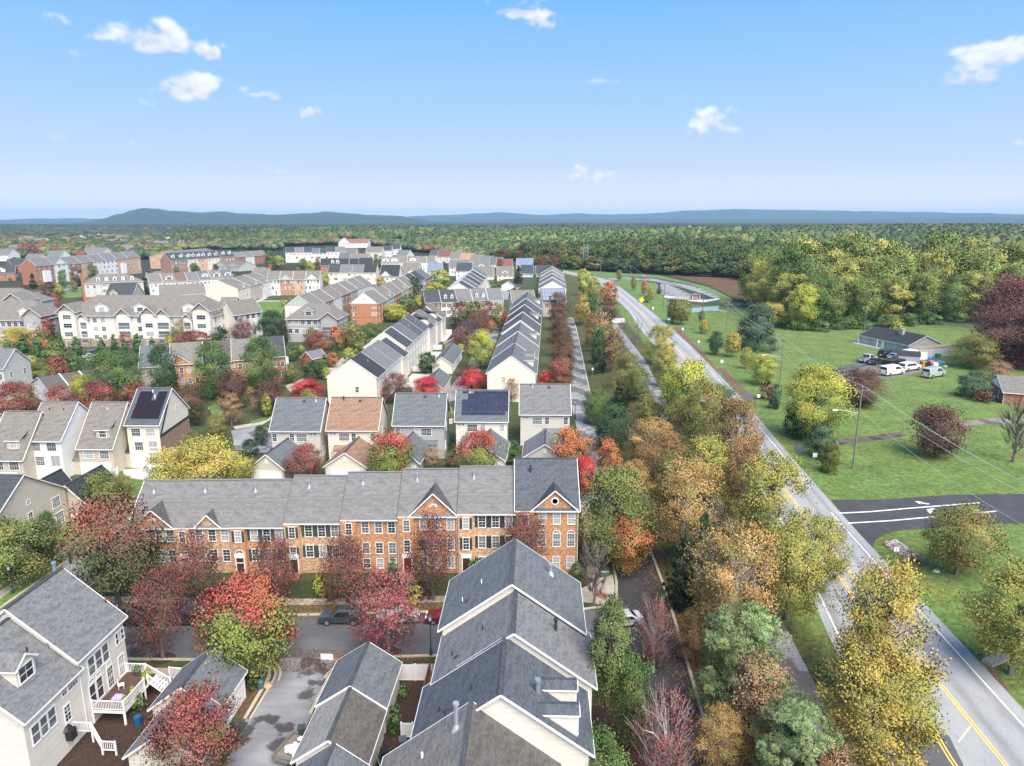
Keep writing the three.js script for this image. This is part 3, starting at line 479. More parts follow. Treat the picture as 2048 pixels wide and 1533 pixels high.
// A gabled volume. a runs along the ridge (0..L), b across it (0..S), y up; pt() turns these into the building's own axes.
function gable(t,d,pt,L,S,eh,rise,wall,roof,o = {}) {
  const oh = o.oh ?? 0.4,rk = o.rk ?? 0.3,base = o.base ?? 0,slope = rise/(S/2),pk = S/2,w = new MB(),top = new MB(),f = new MB(),hip = o.hip ?? 0;
  w.poly(pt(0,base,0),pt(L,base,0),pt(L,eh,0),pt(0,eh,0)); w.poly(pt(L,base,S),pt(0,base,S),pt(0,eh,S),pt(L,eh,S));
  for (const [a,s] of [[0,1],[L,-1]]) { const p = [pt(a,base,s>0 ? S : 0),pt(a,base,s>0 ? 0 : S),pt(a,eh,s>0 ? 0 : S),pt(a,eh,s>0 ? S : 0)]; w.poly(...p); if (!hip && !(o.gableWall)) w.poly(p[3],p[2],pt(a,eh+rise,pk)); }
  w.build('wall',wall,t);
  if (o.gableWall && !hip) for (const [a,s] of [[0,1],[L,-1]]) new MB().poly(pt(a,eh,s>0 ? S : 0),pt(a,eh,s>0 ? 0 : S),pt(a,eh+rise,pk)).build('gable',o.gableWall,t);
  const e = eh - slope*oh,k = 0.1,R = eh+rise+k,h0 = hip ? pk*hip : -rk,h1 = hip ? L - pk*hip : L+rk,A0 = hip ? -oh : -rk,A1 = hip ? L+oh : L+rk;
  top.poly(pt(A0,e+k,-oh),pt(A1,e+k,-oh),pt(h1,R,pk),pt(h0,R,pk)); (o.roof2 ? new MB() : top).poly(pt(A1,e+k,S+oh),pt(A0,e+k,S+oh),pt(h0,R,pk),pt(h1,R,pk));
  if (hip) { top.poly(pt(A0,e+k,S+oh),pt(A0,e+k,-oh),pt(h0,R,pk)); top.poly(pt(A1,e+k,-oh),pt(A1,e+k,S+oh),pt(h1,R,pk)); }
  const r = top.build('roof',roof,t); if (o.roof2) new MB().poly(pt(A1,e+k,S+oh),pt(A0,e+k,S+oh),pt(h0,R,pk),pt(h1,R,pk)).build('roof',o.roof2,t);
  if (o.cap !== null) { const c = new MB(); c.bar(pt(h0+0.02,R+.015,pk),pt(h1 - 0.02,R+.015,pk),.34,.05); c.build('ridge_cap',o.cap ?? M.ridgeGrey,r); }
  if (d.near !== undefined || !o.bare) {
    const q = 0.16;
    for (const b of [-oh,S+oh]) f.bar(pt(A0,e+k - q/2 - .015,b+Math.sign(b)*.015),pt(A1,e+k - q/2 - .015,b+Math.sign(b)*.015),0.06,q);
    if (hip) for (const a of [A0,A1]) f.bar(pt(a,e+k - q/2 - .02,-oh),pt(a,e+k - q/2 - .02,S+oh),0.06,q);
    else if (!o.plain) for (const a of [A0,A1]) for (const b of [-oh,S+oh]) f.bar(pt(a,e+k - q/2 - .012,b),pt(a,R - q/2 - .012,pk),0.07,q);
    f.build('fascia',o.trim ?? M.white,t);
    if (!hip) { for (const [x,y] of [[-oh,0],[S+oh,S]]) new MB().poly(pt(A0,e+.02,x),pt(A1,e+.02,x),pt(A1,eh+.02,y),pt(A0,eh+.02,y)).build('soffit',o.trim ?? M.white,t); }
  }
  return { slope,y: (b) => eh+k+slope*(b <= pk ? b : S - b),L,S,eh,rise,pt };
}
// a dormer or cross gable on the slope b = 0..S/2 of a gabled volume
function dormer(t,d,g,a,w,h,b0,wall,roof,o = {}) {
  const { rise = w*0.4,shed = false,far = false,win = 1,oh = 0.22 } = o,P = far ? (x,y,b) => g.pt(x,y,g.S - b) : g.pt;
  const y0 = g.eh+g.slope*b0,bt = b0+h/g.slope,bk = b0+(h+(shed ? 0.15 : rise))/g.slope,base = o.flush ? g.eh - 0.4 : y0;
  const m = new MB(),r = new MB(),f = new MB();
  m.poly(P(a - w/2,base,b0),P(a+w/2,base,b0),P(a+w/2,y0+h,b0),P(a - w/2,y0+h,b0));
  for (const s of [-1,1]) m.poly(P(a+s*w/2,y0,b0),P(a+s*w/2,y0+h,bt),P(a+s*w/2,y0+h,b0));
  if (!shed) m.poly(P(a - w/2,y0+h,b0),P(a+w/2,y0+h,b0),P(a,y0+h+rise,b0));
  const q = part('dormer',m.geo(),wall,t),k = 0.08,sl = rise/(w/2);
  if (shed) { const yk = g.eh+g.slope*(b0+(h+1.2)/g.slope); r.poly(P(a - w/2 - oh,y0+h+k - .1,b0 - oh),P(a+w/2+oh,y0+h+k - .1,b0 - oh),P(a+w/2+oh,yk+k,b0+(h+1.2)/g.slope),P(a - w/2 - oh,yk+k,b0+(h+1.2)/g.slope)); f.bar(P(a - w/2 - oh,y0+h - .08,b0 - oh),P(a+w/2+oh,y0+h - .08,b0 - oh),.06,.14); }
  else {
    const ye = y0+h - sl*oh+k,R = y0+h+rise+k,be = b0+(ye - k - y0)/g.slope;
    for (const s of [-1,1]) { r.poly(P(a+s*(w/2+oh),ye,b0 - oh),P(a,R,b0 - oh),P(a,R,bk+.1),P(a+s*(w/2+oh),ye,be+.1)); f.bar(P(a+s*(w/2+oh),ye - .09,b0 - oh - .01),P(a,R - .09,b0 - oh - .01),.07,.15); f.bar(P(a+s*(w/2+oh),ye - .08,b0 - oh),P(a+s*(w/2+oh),ye - .08,be),.06,.12); }
  }
  r.build('dormer_roof',roof,q); f.build('fascia',M.white,q);
  if (win) {
    const ww = o.ww ?? Math.min(1.6,w*0.55),wh = o.wh ?? h*0.72,[fg,pg] = windowGeo(ww,wh,o.cols ?? 2,2,o.arch ?? 0,0.08),u = part('window',cached(['far',ww,wh,o.cols ?? 2,2,o.arch ?? 0,.08].join(),() => mergeGeometries([fg,pg],true)),[M.white,PANES[(paneAt = (paneAt*7+3) % 1009) % PANES.length]],q);
    const A = new THREE.Vector3(...P(a,y0+(o.wy ?? h*0.12),b0)),B = new THREE.Vector3(...P(a,y0+(o.wy ?? h*0.12),b0 - 1)),n = B.sub(A); u.position.copy(A).addScaledVector(n,0.004); u.rotation.y = Math.atan2(n.x,n.z);
  }
  return q;
}
function flue(t,g,a,b,r,h,m,cap = true,base = null) {
  const y = g.y(b),p = g.pt(a,y,b),m1 = new MB(); m1.cyl(p[0],p[1] - .15,p[2],r,r,h+.15,8); if (cap) m1.cyl(p[0],p[1]+h,p[2],r*1.5,r*1.4,r*1.2,8);
  const q = m1.build('flue',m,t); if (base) { const f = new MB(); f.cyl(p[0],p[1] - .2,p[2],r*2.6,r*1.05,.55,8); f.build('flashing',base,q); }
}
const footprints = [];
function builtOn(x,z,m = 2) { for (const [t,W,D] of footprints) { const dx = x - t.position.x,dz = z - t.position.z; if (dx*dx+dz*dz>(W+D+m) ** 2) continue; const c = Math.cos(t.rotation.y),s = Math.sin(t.rotation.y),a = dx*c - dz*s,b = -(dx*s+dz*c); if (a>-m && a<W+m && b>-m && b<D+m) return true; } return false; }
// The frame of a building: its front eaves run from pixel p0 to pixel p1 at height eh (the building's own, over ground level y0).
function frame(o) {
  const y0 = o.y0 ?? 0,he = y0+o.eh - .15,a = G(o.p0[0],o.p0[1],he),b = G(o.p1[0],o.p1[1],he);   // pixels of the roof's edge
  const ang = o.ang !== undefined ? rad(o.ang) : Math.atan2(-(b.z - a.z),b.x - a.x),oz = o.ridge === 'z',en = o.units ? .06 : .3,ix = oz ? o.oh ?? .4 : en,iz = oz ? en : o.oh ?? .4,far = o.far && G(o.far[0],o.far[1],he),full = Math.hypot(b.x - a.x,b.z - a.z),W = o.W ?? Math.max(2,full - 2*ix),c = Math.cos(ang),s = Math.sin(ang);
  const fl = far && Math.min(Math.hypot(far.x - a.x,far.z - a.z),Math.hypot(far.x - b.x,far.z - b.z)) - 2*iz;
  if (o.right) { a.x = b.x - c*(W+2*ix); a.z = b.z+s*(W+2*ix); }
  a.x += c*ix - s*iz; a.z += -s*ix - c*iz;
  const t = thing(o.name,o.label,o.cat ?? 'house',[a.x,y0,a.z],ang,o.group);
  const D = o.far ? fl : o.D;
  const d = { W,D,near: o.near ?? 0,t };
  footprints.push([t,W,D]); d.X = (x,y,b2) => [x,y,-b2]; d.Z = (x,y,b2) => [b2,y,-x];
  return d;
}
// rows of windows: [face, y, w, h, positions (0..1 of the face) or a count, options]
function windows(t,d,rows) {
  for (const [face,y,w,h,xs,o] of rows) {
    const len = face === 'f' || face === 'b' ? d.W : d.D,list = typeof xs === 'number' ? Array.from({ length: xs },(_,i) => (i+.5)/xs) : xs;
    for (const x of list) addWindow(t,d,face,x*len,y,w,h,o);
  }
}
// a plain building or a terrace of units along its ridge. units: [[share, rise of the unit, wall, roof], ...]
function building(o) {
  const d = frame(o),t = d.t,along = o.ridge !== 'z',pt = along ? d.X : d.Z,L = along ? d.W : d.D,S = along ? d.D : d.W,units = o.units ?? [[1,0,o.wall,o.roof]],tot = units.reduce((s,u) => s+u[0],0);
  let at = 0; const gs = [];
  for (const [share,dy = 0,wall = o.wall,roof = o.roof,shift = 0] of units) {
    const l = L*share/tot,a0 = at,p = (x,y,b) => pt(a0+x,y,b+shift);
    gs.push(Object.assign(gable(t,d,p,l,S,o.eh+dy,o.rise,wall ?? o.wall,roof ?? o.roof,{ rk: units.length>1 ? 0.06 : 0.3,cap: o.cap,roof2: o.roof2,hip: o.hip,gableWall: o.gableWall,oh: o.oh,trim: o.trim }),{ a0,l,wall: wall ?? o.wall,roof: roof ?? o.roof })); at += l;
  }
  if (o.win) windows(t,d,o.win);
  if (o.found) { const f = new MB(); f.box(-.03,-.5,-d.D - .03,d.W+.03,.25,.03); f.build('foundation',M.concrete,t); }
  d.gs = gs; d.g = gs[0];
  if (o.more) o.more(t,d,gs);
  return d;
}

// ---------------------------------------------------------------- the near buildings
{ // cream terrace in the middle foreground, stepping down towards the viewer
  const A = [];
  const unit = (o) => A.push(building({ name: 'townhouse',cat: 'townhouse',ridge: 'z',wall: M.creamPale,eh: 8,rise: 4.6,near: 1,cap: M.slateDark,ang: 1,...o }));
  unit({ p0: [875,1262],p1: [1172,1262],eh: 8.9,D: 8.6,roof: M.slate,rise: 4.5,label: 'cream terrace house with blue-grey roof, farthest unit of the foreground terrace',
    win: [['l',5.2,.9,1.5,[.3,.7],{}],['l',2.2,.9,1.5,[.3,.7],{}],['r',5.4,.9,1.5,[.25,.55,.8],{}]],
    more: (t,d,[g]) => { flue(t,g,6.4,9.9,.16,.95,M.galv,true,M.galv); flue(t,g,2.4,1.6,.05,.4,M.pipeWhite,false); flue(t,g,3.6,3.3,.05,.4,M.pipeWhite,false); const m = new MB(),p = g.pt(1.8,g.y(2.1),2.1); m.cyl(p[0],p[1],p[2],.22,.14,.14,10); m.build('roof_vent',M.pipeBlack,t); } });
  unit({ p0: [861,1370],p1: [1194,1373],eh: 8.1,D: 7.2,roof: M.slateLight,label: 'cream terrace house with plain mid-grey roof, second unit of the foreground terrace',
    win: [['r',5.0,.9,1.5,[.25,.6],{}],['l',4.8,.9,1.5,[.3,.7],{}]],
    more: (t,d,[g]) => { flue(t,g,4.2,9.9,.13,1.0,M.pipeBlack,true); flue(t,g,2.2,1.1,.05,.45,M.pipeBlack,false); flue(t,g,3.3,3.6,.05,.45,M.pipeBlack,false); const m = new MB(),p = g.pt(1.4,g.y(1.6),1.6); m.cyl(p[0],p[1],p[2],.24,.14,.14,10); m.build('roof_vent',M.pipeBlack,t); } });
  unit({ p0: [815,1503],p1: [1187,1495],eh: 7.6,D: 6.6,roof: M.slateBlue,label: 'cream terrace house with two shingled dormers and flue on its blue-black roof',
    win: [['l',4.6,.9,1.5,[.3,.7],{}]],
    more: (t,d,[g]) => {
      for (const a of [1.2,4.0]) dormer(t,d,g,a,1.3,1.95,.8,M.creamPale,M.slateBlue,{ far: true,rise: .28,ww: .8,wh: 1.2,oh: .12 });
      flue(t,g,2.6,9.0,.17,.95,M.pipeBlue,true); flue(t,g,2.2,1.6,.06,.4,M.pipeBlack,false); flue(t,g,2.4,4.0,.06,.45,M.pipeBlack,false); const m = new MB(),p = g.pt(1.6,g.y(2.3),2.3); m.cyl(p[0],p[1],p[2],.26,.16,.14,10); m.build('roof_vent',M.pipeBlack,t);
    } });
  const last = A[2].t.position;
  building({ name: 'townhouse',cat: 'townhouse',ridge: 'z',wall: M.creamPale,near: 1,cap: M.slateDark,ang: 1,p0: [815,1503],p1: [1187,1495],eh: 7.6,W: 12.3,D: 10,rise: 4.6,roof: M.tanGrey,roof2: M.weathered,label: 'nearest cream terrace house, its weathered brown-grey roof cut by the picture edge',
    more: (t,d,[g]) => { t.position.set(last.x - 1.75,0,last.z+10.03); for (const c of t.children) if (c.isMesh) c.position.y -= 1.0; const gg = { ...g,y: (b) => g.y(b) - 1.0 }; flue(t,gg,8.2,5.3,.15,1.9,M.galv,true,M.galv); flue(t,gg,7.4,3.0,.09,.4,M.pipeWhite,false); } });
}
{ // detached house at the lower left, a taller wing and a lower one
  building({ name: 'house',label: 'cream house with big grey roof above the wooden deck, lower left corner',ridge: 'z',p0: [-140,1325],p1: [154,1325],right: 1,W: 10.8,eh: 7.5,far: [250,1231],rise: 4.7,wall: M.creamPale,roof: M.slateLight,near: 1,ang: 0,cap: M.slateDark,
    win: [['r',4.6,.85,1.7,[.27,.42,.57],{ cols: 1,rows: 2,pane: M.glassMid }],['r',5.1,.7,1.1,[.86,.94],{ cols: 2,rows: 2,pane: M.glass }],['r',1.75,.8,2.0,[.22,.37],{ cols: 1,rows: 2,pane: M.glass }],['r',4.05,.62,.22,[.22,.37,.6],{ cols: 3,rows: 1,pane: M.glass,casing: .05 }]],
    more: (t,d,[g]) => {
      for (const [s,y] of [[.60,1.7],[.86,1.7]]) { const q = addWindow(t,d,'r',s*d.D,y,.8,2.05,{ cols: 3,rows: 5,pane: s>.8 ? M.blind : M.glass }); q.name = 'glazed_door'; }
      flue(t,g,6.5,5.1,.15,1.0,M.pipeBlue); flue(t,g,8.6,5.2,.13,.9,M.pipeBlack); flue(t,g,7.7,8.6,.07,.35,M.pipeBlack,false); flue(t,g,6.9,9.4,.06,.35,M.pipeBlack,false); flue(t,g,4.6,7.7,.07,.35,M.pipeBlue,false); flue(t,g,7.3,10.2,.05,.3,M.pipeBlue,false);
      const w = new MB(); w.cyl(d.W+.1,0,-.1,.05,.05,7.2,6); w.build('downspout',M.white,t);
    } });
  building({ name: 'house',label: 'lower cream wing with white dormer and dark grey roof, at the left edge',ridge: 'z',p0: [-270,1445],p1: [48,1448],right: 1,W: 10.8,eh: 6.6,far: [146,1335],rise: 4.6,wall: M.creamPale,roof: M.slateLight,near: 1,ang: 0,cap: M.slateDark,
    win: [['r',3.6,.9,1.6,[.17,.31,.45],{ cols: 1,rows: 2,pane: M.glassMid }],['r',2.7,.7,1.5,[.72],{ cols: 2,rows: 4,pane: M.glass }],['r',5.2,.55,.85,[.72,.84,.94],{ cols: 2,rows: 2,pane: M.glass }]],
    more: (t,d,[g]) => { dormer(t,d,g,2.9,2.1,1.75,1.5,M.cream,M.slateLight,{ far: true,rise: .75,ww: 1.5,wh: 1.3 }); flue(t,g,6.4,8.6,.07,.5,M.pipeBlue,false); flue(t,g,5.0,7.9,.07,.4,M.pipeBlack,false); flue(t,g,5.7,9.6,.07,.3,M.pipeBlue,false); } });
}
// garages round the alley in the foreground
const carriageLamp = (t,d,face,s,y) => { const m = part('wall_lamp',cached('wl',() => { const b = new MB(); b.box(-.07,0,0,.07,.3,.14); b.cyl(0,.3,.07,.09,.01,.12,6); return b.geo(); }),M.black,t); place(m,d,face,s,y); };
const garage = (o) => building({ name: 'garage',cat: 'garage',ridge: 'z',eh: 2.9,rise: 2.1,wall: M.cream,near: 1,cap: M.slateDark,oh: .3,...o });
garage({ label: 'cream double garage with blue-grey roof beside the red and green maple',p0: [294,1422],p1: [438,1427],far: [499,1342],rise: 2.2,roof: M.slate,ang: 0,more: (t,d) => { for (const s of [.3,.74]) garageDoor(t,d,'r',s*d.D,2.5,2.1); carriageLamp(t,d,'r',d.D*.52,1.9); const w = new MB(); w.cyl(d.W+.1,0,-.1,.045,.045,2.7,6); w.build('downspout',M.white,t); } });
garage({ label: 'cream garage with worn dark roof behind the autumn tree, lower left',p0: [244,1518],p1: [404,1522],far: [446,1425],eh: 2.6,rise: 2.2,roof: M.slateLight,ang: 0,more: (t,d,[g]) => { for (const s of [.3,.74]) garageDoor(t,d,'r',s*d.D,2.5,2.1); addWindow(t,d,'f',d.W*.5,3.3,.5,.5,{ cols: 2,rows: 2 }); } });
garage({ label: 'garage with blue-grey roof beside the alley, far unit of the middle garages',p0: [630,1414],p1: [773,1421],far: [802,1328],eh: 2.9,rise: 2.0,roof: M.slate,ang: 0,wall: M.creamPale,more: (t,d) => { garageDoor(t,d,'l',d.D*.5,4.7,2.1); } });
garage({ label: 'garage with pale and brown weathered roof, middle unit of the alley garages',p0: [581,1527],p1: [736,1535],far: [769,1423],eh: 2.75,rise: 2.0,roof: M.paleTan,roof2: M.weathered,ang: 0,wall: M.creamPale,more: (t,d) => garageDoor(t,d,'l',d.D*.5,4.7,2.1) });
garage({ label: 'garage with blue-grey roof cut off by the bottom edge of the picture',p0: [545,1640],p1: [712,1648],far: [733,1538],eh: 2.6,rise: 2.0,roof: M.slate,ang: 0,wall: M.creamPale });

{ // beige house on the left edge, with its dark-roofed garages
  const e = building({ name: 'house',label: 'beige house with blue roof and white fence at the left edge',ridge: 'x',p0: [0,1040],p1: [140,1040],eh: 5.6,W: 15,D: 15.8,rise: 5.0,wall: M.taupe,roof: M.slateDark,near: 1,ang: 1,trim: M.offwhite,
    win: [['r',3.4,.8,1.5,[.30,.52],{ cols: 2,rows: 4 }],['r',3.5,1.6,1.5,[.86],{ cols: 4,rows: 4 }],['r',.8,1.6,1.7,[.88],{ cols: 4,rows: 4 }],['r',6.2,.55,.6,[.52],{ cols: 2,rows: 2,pane: M.glass }],['r',.8,.8,1.5,[.25,.6],{}]] });
  e.t.position.set(-87.2,0,-80);
  garage({ label: 'taupe garage with dark roof beside the white fence, left edge',p0: [96,1006],p1: [168,1009],far: [205,965],eh: 3.2,rise: 2.6,wall: M.taupe,roof: M.charcoal,trim: M.offwhite,ang: 0 });
  garage({ label: 'taupe garage with dark roof behind the beige house',p0: [40,1004],p1: [92,1006],far: [131,973],eh: 3.2,rise: 2.6,wall: M.taupe,roof: M.charcoal,trim: M.offwhite,ang: 0 });
}
{ // the brick terrace
  const eaves = [[252,346,6.6],[347,458,6.7],[459,567,6.75],[567,680,7.3],[681,795,7.8],[796,914,8.25],[915,1031,8.6],[1032,1157,9.05]];
  const brick = [M.brick,M.brickPale,M.brick,M.brickPale,M.brick,M.brick,M.brickPale,M.brick],shut = [M.shutP,null,M.shutT,M.shutG,null,null,M.shutB,null];
  const say = ['brick terrace house with sage shutters behind the two-tone tree, leftmost of its row','pale brick terrace house with one small gable and no shutters','brick terrace house with dark teal shutters and arched hall window','brick terrace house with bright green shutters on every window','plain brick terrace house without shutters or gable','brick terrace house with wide gable holding a half-round vent','brick terrace house with near-black shutters next to the blue-roofed end house','brick end house with round gable window and new blue-grey roof'];
  eaves.forEach(([x0,x1,eh],i) => {
    const a = G(x0,1147,0),X = (px) => { const d = sight(px,1030),s = -84.3/1,q = 0.052; const t = (z) => 0; let k = (-84.1)/(d.z+q*d.x); return [d.x*k,d.z*k]; };
    const [ax,az] = X(x0),[bx,bz] = X(x1),W = Math.hypot(bx - ax,bz - az),D = i === 7 ? 11 : 10.6;
    const t = thing('townhouse',say[i],'townhouse',[ax,0,az],rad(3),'brick terrace houses in a row'); delete t.userData.group;
    const d = { W,D,near: 1,t,X: (x,y,b) => [x,y,-b] };
    const rf = i === 7 ? M.slateBlue : M.streak,g = gable(t,d,d.X,W,D,eh,i === 7 ? 4.7 : 4.1,brick[i],rf,{ rk: i === 7 ? .2 : .04,cap: i === 7 ? M.slateBlue : M.ridgeGrey,oh: .38,plain: i !== 7 && i !== 0 });
    const bay = new MB(),bw = W*.27; bay.box(.02,0,0.01,bw,eh - .32,.5); bay.build('bay',brick[i],t);
    const top = eh - 2.15,mid = eh - 5.0,low = .75,xs = [W*.145,W*.42,W*.655,W*.885],S = shut[i];
    const band = new MB(); band.box(0,mid - .62,-.01,W,mid - .48,.03); band.build('belt_course',M.brickPale,t);
    xs.forEach((x,k) => {
      const z = k === 0 ? .5 : 0,w = k === 0 ? .72 : .86,o = { cols: 2,rows: 4,shut: S,z,lintel: !S };
      if (i === 7 && k === 0) { addWindow(t,d,'f',x,top,.75,1.5,o); } else addWindow(t,d,'f',x,top,w,1.5,{ ...o,pane: i === 7 ? M.blind : i === 6 && k>0 && k<3 ? M.glass : undefined });
      if (i === 2 && k === 0) addWindow(t,d,'f',x,mid,.95,1.25,{ arch: 1,cols: 3,rows: 4,z,pane: M.glass });
      else if (i === 7) addWindow(t,d,'f',x,mid - .25,.86,1.75,{ arch: 1,cols: 3,rows: 5,z,pane: M.glassMid });
      else if (i === 4) addWindow(t,d,'f',x,mid,w,1.45,{ arch: k === 0 ? 1 : 0,cols: 2,rows: 4,z,lintel: true });
      else addWindow(t,d,'f',x,mid,w,1.6,o);
      if (k>0 && mid - low>2.0) addWindow(t,d,'f',x,low,w,Math.min(1.5,mid - low - .8),{ ...o,pane: i === 7 ? M.blind : undefined });
    });
    if (i !== 7 && i>0) { const q = addDoor(t,d,'f',W*.145,.35,.95,2.05,[M.doorDark,M.doorRed,M.doorDark,M.doorDark,M.doorRed,M.doorRed,M.doorDark,M.doorDark][i],{ fan: 1 }); q.translateZ(.5); t.children[t.children.length - 1].translateZ(.5); const st = new MB(); for (let k = 0; k<3; k++) st.box(W*.145 - .9,0,.5,W*.145+.9,.34 - k*.11,1.3+k*.35); st.build('steps',M.redPaver,t); }
    const cross = (a0,w,rise,wm) => { const q = dormer(t,d,g,a0,w,0.02,-.06,wm,i === 7 ? M.slateDark : M.dorm,{ rise,flush: 1,win: 0,oh: .28 }); return q; };
    const disc = (x,y,r,half) => { const m = new MB(),N = 16,n = half ? N/2 : N; for (let k = 0; k<n; k++) { const q = (rr,j,z) => [x+rr*Math.cos(j/N*6.2832),y+rr*Math.sin(j/N*6.2832),z]; m.poly(q(r*.7,k,.14),q(r,k,.14),q(r,k+1,.14),q(r*.7,k+1,.14)); m.poly(q(r,k,.06),q(r,k+1,.06),q(r,k+1,.14),q(r,k,.14)); } const o = m.build(half ? 'half_round_vent' : 'round_window',M.white,t); const p = new MB(); p.poly(...Array.from({ length: n+1 },(_,k) => [x+r*.71*Math.cos(k/N*6.2832),y+r*.71*Math.sin(k/N*6.2832),.1])); p.build('pane',M.blind,o); };
    if (i === 0) { cross(W*.55,W*.8,2.3,M.brick); disc(W*.55,eh+.75,.42,1); }
    if (i === 1) { cross(W*.60,W*.42,1.5,M.brickPale); }
    if (i === 5) { cross(W*.60,W*.78,2.9,M.brick); disc(W*.6,eh+.95,.5,1); }
    if (i === 7) { cross(W*.62,W*.70,2.5,M.brick); disc(W*.62,eh+1.0,.5,0); }
    flue(t,g,W*[.3,.36,.3,.32,.3,.27,.26,.24][i],3.9,.11,.85,i === 7 ? M.pipeBlack : M.galv,true,i === 7 ? null : M.galv);
    const ds = new MB(); ds.cyl(W - .06,0,.12,.05,.05,eh - .3,6); if (i === 7) ds.cyl(bw+.1,0,.1,.05,.05,eh - .3,6); ds.build('downspout',M.white,t);
  });
}
{ // four detached houses at the left
  const det = (o) => building({ name: 'house',near: 1,ridge: 'x',ang: 2,rise: 5,D: 11,...o });
  const pair = { cols: 4,rows: 4 };
  det({ label: 'cream house with black solar roof and brick side wall',p0: [246,850],p1: [318,850],eh: 8.6,D: 11.5,wall: M.cream,roof: M.slateBlue,rise: 5.2,
    win: [['f',6.2,1.6,1.4,[.27,.72],pair],['f',3.5,1.5,1.5,[.32],pair]],
    more: (t,d,[g]) => {
      garageDoor(t,d,'f',d.W*.48,4.7,2.2); const w = addWindow(t,d,'f',d.W*.76,3.2,1.6,2.0,{ cols: 2,rows: 1,pane: M.blind }); w.name = 'balcony_door'; const b = new MB(); for (let k = 0; k<9; k++) b.box(d.W*.76 - .85+k*.21,3.1,.3,d.W*.76 - .82+k*.21,4.1,.33); b.box(d.W*.76 - .9,4.05,.28,d.W*.76+.9,4.12,.36); b.box(d.W*.76 - .9,3.05,0,d.W*.76+.9,3.15,.36); b.build('railing',M.white,t);
      const br = new MB(); br.poly([d.W+.03,0,0],[d.W+.03,0,-d.D],[d.W+.03,6.6,-d.D],[d.W+.03,6.0,0]); br.build('brick_wall',M.brickBrown,t); const tr = new MB(); tr.bar([d.W+.06,6.1,0],[d.W+.06,6.7,-d.D],.08,.5); tr.bar([d.W+.06,6.2,-.2],[d.W+.06,12.4,-4.8],.06,.45); tr.build('trim_band',M.charcoal,t);
      addWindow(t,d,'r',d.D*.62,9.3,.5,.7,{ cols: 2,rows: 2,pane: M.glassMid });
      for (let r = 0; r<3; r++) for (let c = 0; c<6; c++) { if (r === 2 && c === 3) continue; const b0 = .6+r*1.5,m = new MB(),a0 = .6+c*.86; const q = (a,b) => [a,g.y(b)+.12,-b]; m.poly(q(a0,b0),q(a0+.83,b0),q(a0+.83,b0+1.46),q(a0,b0+1.46)); m.build('solar_panel',M.solarBlack,t); }
      flue(t,g,d.W*.5,4.9,.1,.45,M.pipeWhite); flue(t,g,d.W*.62,4.1,.1,.45,M.pipeWhite);
      const sh = new MB(); sh.poly([-2.1,2.9,.1],[0,2.9,.1],[0,5.0,-2.2],[-2.1,5.0,-2.2]); sh.build('porch_roof',M.charcoal,t); const wl = new MB(); wl.box(-1.9,0,-2.2,0,2.85,-.1); wl.build('porch_wall',M.taupe,t);
    } });
  const dm = (t,d,g) => { dormer(t,d,g,d.W*.66,2.4,1.55,1.2,M.taupe,M.tan,{ shed: 1,ww: 1.2,wh: 1.25,cols: 4 }); };
  det({ label: 'beige house with small dormer and brown-grey roof, between white and cream houses',p0: [149,897],p1: [221,899],eh: 5.3,D: 12.5,rise: 6.6,wall: M.taupe,roof: M.tan,
    win: [['f',3.1,1.6,1.4,[.29,.75],pair]],more: (t,d,[g]) => { dm(t,d,g); garageDoor(t,d,'f',d.W*.4,4.6,2.1); addDoor(t,d,'f',d.W*.82,.05,.9,2,M.doorWhite); flue(t,g,d.W*.5,5.2,.1,.25,M.pipeWhite,false); const sh = new MB(); sh.poly([-1.9,2.7,.1],[0,2.7,.1],[0,4.8,-2.4],[-1.9,4.8,-2.4]); sh.build('porch_roof',M.darkTan,t); const wl = new MB(); wl.box(-1.7,0,-2.4,0,2.65,-.1); wl.build('porch_wall',M.taupe,t); } });
  det({ label: 'bright white tall house with brown-grey roof, beside the blue garage roofs',p0: [44,882],p1: [121,882],eh: 7.4,D: 12,rise: 5.2,wall: M.whiteSide,roof: M.tan,
    win: [['f',5.3,1.6,1.4,[.26,.72],pair],['f',2.6,1.5,1.6,[.33],pair]],more: (t,d,[g]) => { const w = addWindow(t,d,'f',d.W*.78,2.4,1.6,2.0,{ cols: 2,rows: 1,pane: M.blind }); w.name = 'balcony_door'; garageDoor(t,d,'f',d.W*.4,4.6,2.1); flue(t,g,d.W*.3,4.6,.1,.3,M.pipeBlack,false); flue(t,g,d.W*.72,4.6,.1,.3,M.pipeBlack,false); } });
  det({ label: 'beige house with dormer and brown-grey roof at the left picture edge',p0: [-34,920],p1: [43,921],eh: 4.9,D: 12.5,rise: 6.6,wall: M.taupe,roof: M.tan,
    win: [['f',2.8,1.6,1.4,[.3,.74],pair]],more: (t,d,[g]) => { dm(t,d,g); garageDoor(t,d,'f',d.W*.4,4.6,2.1); } });
  det({ label: 'white house gable just showing at the left picture edge',p0: [-130,900],p1: [-52,900],eh: 6.5,D: 12,rise: 5,wall: M.whiteSide,roof: M.tan,win: [['f',4.4,1.6,1.4,[.3,.7],pair]] });
}
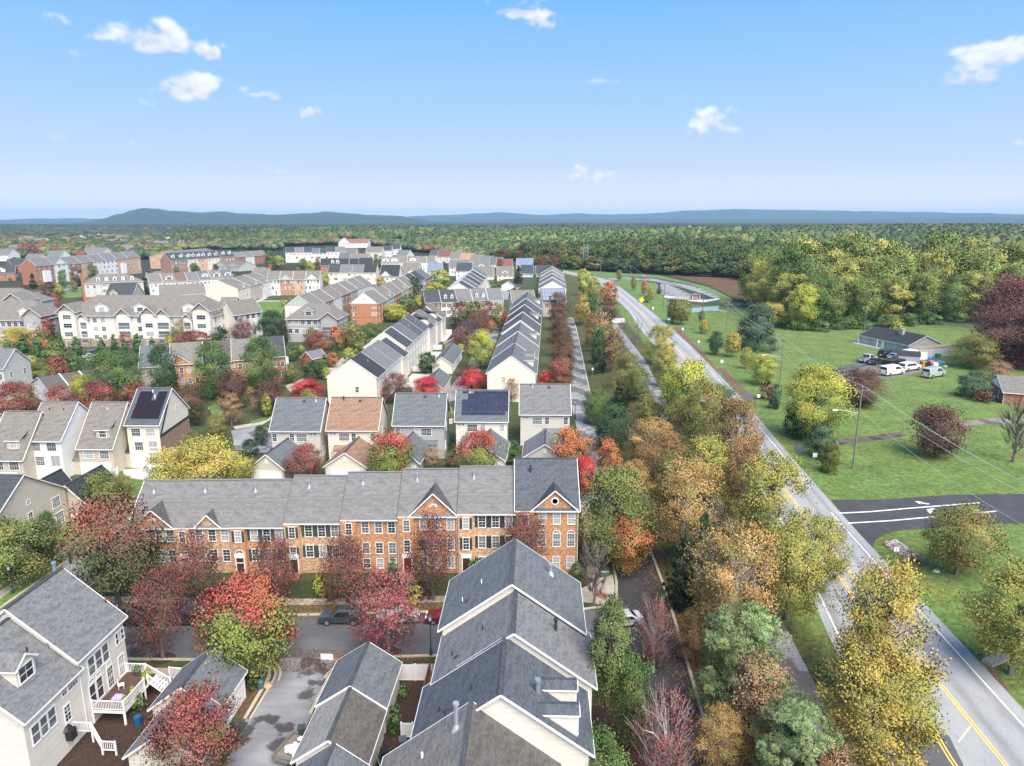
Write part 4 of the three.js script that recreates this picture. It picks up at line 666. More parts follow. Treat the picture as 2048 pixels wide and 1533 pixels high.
{ // five detached houses in a row behind the brick terrace, each with a garage
  const det = (o) => building({ name: 'house',near: 1,ridge: 'x',ang: 2,rise: 4.7,D: 9.6,eh: 7,...o });
  const roofs = [[537,641,861,M.slate,M.greyBeige,'grey-beige house with blue-grey roof, leftmost of the five behind the brick terrace'],[650,757,860,M.brown,M.cream,'cream house with reddish-brown roof behind the brick terrace'],[783,890,850,M.slate,M.greySide,'grey house with slate-blue roof between the brown and the solar roofs'],[908,1017,842,M.slate,M.creamPale,'cream house whose roof carries rows of blue solar panels'],[1038,1143,828,M.slateLight,M.greyLight,'pale grey house with grey roof beside the lane, rightmost of the five']];
  roofs.forEach(([x0,x1,y,roof,wall,label],i) => det({ label,p0: [x0,y],p1: [x1,y],wall,roof,oh: .45,cap: M.ridgeGrey,
    win: [['f',4.6,1.9,1.4,[i === 0 ? .62 : i === 1 ? .33 : i === 2 ? .65 : i === 3 ? .32 : .34],{ cols: 6,rows: 4 }],['f',4.6,.8,1.4,[i === 0 ? .42 : i === 1 ? .52 : i === 2 ? .46 : i === 3 ? .53 : .54,i === 0 ? .06 : i === 1 ? .9 : i === 2 ? .08 : i === 3 ? .9 : .92],{ cols: 2,rows: 4 }],['f',5.8,.45,.3,i === 0 || i === 2 ? [.82,.9] : [.07,.14],{ cols: 2,rows: 1,pane: M.glass,casing: .06 }],['f',1.3,1.9,1.4,[i % 2 ? .35 : .62],{ cols: 4,rows: 4 }],
      ...(x1<1000 ? [['r',4.6,.8,1.4,[.45],{}],['r',1.4,1.6,1.4,[.2],{ cols: 4 }]] : [['l',4.4,.8,1.4,[.4],{}]])],
    more: (t,d,[g]) => {
      flue(t,g,d.W*(i === 1 ? .24 : i === 4 ? .24 : i === 0 ? .82 : i === 2 ? .86 : .25),4.3,.1,.7,i === 1 ? M.pipeBlack : M.galv,true,i === 1 ? null : M.galv);
      for (const [a,b] of [[.55,2.1],[.78,2.3],[.86,1.2],[.3,1.4]]) flue(t,g,d.W*a,b,.05,.3,M.galv,false);
      const v = new MB(),p = g.pt(d.W*.58,g.y(4.2),4.2); v.cyl(p[0],p[1] - .05,p[2],.32,.2,.25,10); v.build('roof_vent',M.pipeBlack,t);
      const pr = new MB(),px = i % 2 ? .12 : .46; pr.poly([d.W*px,3.1,1.3],[d.W*(px+.42),3.1,1.3],[d.W*(px+.42),3.75,.02],[d.W*px,3.75,.02]); pr.build('porch_roof',roof,t); const pw = new MB(); pw.box(d.W*px+.15,0,.0,d.W*(px+.42) - .15,3.05,1.0); pw.build('porch_wall',wall,t);
      if (i === 3) { let n = 0; const cell = (r,c0,c1,w,hh) => { for (let c = c0; c<c1; c++) { const m = new MB(),a0 = 1.05+c*w,b0 = .55+r*.98; const q = (a,b) => [a,g.y(b)+.13,-b]; m.poly(q(a0,b0),q(a0+w - .04,b0),q(a0+w - .04,b0+hh),q(a0,b0+hh)); m.build('solar_panel',(n = (n*5+3) % 11) % 3 === 0 ? M.solarB : M.solar,t); } }; cell(0,0,5,1.72,.55); cell(.65,0,8,1.15,.92); cell(1.65,0,8,1.15,.92); cell(2.65,1,8,1.15,.92); cell(3.65,0,1,1.15,.8); cell(3.65,2,8,1.15,.8); }
    } }));
  const g = (label,p0,p1,far,roof,wall,ang) => garage({ label,p0,p1,far,roof,wall,ang,eh: 2.8,rise: 2.5,oh: .35,more: (t,d) => { garageDoor(t,d,'f',d.W*.5,4.8,2.1); const v = new MB(); v.box(d.W*.5 - .3,3.6,.01,d.W*.5+.3,4.4,.05); v.build('gable_vent',M.offwhite,t); } });
  g('grey-beige garage with blue-grey roof left of the red-leaved tree',[495,938],[570,941],[612,905],M.slate,M.greyBeige);
  g('cream garage with brown roof behind the brick terrace',[645,935],[735,937],[765,898],M.brown,M.cream);
  g('grey garage with blue-grey roof half hidden by the red and green tree',[766,926],[840,928],[852,890],M.slate,M.greySide);
  g('cream garage with blue-grey roof behind the yellow-red tree',[928,921],[1011,923],[1014,885],M.slate,M.creamPale);
  g('pale grey garage with white gable vent beside the orange tree',[1043,917],[1136,919],[1140,886],M.slateLight,M.greyLight);
}

// ---------------------------------------------------------------- middle distance
{ // long cream row and its facing row on the two sides of the alley
  const w3 = (n,W = .95) => [['r',5.6,W,1.4,n,{}],['r',2.9,W,1.4,n,{}],['r',.5,W,1.7,n,{}]];
  building({ name: 'townhouse_row',cat: 'row houses',label: 'long row of cream townhouses with stepped dark roofs left of the alley',ridge: 'z',p0: [650,755],p1: [756,756],far: [898,633],eh: 8,rise: 4.3,wall: M.creamPale,roof: M.slate,ang: 0,cap: null,
    units: [[1,0,null,M.charcoal],[1,.05,null,M.slateLight],[1,0,null,M.slateLight],[.7,-.5,null,M.slateDark,.5],[1,1.0,null,M.slateDark],[1,1.3,null,M.slate],[1,1.2,null,M.slateBlue],[1,1.25,null,M.slateBlue],[.9,.6,null,M.slateDark,.6],[1,.8,null,M.darkTan],[1,.3,null,M.slateDark,.5],[1,.6,null,M.darkTan,.9]],
    win: [...w3(24),['f',4.2,.8,1.4,[.6],{}],['f',1.4,.8,1.4,[.32],{}]],
    more: (t,d,gs) => { for (const k of [8,10]) dormer(t,d,gs[k],gs[k].l/2,3.4,2.0,1.0,M.creamPale,M.slateDark,{ far: true,shed: 1,ww: 1.6 }); for (const [k,a] of [[0,.6],[1,.5],[2,.7],[4,.3],[6,.4],[7,.6]]) flue(t,gs[k],gs[k].l*a,gs[k].S*.72,.09,.6,k === 4 ? M.pipeBlack : M.galv);
      for (const z of [9,26]) { const b = new MB(); b.box(-2.6,0,-z - 5,.02,5.6,-z); b.build('side_wing',M.creamPale,t); const r = new MB(); r.box(-2.9,5.6,-z - 5.2,.02,5.9,-z+.2); r.build('flat_roof',M.slate,t); } } });
  building({ name: 'townhouse_row',cat: 'row houses',label: 'row of cream townhouses with stepped gables right of the alley, beside dark red street trees',ridge: 'z',p0: [971,743],p1: [1073,747],far: [1086,613],eh: 8,rise: 4.4,wall: M.creamPale,roof: M.slate,ang: 0,cap: M.slateDark,
    units: [[1,-.6,null,M.slate],[1,-.5,null,M.slateLight],[1,-.2,null,M.slate],[1,.5,null,M.slateBlue],[1,.9,null,M.slateDark],[1,1.3,null,M.slateBlue],[1.3,1.6,null,M.slate]],
    win: [['l',5,.95,1.4,18,{}],['l',2.2,.95,1.4,18,{}],['f',2.2,.8,1.5,[.72],{}],['f',5,.8,1.4,[.34],{}]],
    more: (t,d,gs) => { for (const k of [0,2,4,6]) for (const a of k === 0 ? [.35,.75] : [.5]) dormer(t,d,gs[k],gs[k].l*a,2.6,1.9,.7,M.creamPale,M.slate,{ far: true,rise: .6,ww: 1.2 }); gs.forEach((g,k) => flue(t,g,g.l*.5,g.S*.38,.1,.6,M.pipeBlack)); } });
  garage({ label: 'cream garage with three stepped blue-grey roofs beside the alley',p0: [862,730],p1: [906,730],far: [923,700],eh: 2.9,rise: 2.2,roof: M.slate,wall: M.cream,ang: 0,more: (t,d) => { for (const s of [.2,.5,.8]) garageDoor(t,d,'r',s*d.D,4.4,2.1); } });
  garage({ label: 'cream garage with blue-grey roof among bright red trees',p0: [836,778],p1: [888,776],far: [880,752],eh: 2.9,rise: 2.2,roof: M.slate,wall: M.cream,ang: 0 });
  garage({ label: 'garage with brick gable and dark roof beside the alley trees',p0: [887,688],p1: [936,688],far: [962,646],eh: 2.9,rise: 2.3,roof: M.slateDark,wall: M.brickBrown,ang: 0 });
}
const F = (n) => [['f',5.4,.9,1.4,n,{}],['f',2.4,.9,1.5,n,{}]];
const F3 = (n,a = 6.6) => [['f',a,.95,1.4,n,{}],['f',a - 2.8,.95,1.4,n,{}],['f',a - 5.6,.95,1.5,n,{}]];
const R2 = (n) => [['r',5.4,.9,1.4,n,{}],['r',2.4,.9,1.5,n,{}]];
const L2 = (n) => [['l',5.4,.9,1.4,n,{}],['l',2.4,.9,1.5,n,{}]];
building({ name: 'townhouse_row',cat: 'row houses',label: 'row with white dormers and two roof colours behind the alley trees',p0: [850,606],p1: [1008,601],eh: 7.2,D: 12,rise: 5,wall: M.brickPale,units: [[1,0,M.brickRed,M.slateDark],[1,0,M.whiteSide,M.slateDark],[1,.2,M.brickPale,M.slateLight],[1,.2,M.brickPale,M.slateLight],[1,.2,M.offwhite,M.slateLight]],cap: null,win: [['f',4.6,1,1.6,15,{ shut: M.shutR }],['f',1.4,1,1.7,15,{ shut: M.shutR }],...R2(3)],
  more: (t,d,gs) => { for (const k of [1,3]) for (const a of [.3,.72]) dormer(t,d,gs[k],gs[k].l*a,1.3,1.7,1.4,M.white,gs[k].roof,{ ww: .7,wh: 1.2,rise: .7 }); } });
building({ name: 'house',label: 'house with blue solar roof and dormer above the dark red street trees',p0: [1085,604],p1: [1134,603],eh: 7.2,D: 10,rise: 5.4,wall: M.beige,roof: M.slateDark,win: [['f',4.4,1,1.7,[.2,.45],{ shut: M.shutR }],['f',1.4,1,1.7,[.2,.45],{}]],more: (t,d,[g]) => { for (let r = 0; r<3; r++) for (let c = 0; c<7; c++) { if (r === 0 && c>1 && c<5) continue; const w = d.W/7.2,m = new MB(),a0 = .15+c*w,b0 = .3+r*1.5,q = (a,b) => [a,g.y(b)+.15,-b]; m.poly(q(a0,b0),q(a0+w - .06,b0),q(a0+w - .06,b0+1.42),q(a0,b0+1.42)); m.build('solar_panel',M.solarPale,t); } dormer(t,d,g,d.W/2,3,1.1,.5,M.beige,M.slateDark,{ rise: .9 }); } });
building({ name: 'house',label: 'tan-roofed house behind the far end of the stepped cream row',p0: [1024,605],p1: [1072,604],eh: 7,D: 10,rise: 5,wall: M.cream,roof: M.tan,win: F(3),more: (t,d,[g]) => dormer(t,d,g,d.W*.6,5,.1,-.05,M.cream,M.tan,{ flush: 1,rise: 2 }) });
building({ name: 'townhouse_row',cat: 'row houses',label: 'receding row with many narrow dark roofs and white firewalls',ridge: 'z',p0: [886,584],p1: [946,582],far: [959,556],eh: 8,rise: 4.6,wall: M.creamPale,ang: 0,cap: null,units: [[1,0,null,M.slateDark],[1,.5,null,M.slate],[1,.8,null,M.slateDark],[1,1.2,null,M.slateBlue],[1,1.6,null,M.slateDark],[1,2.2,null,M.slate]],win: [...R2(12),['f',5,.8,1.4,[.4,.6],{}]] });
building({ name: 'townhouse_row',cat: 'row houses',label: 'row of tan and grey stepped gables near the road bend',ridge: 'z',p0: [1076,579],p1: [1132,578],far: [1124,546],eh: 7,rise: 4.4,wall: M.creamPale,ang: 0,cap: null,units: [[1,0,null,M.slateLight],[1,.5,null,M.slate],[1,.9,null,M.tan],[1,1.4,null,M.tanGrey],[1,1.8,null,M.slateDark]],win: [...L2(10),['f',5,.8,1.4,[.4,.6],{}]] });
{ // small houses of the centre
  const h = (label,x0,x1,y,roof,wall,o = {}) => building({ name: 'house',label,p0: [x0,y],p1: [x1,y],eh: o.eh ?? 7,D: o.D ?? 11,rise: o.rise ?? 5.5,wall,roof,cap: null,ang: o.ang ?? 0,win: F(o.n ?? 3).concat(o.left ? L2(2) : [],o.right ? R2(2) : []),more: o.more });
  const dorm = (t,d,[g]) => dormer(t,d,g,d.W/2,5,1,.8,g.wall,g.roof,{ shed: 0,rise: 1.2 });
  h('tan-roofed cream house left of the twin white garages',950,988,551,M.tan,M.cream); h('tan-roofed cream house beside the dark spruce',993,1027,550,M.tan,M.cream,{ more: dorm });
  h('dark-roofed house behind the narrow-roofed row',911,944,542,M.slateDark,M.whiteSide); h('grey-roofed house left of the dark-roofed one',897,938,535,M.slateLight,M.whiteSide,{ left: 1 }); h('grey-roofed house behind the tan roofs',946,979,536,M.slateLight,M.whiteSide,{ more: dorm });
  h('house with maroon roof in the centre distance',992,1025,532,M.redbrown,M.cream,{ left: 1 }); h('house with glittering solar roof near the road bend',1032,1066,531,M.solarPale,M.whiteSide,{ left: 1 }); h('dark-roofed pale house right of the spruce',1040,1067,547,M.slateDark,M.blueSide); h('dark-roofed house nearest the road bend',1071,1105,547,M.slateDark,M.beige,{ left: 1 });
  h('house with sky-blue metal roof behind green trees',853,884,542,M.blueRoof = roofMat([.24,.30,.39]),M.blueSide,{ right: 1,n: 4 });
  for (const [label,x0,x1,y] of [['white gabled garage left of the small round tree',963,985,571],['white gabled garage right of the small round tree',1002,1029,572]]) garage({ label,p0: [x0,y],p1: [x1,y],D: 8,eh: 3.2,rise: 2.6,roof: M.tan,wall: M.whiteSide,ang: 0,more: (t,d) => garageDoor(t,d,'f',d.W*.5,4.8,2.2) });
  garage({ label: 'long low garage with slate roof behind the round tree',p0: [1031,576],p1: [1060,576],D: 7,eh: 2.8,rise: 1.8,roof: M.slateDark,wall: M.cream,ridge: 'x',ang: 0 });
  const far = [['blue-roofed',M.slateBlue,858,870,511],['red-brown-roofed',M.redbrown,873,890,513],['pale tan-roofed',M.tan,899,912,516],['orange-roofed',M.orange,918,936,519],['mid-tan-roofed',M.tanGrey,938,954,522],['light grey-roofed',M.slateLight,957,974,525],['grey-blue-roofed',M.slate,976,994,528]];
  for (const [n,roof,x0,x1,y] of far) building({ name: 'house',label: n+' house with white gable in the diagonal row before the woods',p0: [x0,y],p1: [x1,y+1.2],eh: 7,D: 14,rise: 5.5,wall: M.creamPale,roof,cap: null,ang: -12,win: [...F(2),...R2(3)] });
}
building({ name: 'townhouse_row',cat: 'row houses',label: 'row of grey-roofed townhouses with a big blank orange brick end wall',ridge: 'z',p0: [699,608],p1: [757,608],far: [826,556],eh: 9.4,rise: 4.6,wall: M.brickOrange,gableWall: M.white,roof: M.tanGrey,ang: 0,cap: null,units: [[1,0,M.brickOrange,M.tanGrey],[1,.2,M.greySide,M.tanGrey],[1,.3,M.brickRed,M.tanGrey],[1,.4,M.sage,M.tan],[1,.6,M.brickRed,M.tanGrey],[1,.8,M.brickRed,M.slateDark],[1,1,M.blueSide,M.slateDark],[1,1,M.brickRed,M.slate]],
  win: [['r',6.9,.95,1.4,24,{}],['r',4,.95,1.4,24,{}],['r',1.2,.95,1.5,24,{}],['f',7.0,.9,1.3,[.1],{ shut: M.shutN }],['f',4,.9,1.3,[.1],{ shut: M.shutN }],['f',1,.9,1.3,[.1],{ shut: M.shutN }],['f',7.4,1.9,.5,[.87],{ cols: 3,rows: 1 }],['f',4.2,2,1.4,[.87],{ cols: 4 }]],more: (t,d,gs) => { const b = new MB(); b.box(0,3.3,0,d.W,3.5,.06); b.build('belt_course',M.brickBrown,t); const v = new MB(); v.box(d.W/2 - .25,11,.01,d.W/2+.25,12,.06); v.build('gable_vent',M.greySide,t); for (const k of [1,3,5]) dormer(t,d,gs[k],gs[k].l/2,3,.8,.1,M.sage,M.tan,{ far: true,flush: 1,rise: 1.4 }); } });
building({ name: 'townhouse_row',cat: 'row houses',label: 'receding row of grey-roofed townhouses with pale green gable end',ridge: 'z',p0: [567,613],p1: [628,609],far: [716,568],eh: 9,rise: 4.4,wall: M.creamPale,gableWall: M.sage,roof: M.tanGrey,ang: 0,cap: null,units: [[1,0,M.creamPale,M.tanGrey],[1,.1,M.brickRed,M.tanGrey],[1,.4,M.whiteSide,M.tanGrey],[1,.4,M.brickBrown,M.tan],[1,.6,M.greySide,M.tanGrey],[1,.8,M.whiteSide,M.tanGrey],[1,.9,M.whiteSide,M.tan]],win: [['r',6.5,.95,1.4,21,{}],['r',3.7,.95,1.4,21,{}],['f',5.2,.8,1.4,[.2,.8],{}]] });
building({ name: 'townhouse_row',cat: 'row houses',label: 'brick and white townhouses with small front gables facing the green',p0: [532,560],p1: [639,559],eh: 9.6,D: 12,rise: 4.6,wall: M.brickPale,cap: null,units: [[1,0,M.whiteSide,M.tan],[1,0,M.brickOrange,M.tan],[1,0,M.brickPale,M.tan],[1.1,0,M.whiteSide,M.tan]],win: [['f',7.2,1.1,1.7,16,{}],['f',3.6,1.1,1.8,13,{}],['f',.4,1.0,2.2,9,{ pane: M.glassMid }],['r',7,.9,1.4,[.4],{}]],more: (t,d,gs) => { dormer(t,d,gs[1],gs[1].l*.5,6,.2,-.05,M.sage,M.tan,{ flush: 1,rise: 3,win: 0 }); dormer(t,d,gs[3],gs[3].l*.45,6,.2,-.05,M.white,M.tan,{ flush: 1,rise: 3,win: 0 }); const b = new MB(); b.box(-5,2.9,-1,0,3.2,1.5); b.box(-5,0,1.3,-4.8,3,1.5); b.box(-2.6,0,1.3,-2.4,3,1.5); b.build('porch',M.white,t); } });
building({ name: 'house',label: 'white house with dormer joined to the left of the brick townhouses',p0: [500,553],p1: [534,553],eh: 9.4,D: 13,rise: 4.4,wall: M.whiteSide,roof: M.tan,cap: null,win: F3(4,6.4),more: (t,d,[g]) => dormer(t,d,g,d.W*.7,4,1.6,1.4,M.white,M.tan,{ rise: .6 }) });
building({ name: 'townhouse_row',cat: 'row houses',label: 'row with cream gable end and brick fronts left of the green',ridge: 'z',p0: [398,578],p1: [440,583],far: [511,557],eh: 8.6,rise: 4.4,wall: M.cream,ang: 0,roof: M.tan,cap: null,units: [[1,0,M.cream,M.tan],[1,.2,M.beige,M.tan],[1,.5,M.whiteSide,M.tan],[1.2,.6,M.brickOrange,M.tan]],win: [['r',6,1,1.5,15,{}],['r',3.2,1,1.5,15,{}],['r',.5,1,1.7,12,{}]],more: (t,d,gs) => { for (const g of gs) dormer(t,d,g,g.l/2,4,.2,-.05,M.white,M.tan,{ far: true,flush: 1,rise: 2 }); } });
building({ name: 'townhouse_row',cat: 'row houses',label: 'white-walled row with alternating roof colours and round-topped dormers',p0: [298,566],p1: [468,557],eh: 8.2,D: 11,rise: 4.6,wall: M.whiteSide,cap: null,units: [[1.1,0,M.whiteSide,M.tanGrey],[1,0,M.whiteSide,M.tan],[1,.1,M.cream,M.brown2 = roofMat([.22,.16,.13])],[1,.1,M.greyLight,M.slateLight],[1,.4,M.whiteSide,M.slate],[1,.4,M.whiteSide,M.tan],[1,.5,M.whiteSide,M.slate]],win: [['f',5.6,1.1,1.3,21,{}],['f',2.6,1,1.3,14,{}]],more: (t,d,gs) => { for (const k of [1,4,5,6]) dormer(t,d,gs[k],gs[k].l*.55,4,1.8,1.2,M.white,gs[k].roof,{ rise: .7,ww: 2.4 }); } });
building({ name: 'townhouse_row',cat: 'row houses',label: 'terrace of brick and white fronts climbing away at the far left',p0: [72,532],p1: [281,515],eh: 13.4,D: 12,rise: 4.8,wall: M.brickRed,cap: null,units: [[1.2,0,M.brickRed,M.slateLight],[1,0,M.whiteSide,M.slateLight],[1,-.6,M.brickRed,M.slateLight],[1,-.3,M.brickPale,M.slateLight],[1,-.3,M.offwhite,M.slateLight],[1,0,M.whiteSide,M.slateLight],[1,.3,M.brickPale,M.slateLight],[1.2,.6,M.brickPale,M.slateLight]],win: [['f',10.6,1.4,1.8,24,{ casing: .2 }],['f',7,1.4,1.8,24,{ casing: .2 }],['f',3.4,1.4,1.9,20,{ casing: .2 }]],more: (t,d,gs) => { dormer(t,d,gs[1],gs[1].l/2,gs[1].l*.8,.4,-.05,M.white,M.slateLight,{ flush: 1,rise: 3.4,win: 0 }); for (const k of [0,2,6]) { const b = new MB(),a = gs[k].a0+gs[k].l*.3; b.box(a,1.5,0,a+gs[k].l*.4,9.4,1.2); b.build('bay',M.white,t); } } });
building({ name: 'apartment_building',cat: 'apartment block',label: 'grey hip-roofed block with five small dormers and a tall brick chimney',p0: [166,568],p1: [287,563],eh: 10.2,D: 16,rise: 4.2,hip: 1,wall: M.greyLight,roof: M.tanGrey,cap: null,win: [['f',7.4,1.1,1.6,9,{}],['f',4.2,1.1,1.6,9,{}],['l',7.4,1,1.6,3,{}]],more: (t,d,[g]) => { for (const a of [.24,.38,.52,.66,.82]) dormer(t,d,g,d.W*a,1.9,1.8,1.4,M.white,M.tanGrey,{ rise: .8,ww: .9,wh: 1.3 }); const c = new MB(); c.box(-1.2,0,-3,0,16,.2); c.box(-1.35,15.4,-3.1,.1,16,.3); c.build('chimney',M.brickRed,t); const b = new MB(); b.box(0,0,0,d.W,2.6,.06); b.box(-.06,0,-d.D,0,2.6,0); b.build('brick_base',M.brickRed,t); for (const a of [.3,.75]) { const q = new MB(); q.box(d.W*a,3,-.1,d.W*a+3.6,9.6,.04); q.build('balcony',M.blind,t); const r = new MB(); for (const y of [3,6.4]) { r.box(d.W*a,y,0,d.W*a+3.6,y+1,.8); } r.build('railing',M.white,t); } } });
building({ name: 'house',label: 'brick clubhouse with dark slate roofs at the left edge, beyond the grey apartments',p0: [-40,548],p1: [30,546],eh: 6,D: 16,rise: 5,wall: M.brickRed,roof: M.slateDark,cap: null,win: [['f',2.4,1.6,2,[.3,.5,.7,.88],{}],['r',2.4,1.4,2,3,{}]],more: (t,d,[g]) => dormer(t,d,g,d.W*.55,7,2,1,M.white,M.slateDark,{ rise: 2 }) });
building({ name: 'house',label: 'dark slate hall with brick gable behind the brick clubhouse',p0: [24,532],p1: [70,530],eh: 6,D: 18,rise: 5.4,wall: M.brickRed,roof: M.slateDark,cap: null,win: [['f',2.4,1.6,2,4,{}]],more: (t,d,[g]) => dormer(t,d,g,d.W*.72,10,.3,-.05,M.brickRed,M.slateDark,{ flush: 1,rise: 4 }) });
building({ name: 'townhouse_row',cat: 'row houses',label: 'brick and cream row under one dark roof with a line of white dormers',p0: [340,521],p1: [470,513],eh: 11,D: 12,rise: 5.5,wall: M.brickPale,roof: M.slateDark,cap: null,units: [[1.6,0,M.brickBrown,M.slateDark],[1,0,M.cream,M.slateDark],[1,0,M.brickPale,M.slateDark],[1.4,0,M.cream,M.slateDark],[1.5,.4,M.brickBrown,M.slateDark]],win: [['f',7.6,1.4,1.8,18,{ casing: .18 }],['f',4,1.4,1.8,18,{ casing: .18 }]],more: (t,d,gs) => { for (const g of gs) for (const a of [.28,.74]) dormer(t,d,g,g.l*a,3,2.4,1.6,M.white,M.slateDark,{ rise: .9 }); } });
building({ name: 'townhouse_row',cat: 'row houses',label: 'brick-sided grey-roofed house left of the dark dormered row',ridge: 'z',p0: [297,514],p1: [334,516],far: [345,506],eh: 11,rise: 4.6,wall: M.brickPale,roof: M.slateLight,ang: 0,cap: null,win: [['f',7.6,1.2,1.8,5,{}],['f',4,1.2,1.8,5,{}],['r',7,1.2,1.8,3,{}]] });
building({ name: 'townhouse_row',cat: 'row houses',label: 'tan-roofed brick and white row left of the large round green trees',p0: [473,515],p1: [535,510],eh: 8.6,D: 12,rise: 4.6,wall: M.brickRed,cap: null,units: [[1,0,M.brickRed,M.tan],[1,0,M.whiteSide,M.tanGrey],[1.6,0,M.brickRed,M.tanGrey]],win: F(8) });
building({ name: 'townhouse_row',cat: 'row houses',label: 'long white-walled row with alternating grey roofs and a brick end',p0: [570,505],p1: [690,504],eh: 11,D: 12,rise: 4.8,wall: M.creamPale,cap: null,units: [[1.1,0,M.creamPale,M.slateDark],[1,0,M.creamPale,M.slateLight],[1,0,M.creamPale,M.slateDark],[.9,-.9,M.creamPale,M.slate],[.8,-.9,M.creamPale,M.slateDark],[1.1,.4,M.creamPale,M.slateDark],[1.1,.4,M.creamPale,M.slateLight]],win: [['f',8,1.3,1.3,16,{}],['f',4.4,2.4,1.6,8,{ cols: 3 }],['l',7,1,1.6,2,{}]] });
building({ name: 'house',label: 'low grey community hall with two shallow gables in front of the dormered row',p0: [424,532],p1: [478,534],eh: 4.2,D: 20,rise: 4,wall: M.sage,roof: M.darkTan,ridge: 'x',cap: null,win: [['f',1,2,2,4,{}]],more: (t,d,[g]) => { for (const a of [.3,.75]) dormer(t,d,g,d.W*a,13,.2,-.05,M.sage,M.darkTan,{ flush: 1,rise: 3 }); } });
building({ name: 'townhouse_row',cat: 'row houses',label: 'white four-unit row with dark and pale slate roofs, facing the alley roofs',p0: [655,545],p1: [752,545],eh: 8.6,D: 12,rise: 4.9,wall: M.creamPale,cap: null,units: [[1,0,null,M.slateDark],[1,.05,null,M.slateLight],[.95,0,null,M.slateLight],[1.1,-.05,null,M.charcoal]],win: [['f',6.2,1.5,1.2,[.07,.17,.44,.56,.9],{}],['f',3,2.6,1.6,[.16,.34,.66,.83],{ cols: 3 }]] });
garage({ label: 'flat white garage block with slate roof below the four-unit row',p0: [712,576],p1: [752,576],ridge: 'x',D: 7,eh: 3.4,rise: 1.4,roof: M.slate,wall: M.white,ang: 2 });
building({ name: 'townhouse_row',cat: 'row houses',label: 'brick row with charcoal roof and twin dormers behind the four-unit row',p0: [640,531],p1: [746,530],eh: 8.6,D: 12,rise: 5,wall: M.brickRed,roof: M.charcoal,cap: null,units: [[1.6,0],[1,-.3],[.9,-.3],[1.3,.2]],win: F(14),more: (t,d,gs) => { for (const a of [.7,.98]) dormer(t,d,gs[0],gs[0].l*a,2.6,2.2,1.4,M.white,M.charcoal,{ rise: .9 }); } });
{
  const h = (label,x0,x1,y,roof,wall,o = {}) => building({ name: 'house',label,p0: [x0,y],p1: [x1,y+(o.dy ?? 0)],eh: o.eh ?? 8,D: o.D ?? 13,rise: o.rise ?? 5.5,wall,roof,cap: null,ang: o.ang ?? 1,win: [...F(o.n ?? 4),...R2(2)],more: o.more });
  h('charcoal-roofed house with white front gable near the yellow tree',759,798,553,M.charcoal,M.whiteSide,{ D: 15,rise: 7,more: (t,d,[g]) => dormer(t,d,g,d.W*.3,7,.2,-.05,M.white,M.charcoal,{ flush: 1,rise: 3.2 }) });
  h('tan-roofed house left of the blue-roofed one',801,838,548,M.tan,M.cream,{ D: 16,rise: 7,more: (t,d,[g]) => dormer(t,d,g,d.W*.6,6,.6,.2,M.cream,M.tan,{ flush: 1,rise: 2 }) });
  h('white house with brick left gable and tan roof in the upper centre',730,764,504,M.tan,M.creamPale,{ eh: 9,ang: -4 }); h('dark-roofed house right of the brick-gabled one',764,783,501,M.slateDark,M.whiteSide,{}); h('grey-roofed house with dark gable right of the dark-roofed one',790,816,512,M.slateLight,M.creamPale,{ ang: -14,D: 18 }); h('small dark gabled house at the wood edge, upper centre',778,800,498,M.slateDark,M.whiteSide,{});
  h('wide tan-roofed house behind the charcoal-roofed row',697,735,522,M.tan,M.cream,{ D: 18,rise: 6 }); h('pale slate roof house left of the wide tan roof',676,704,518,M.slate,M.whiteSide,{}); h('brown-roofed low house behind the long white row',690,712,507,M.darkTan,M.cream,{ eh: 6 });
}
building({ name: 'townhouse_row',cat: 'row houses',label: 'tan-roofed row with white gabled dormers, centre distance',p0: [762,526],p1: [871,525],eh: 9,D: 12,rise: 4.6,wall: M.creamPale,roof: M.tan,cap: null,units: [[1,0],[1,0],[1,.2],[1.2,.2],[1,.3],[1,.3]],win: F(16),more: (t,d,gs) => { for (const k of [0,1,3]) dormer(t,d,gs[k],gs[k].l*.5,5.5,2.2,1,M.white,M.tan,{ rise: 1 }); } });
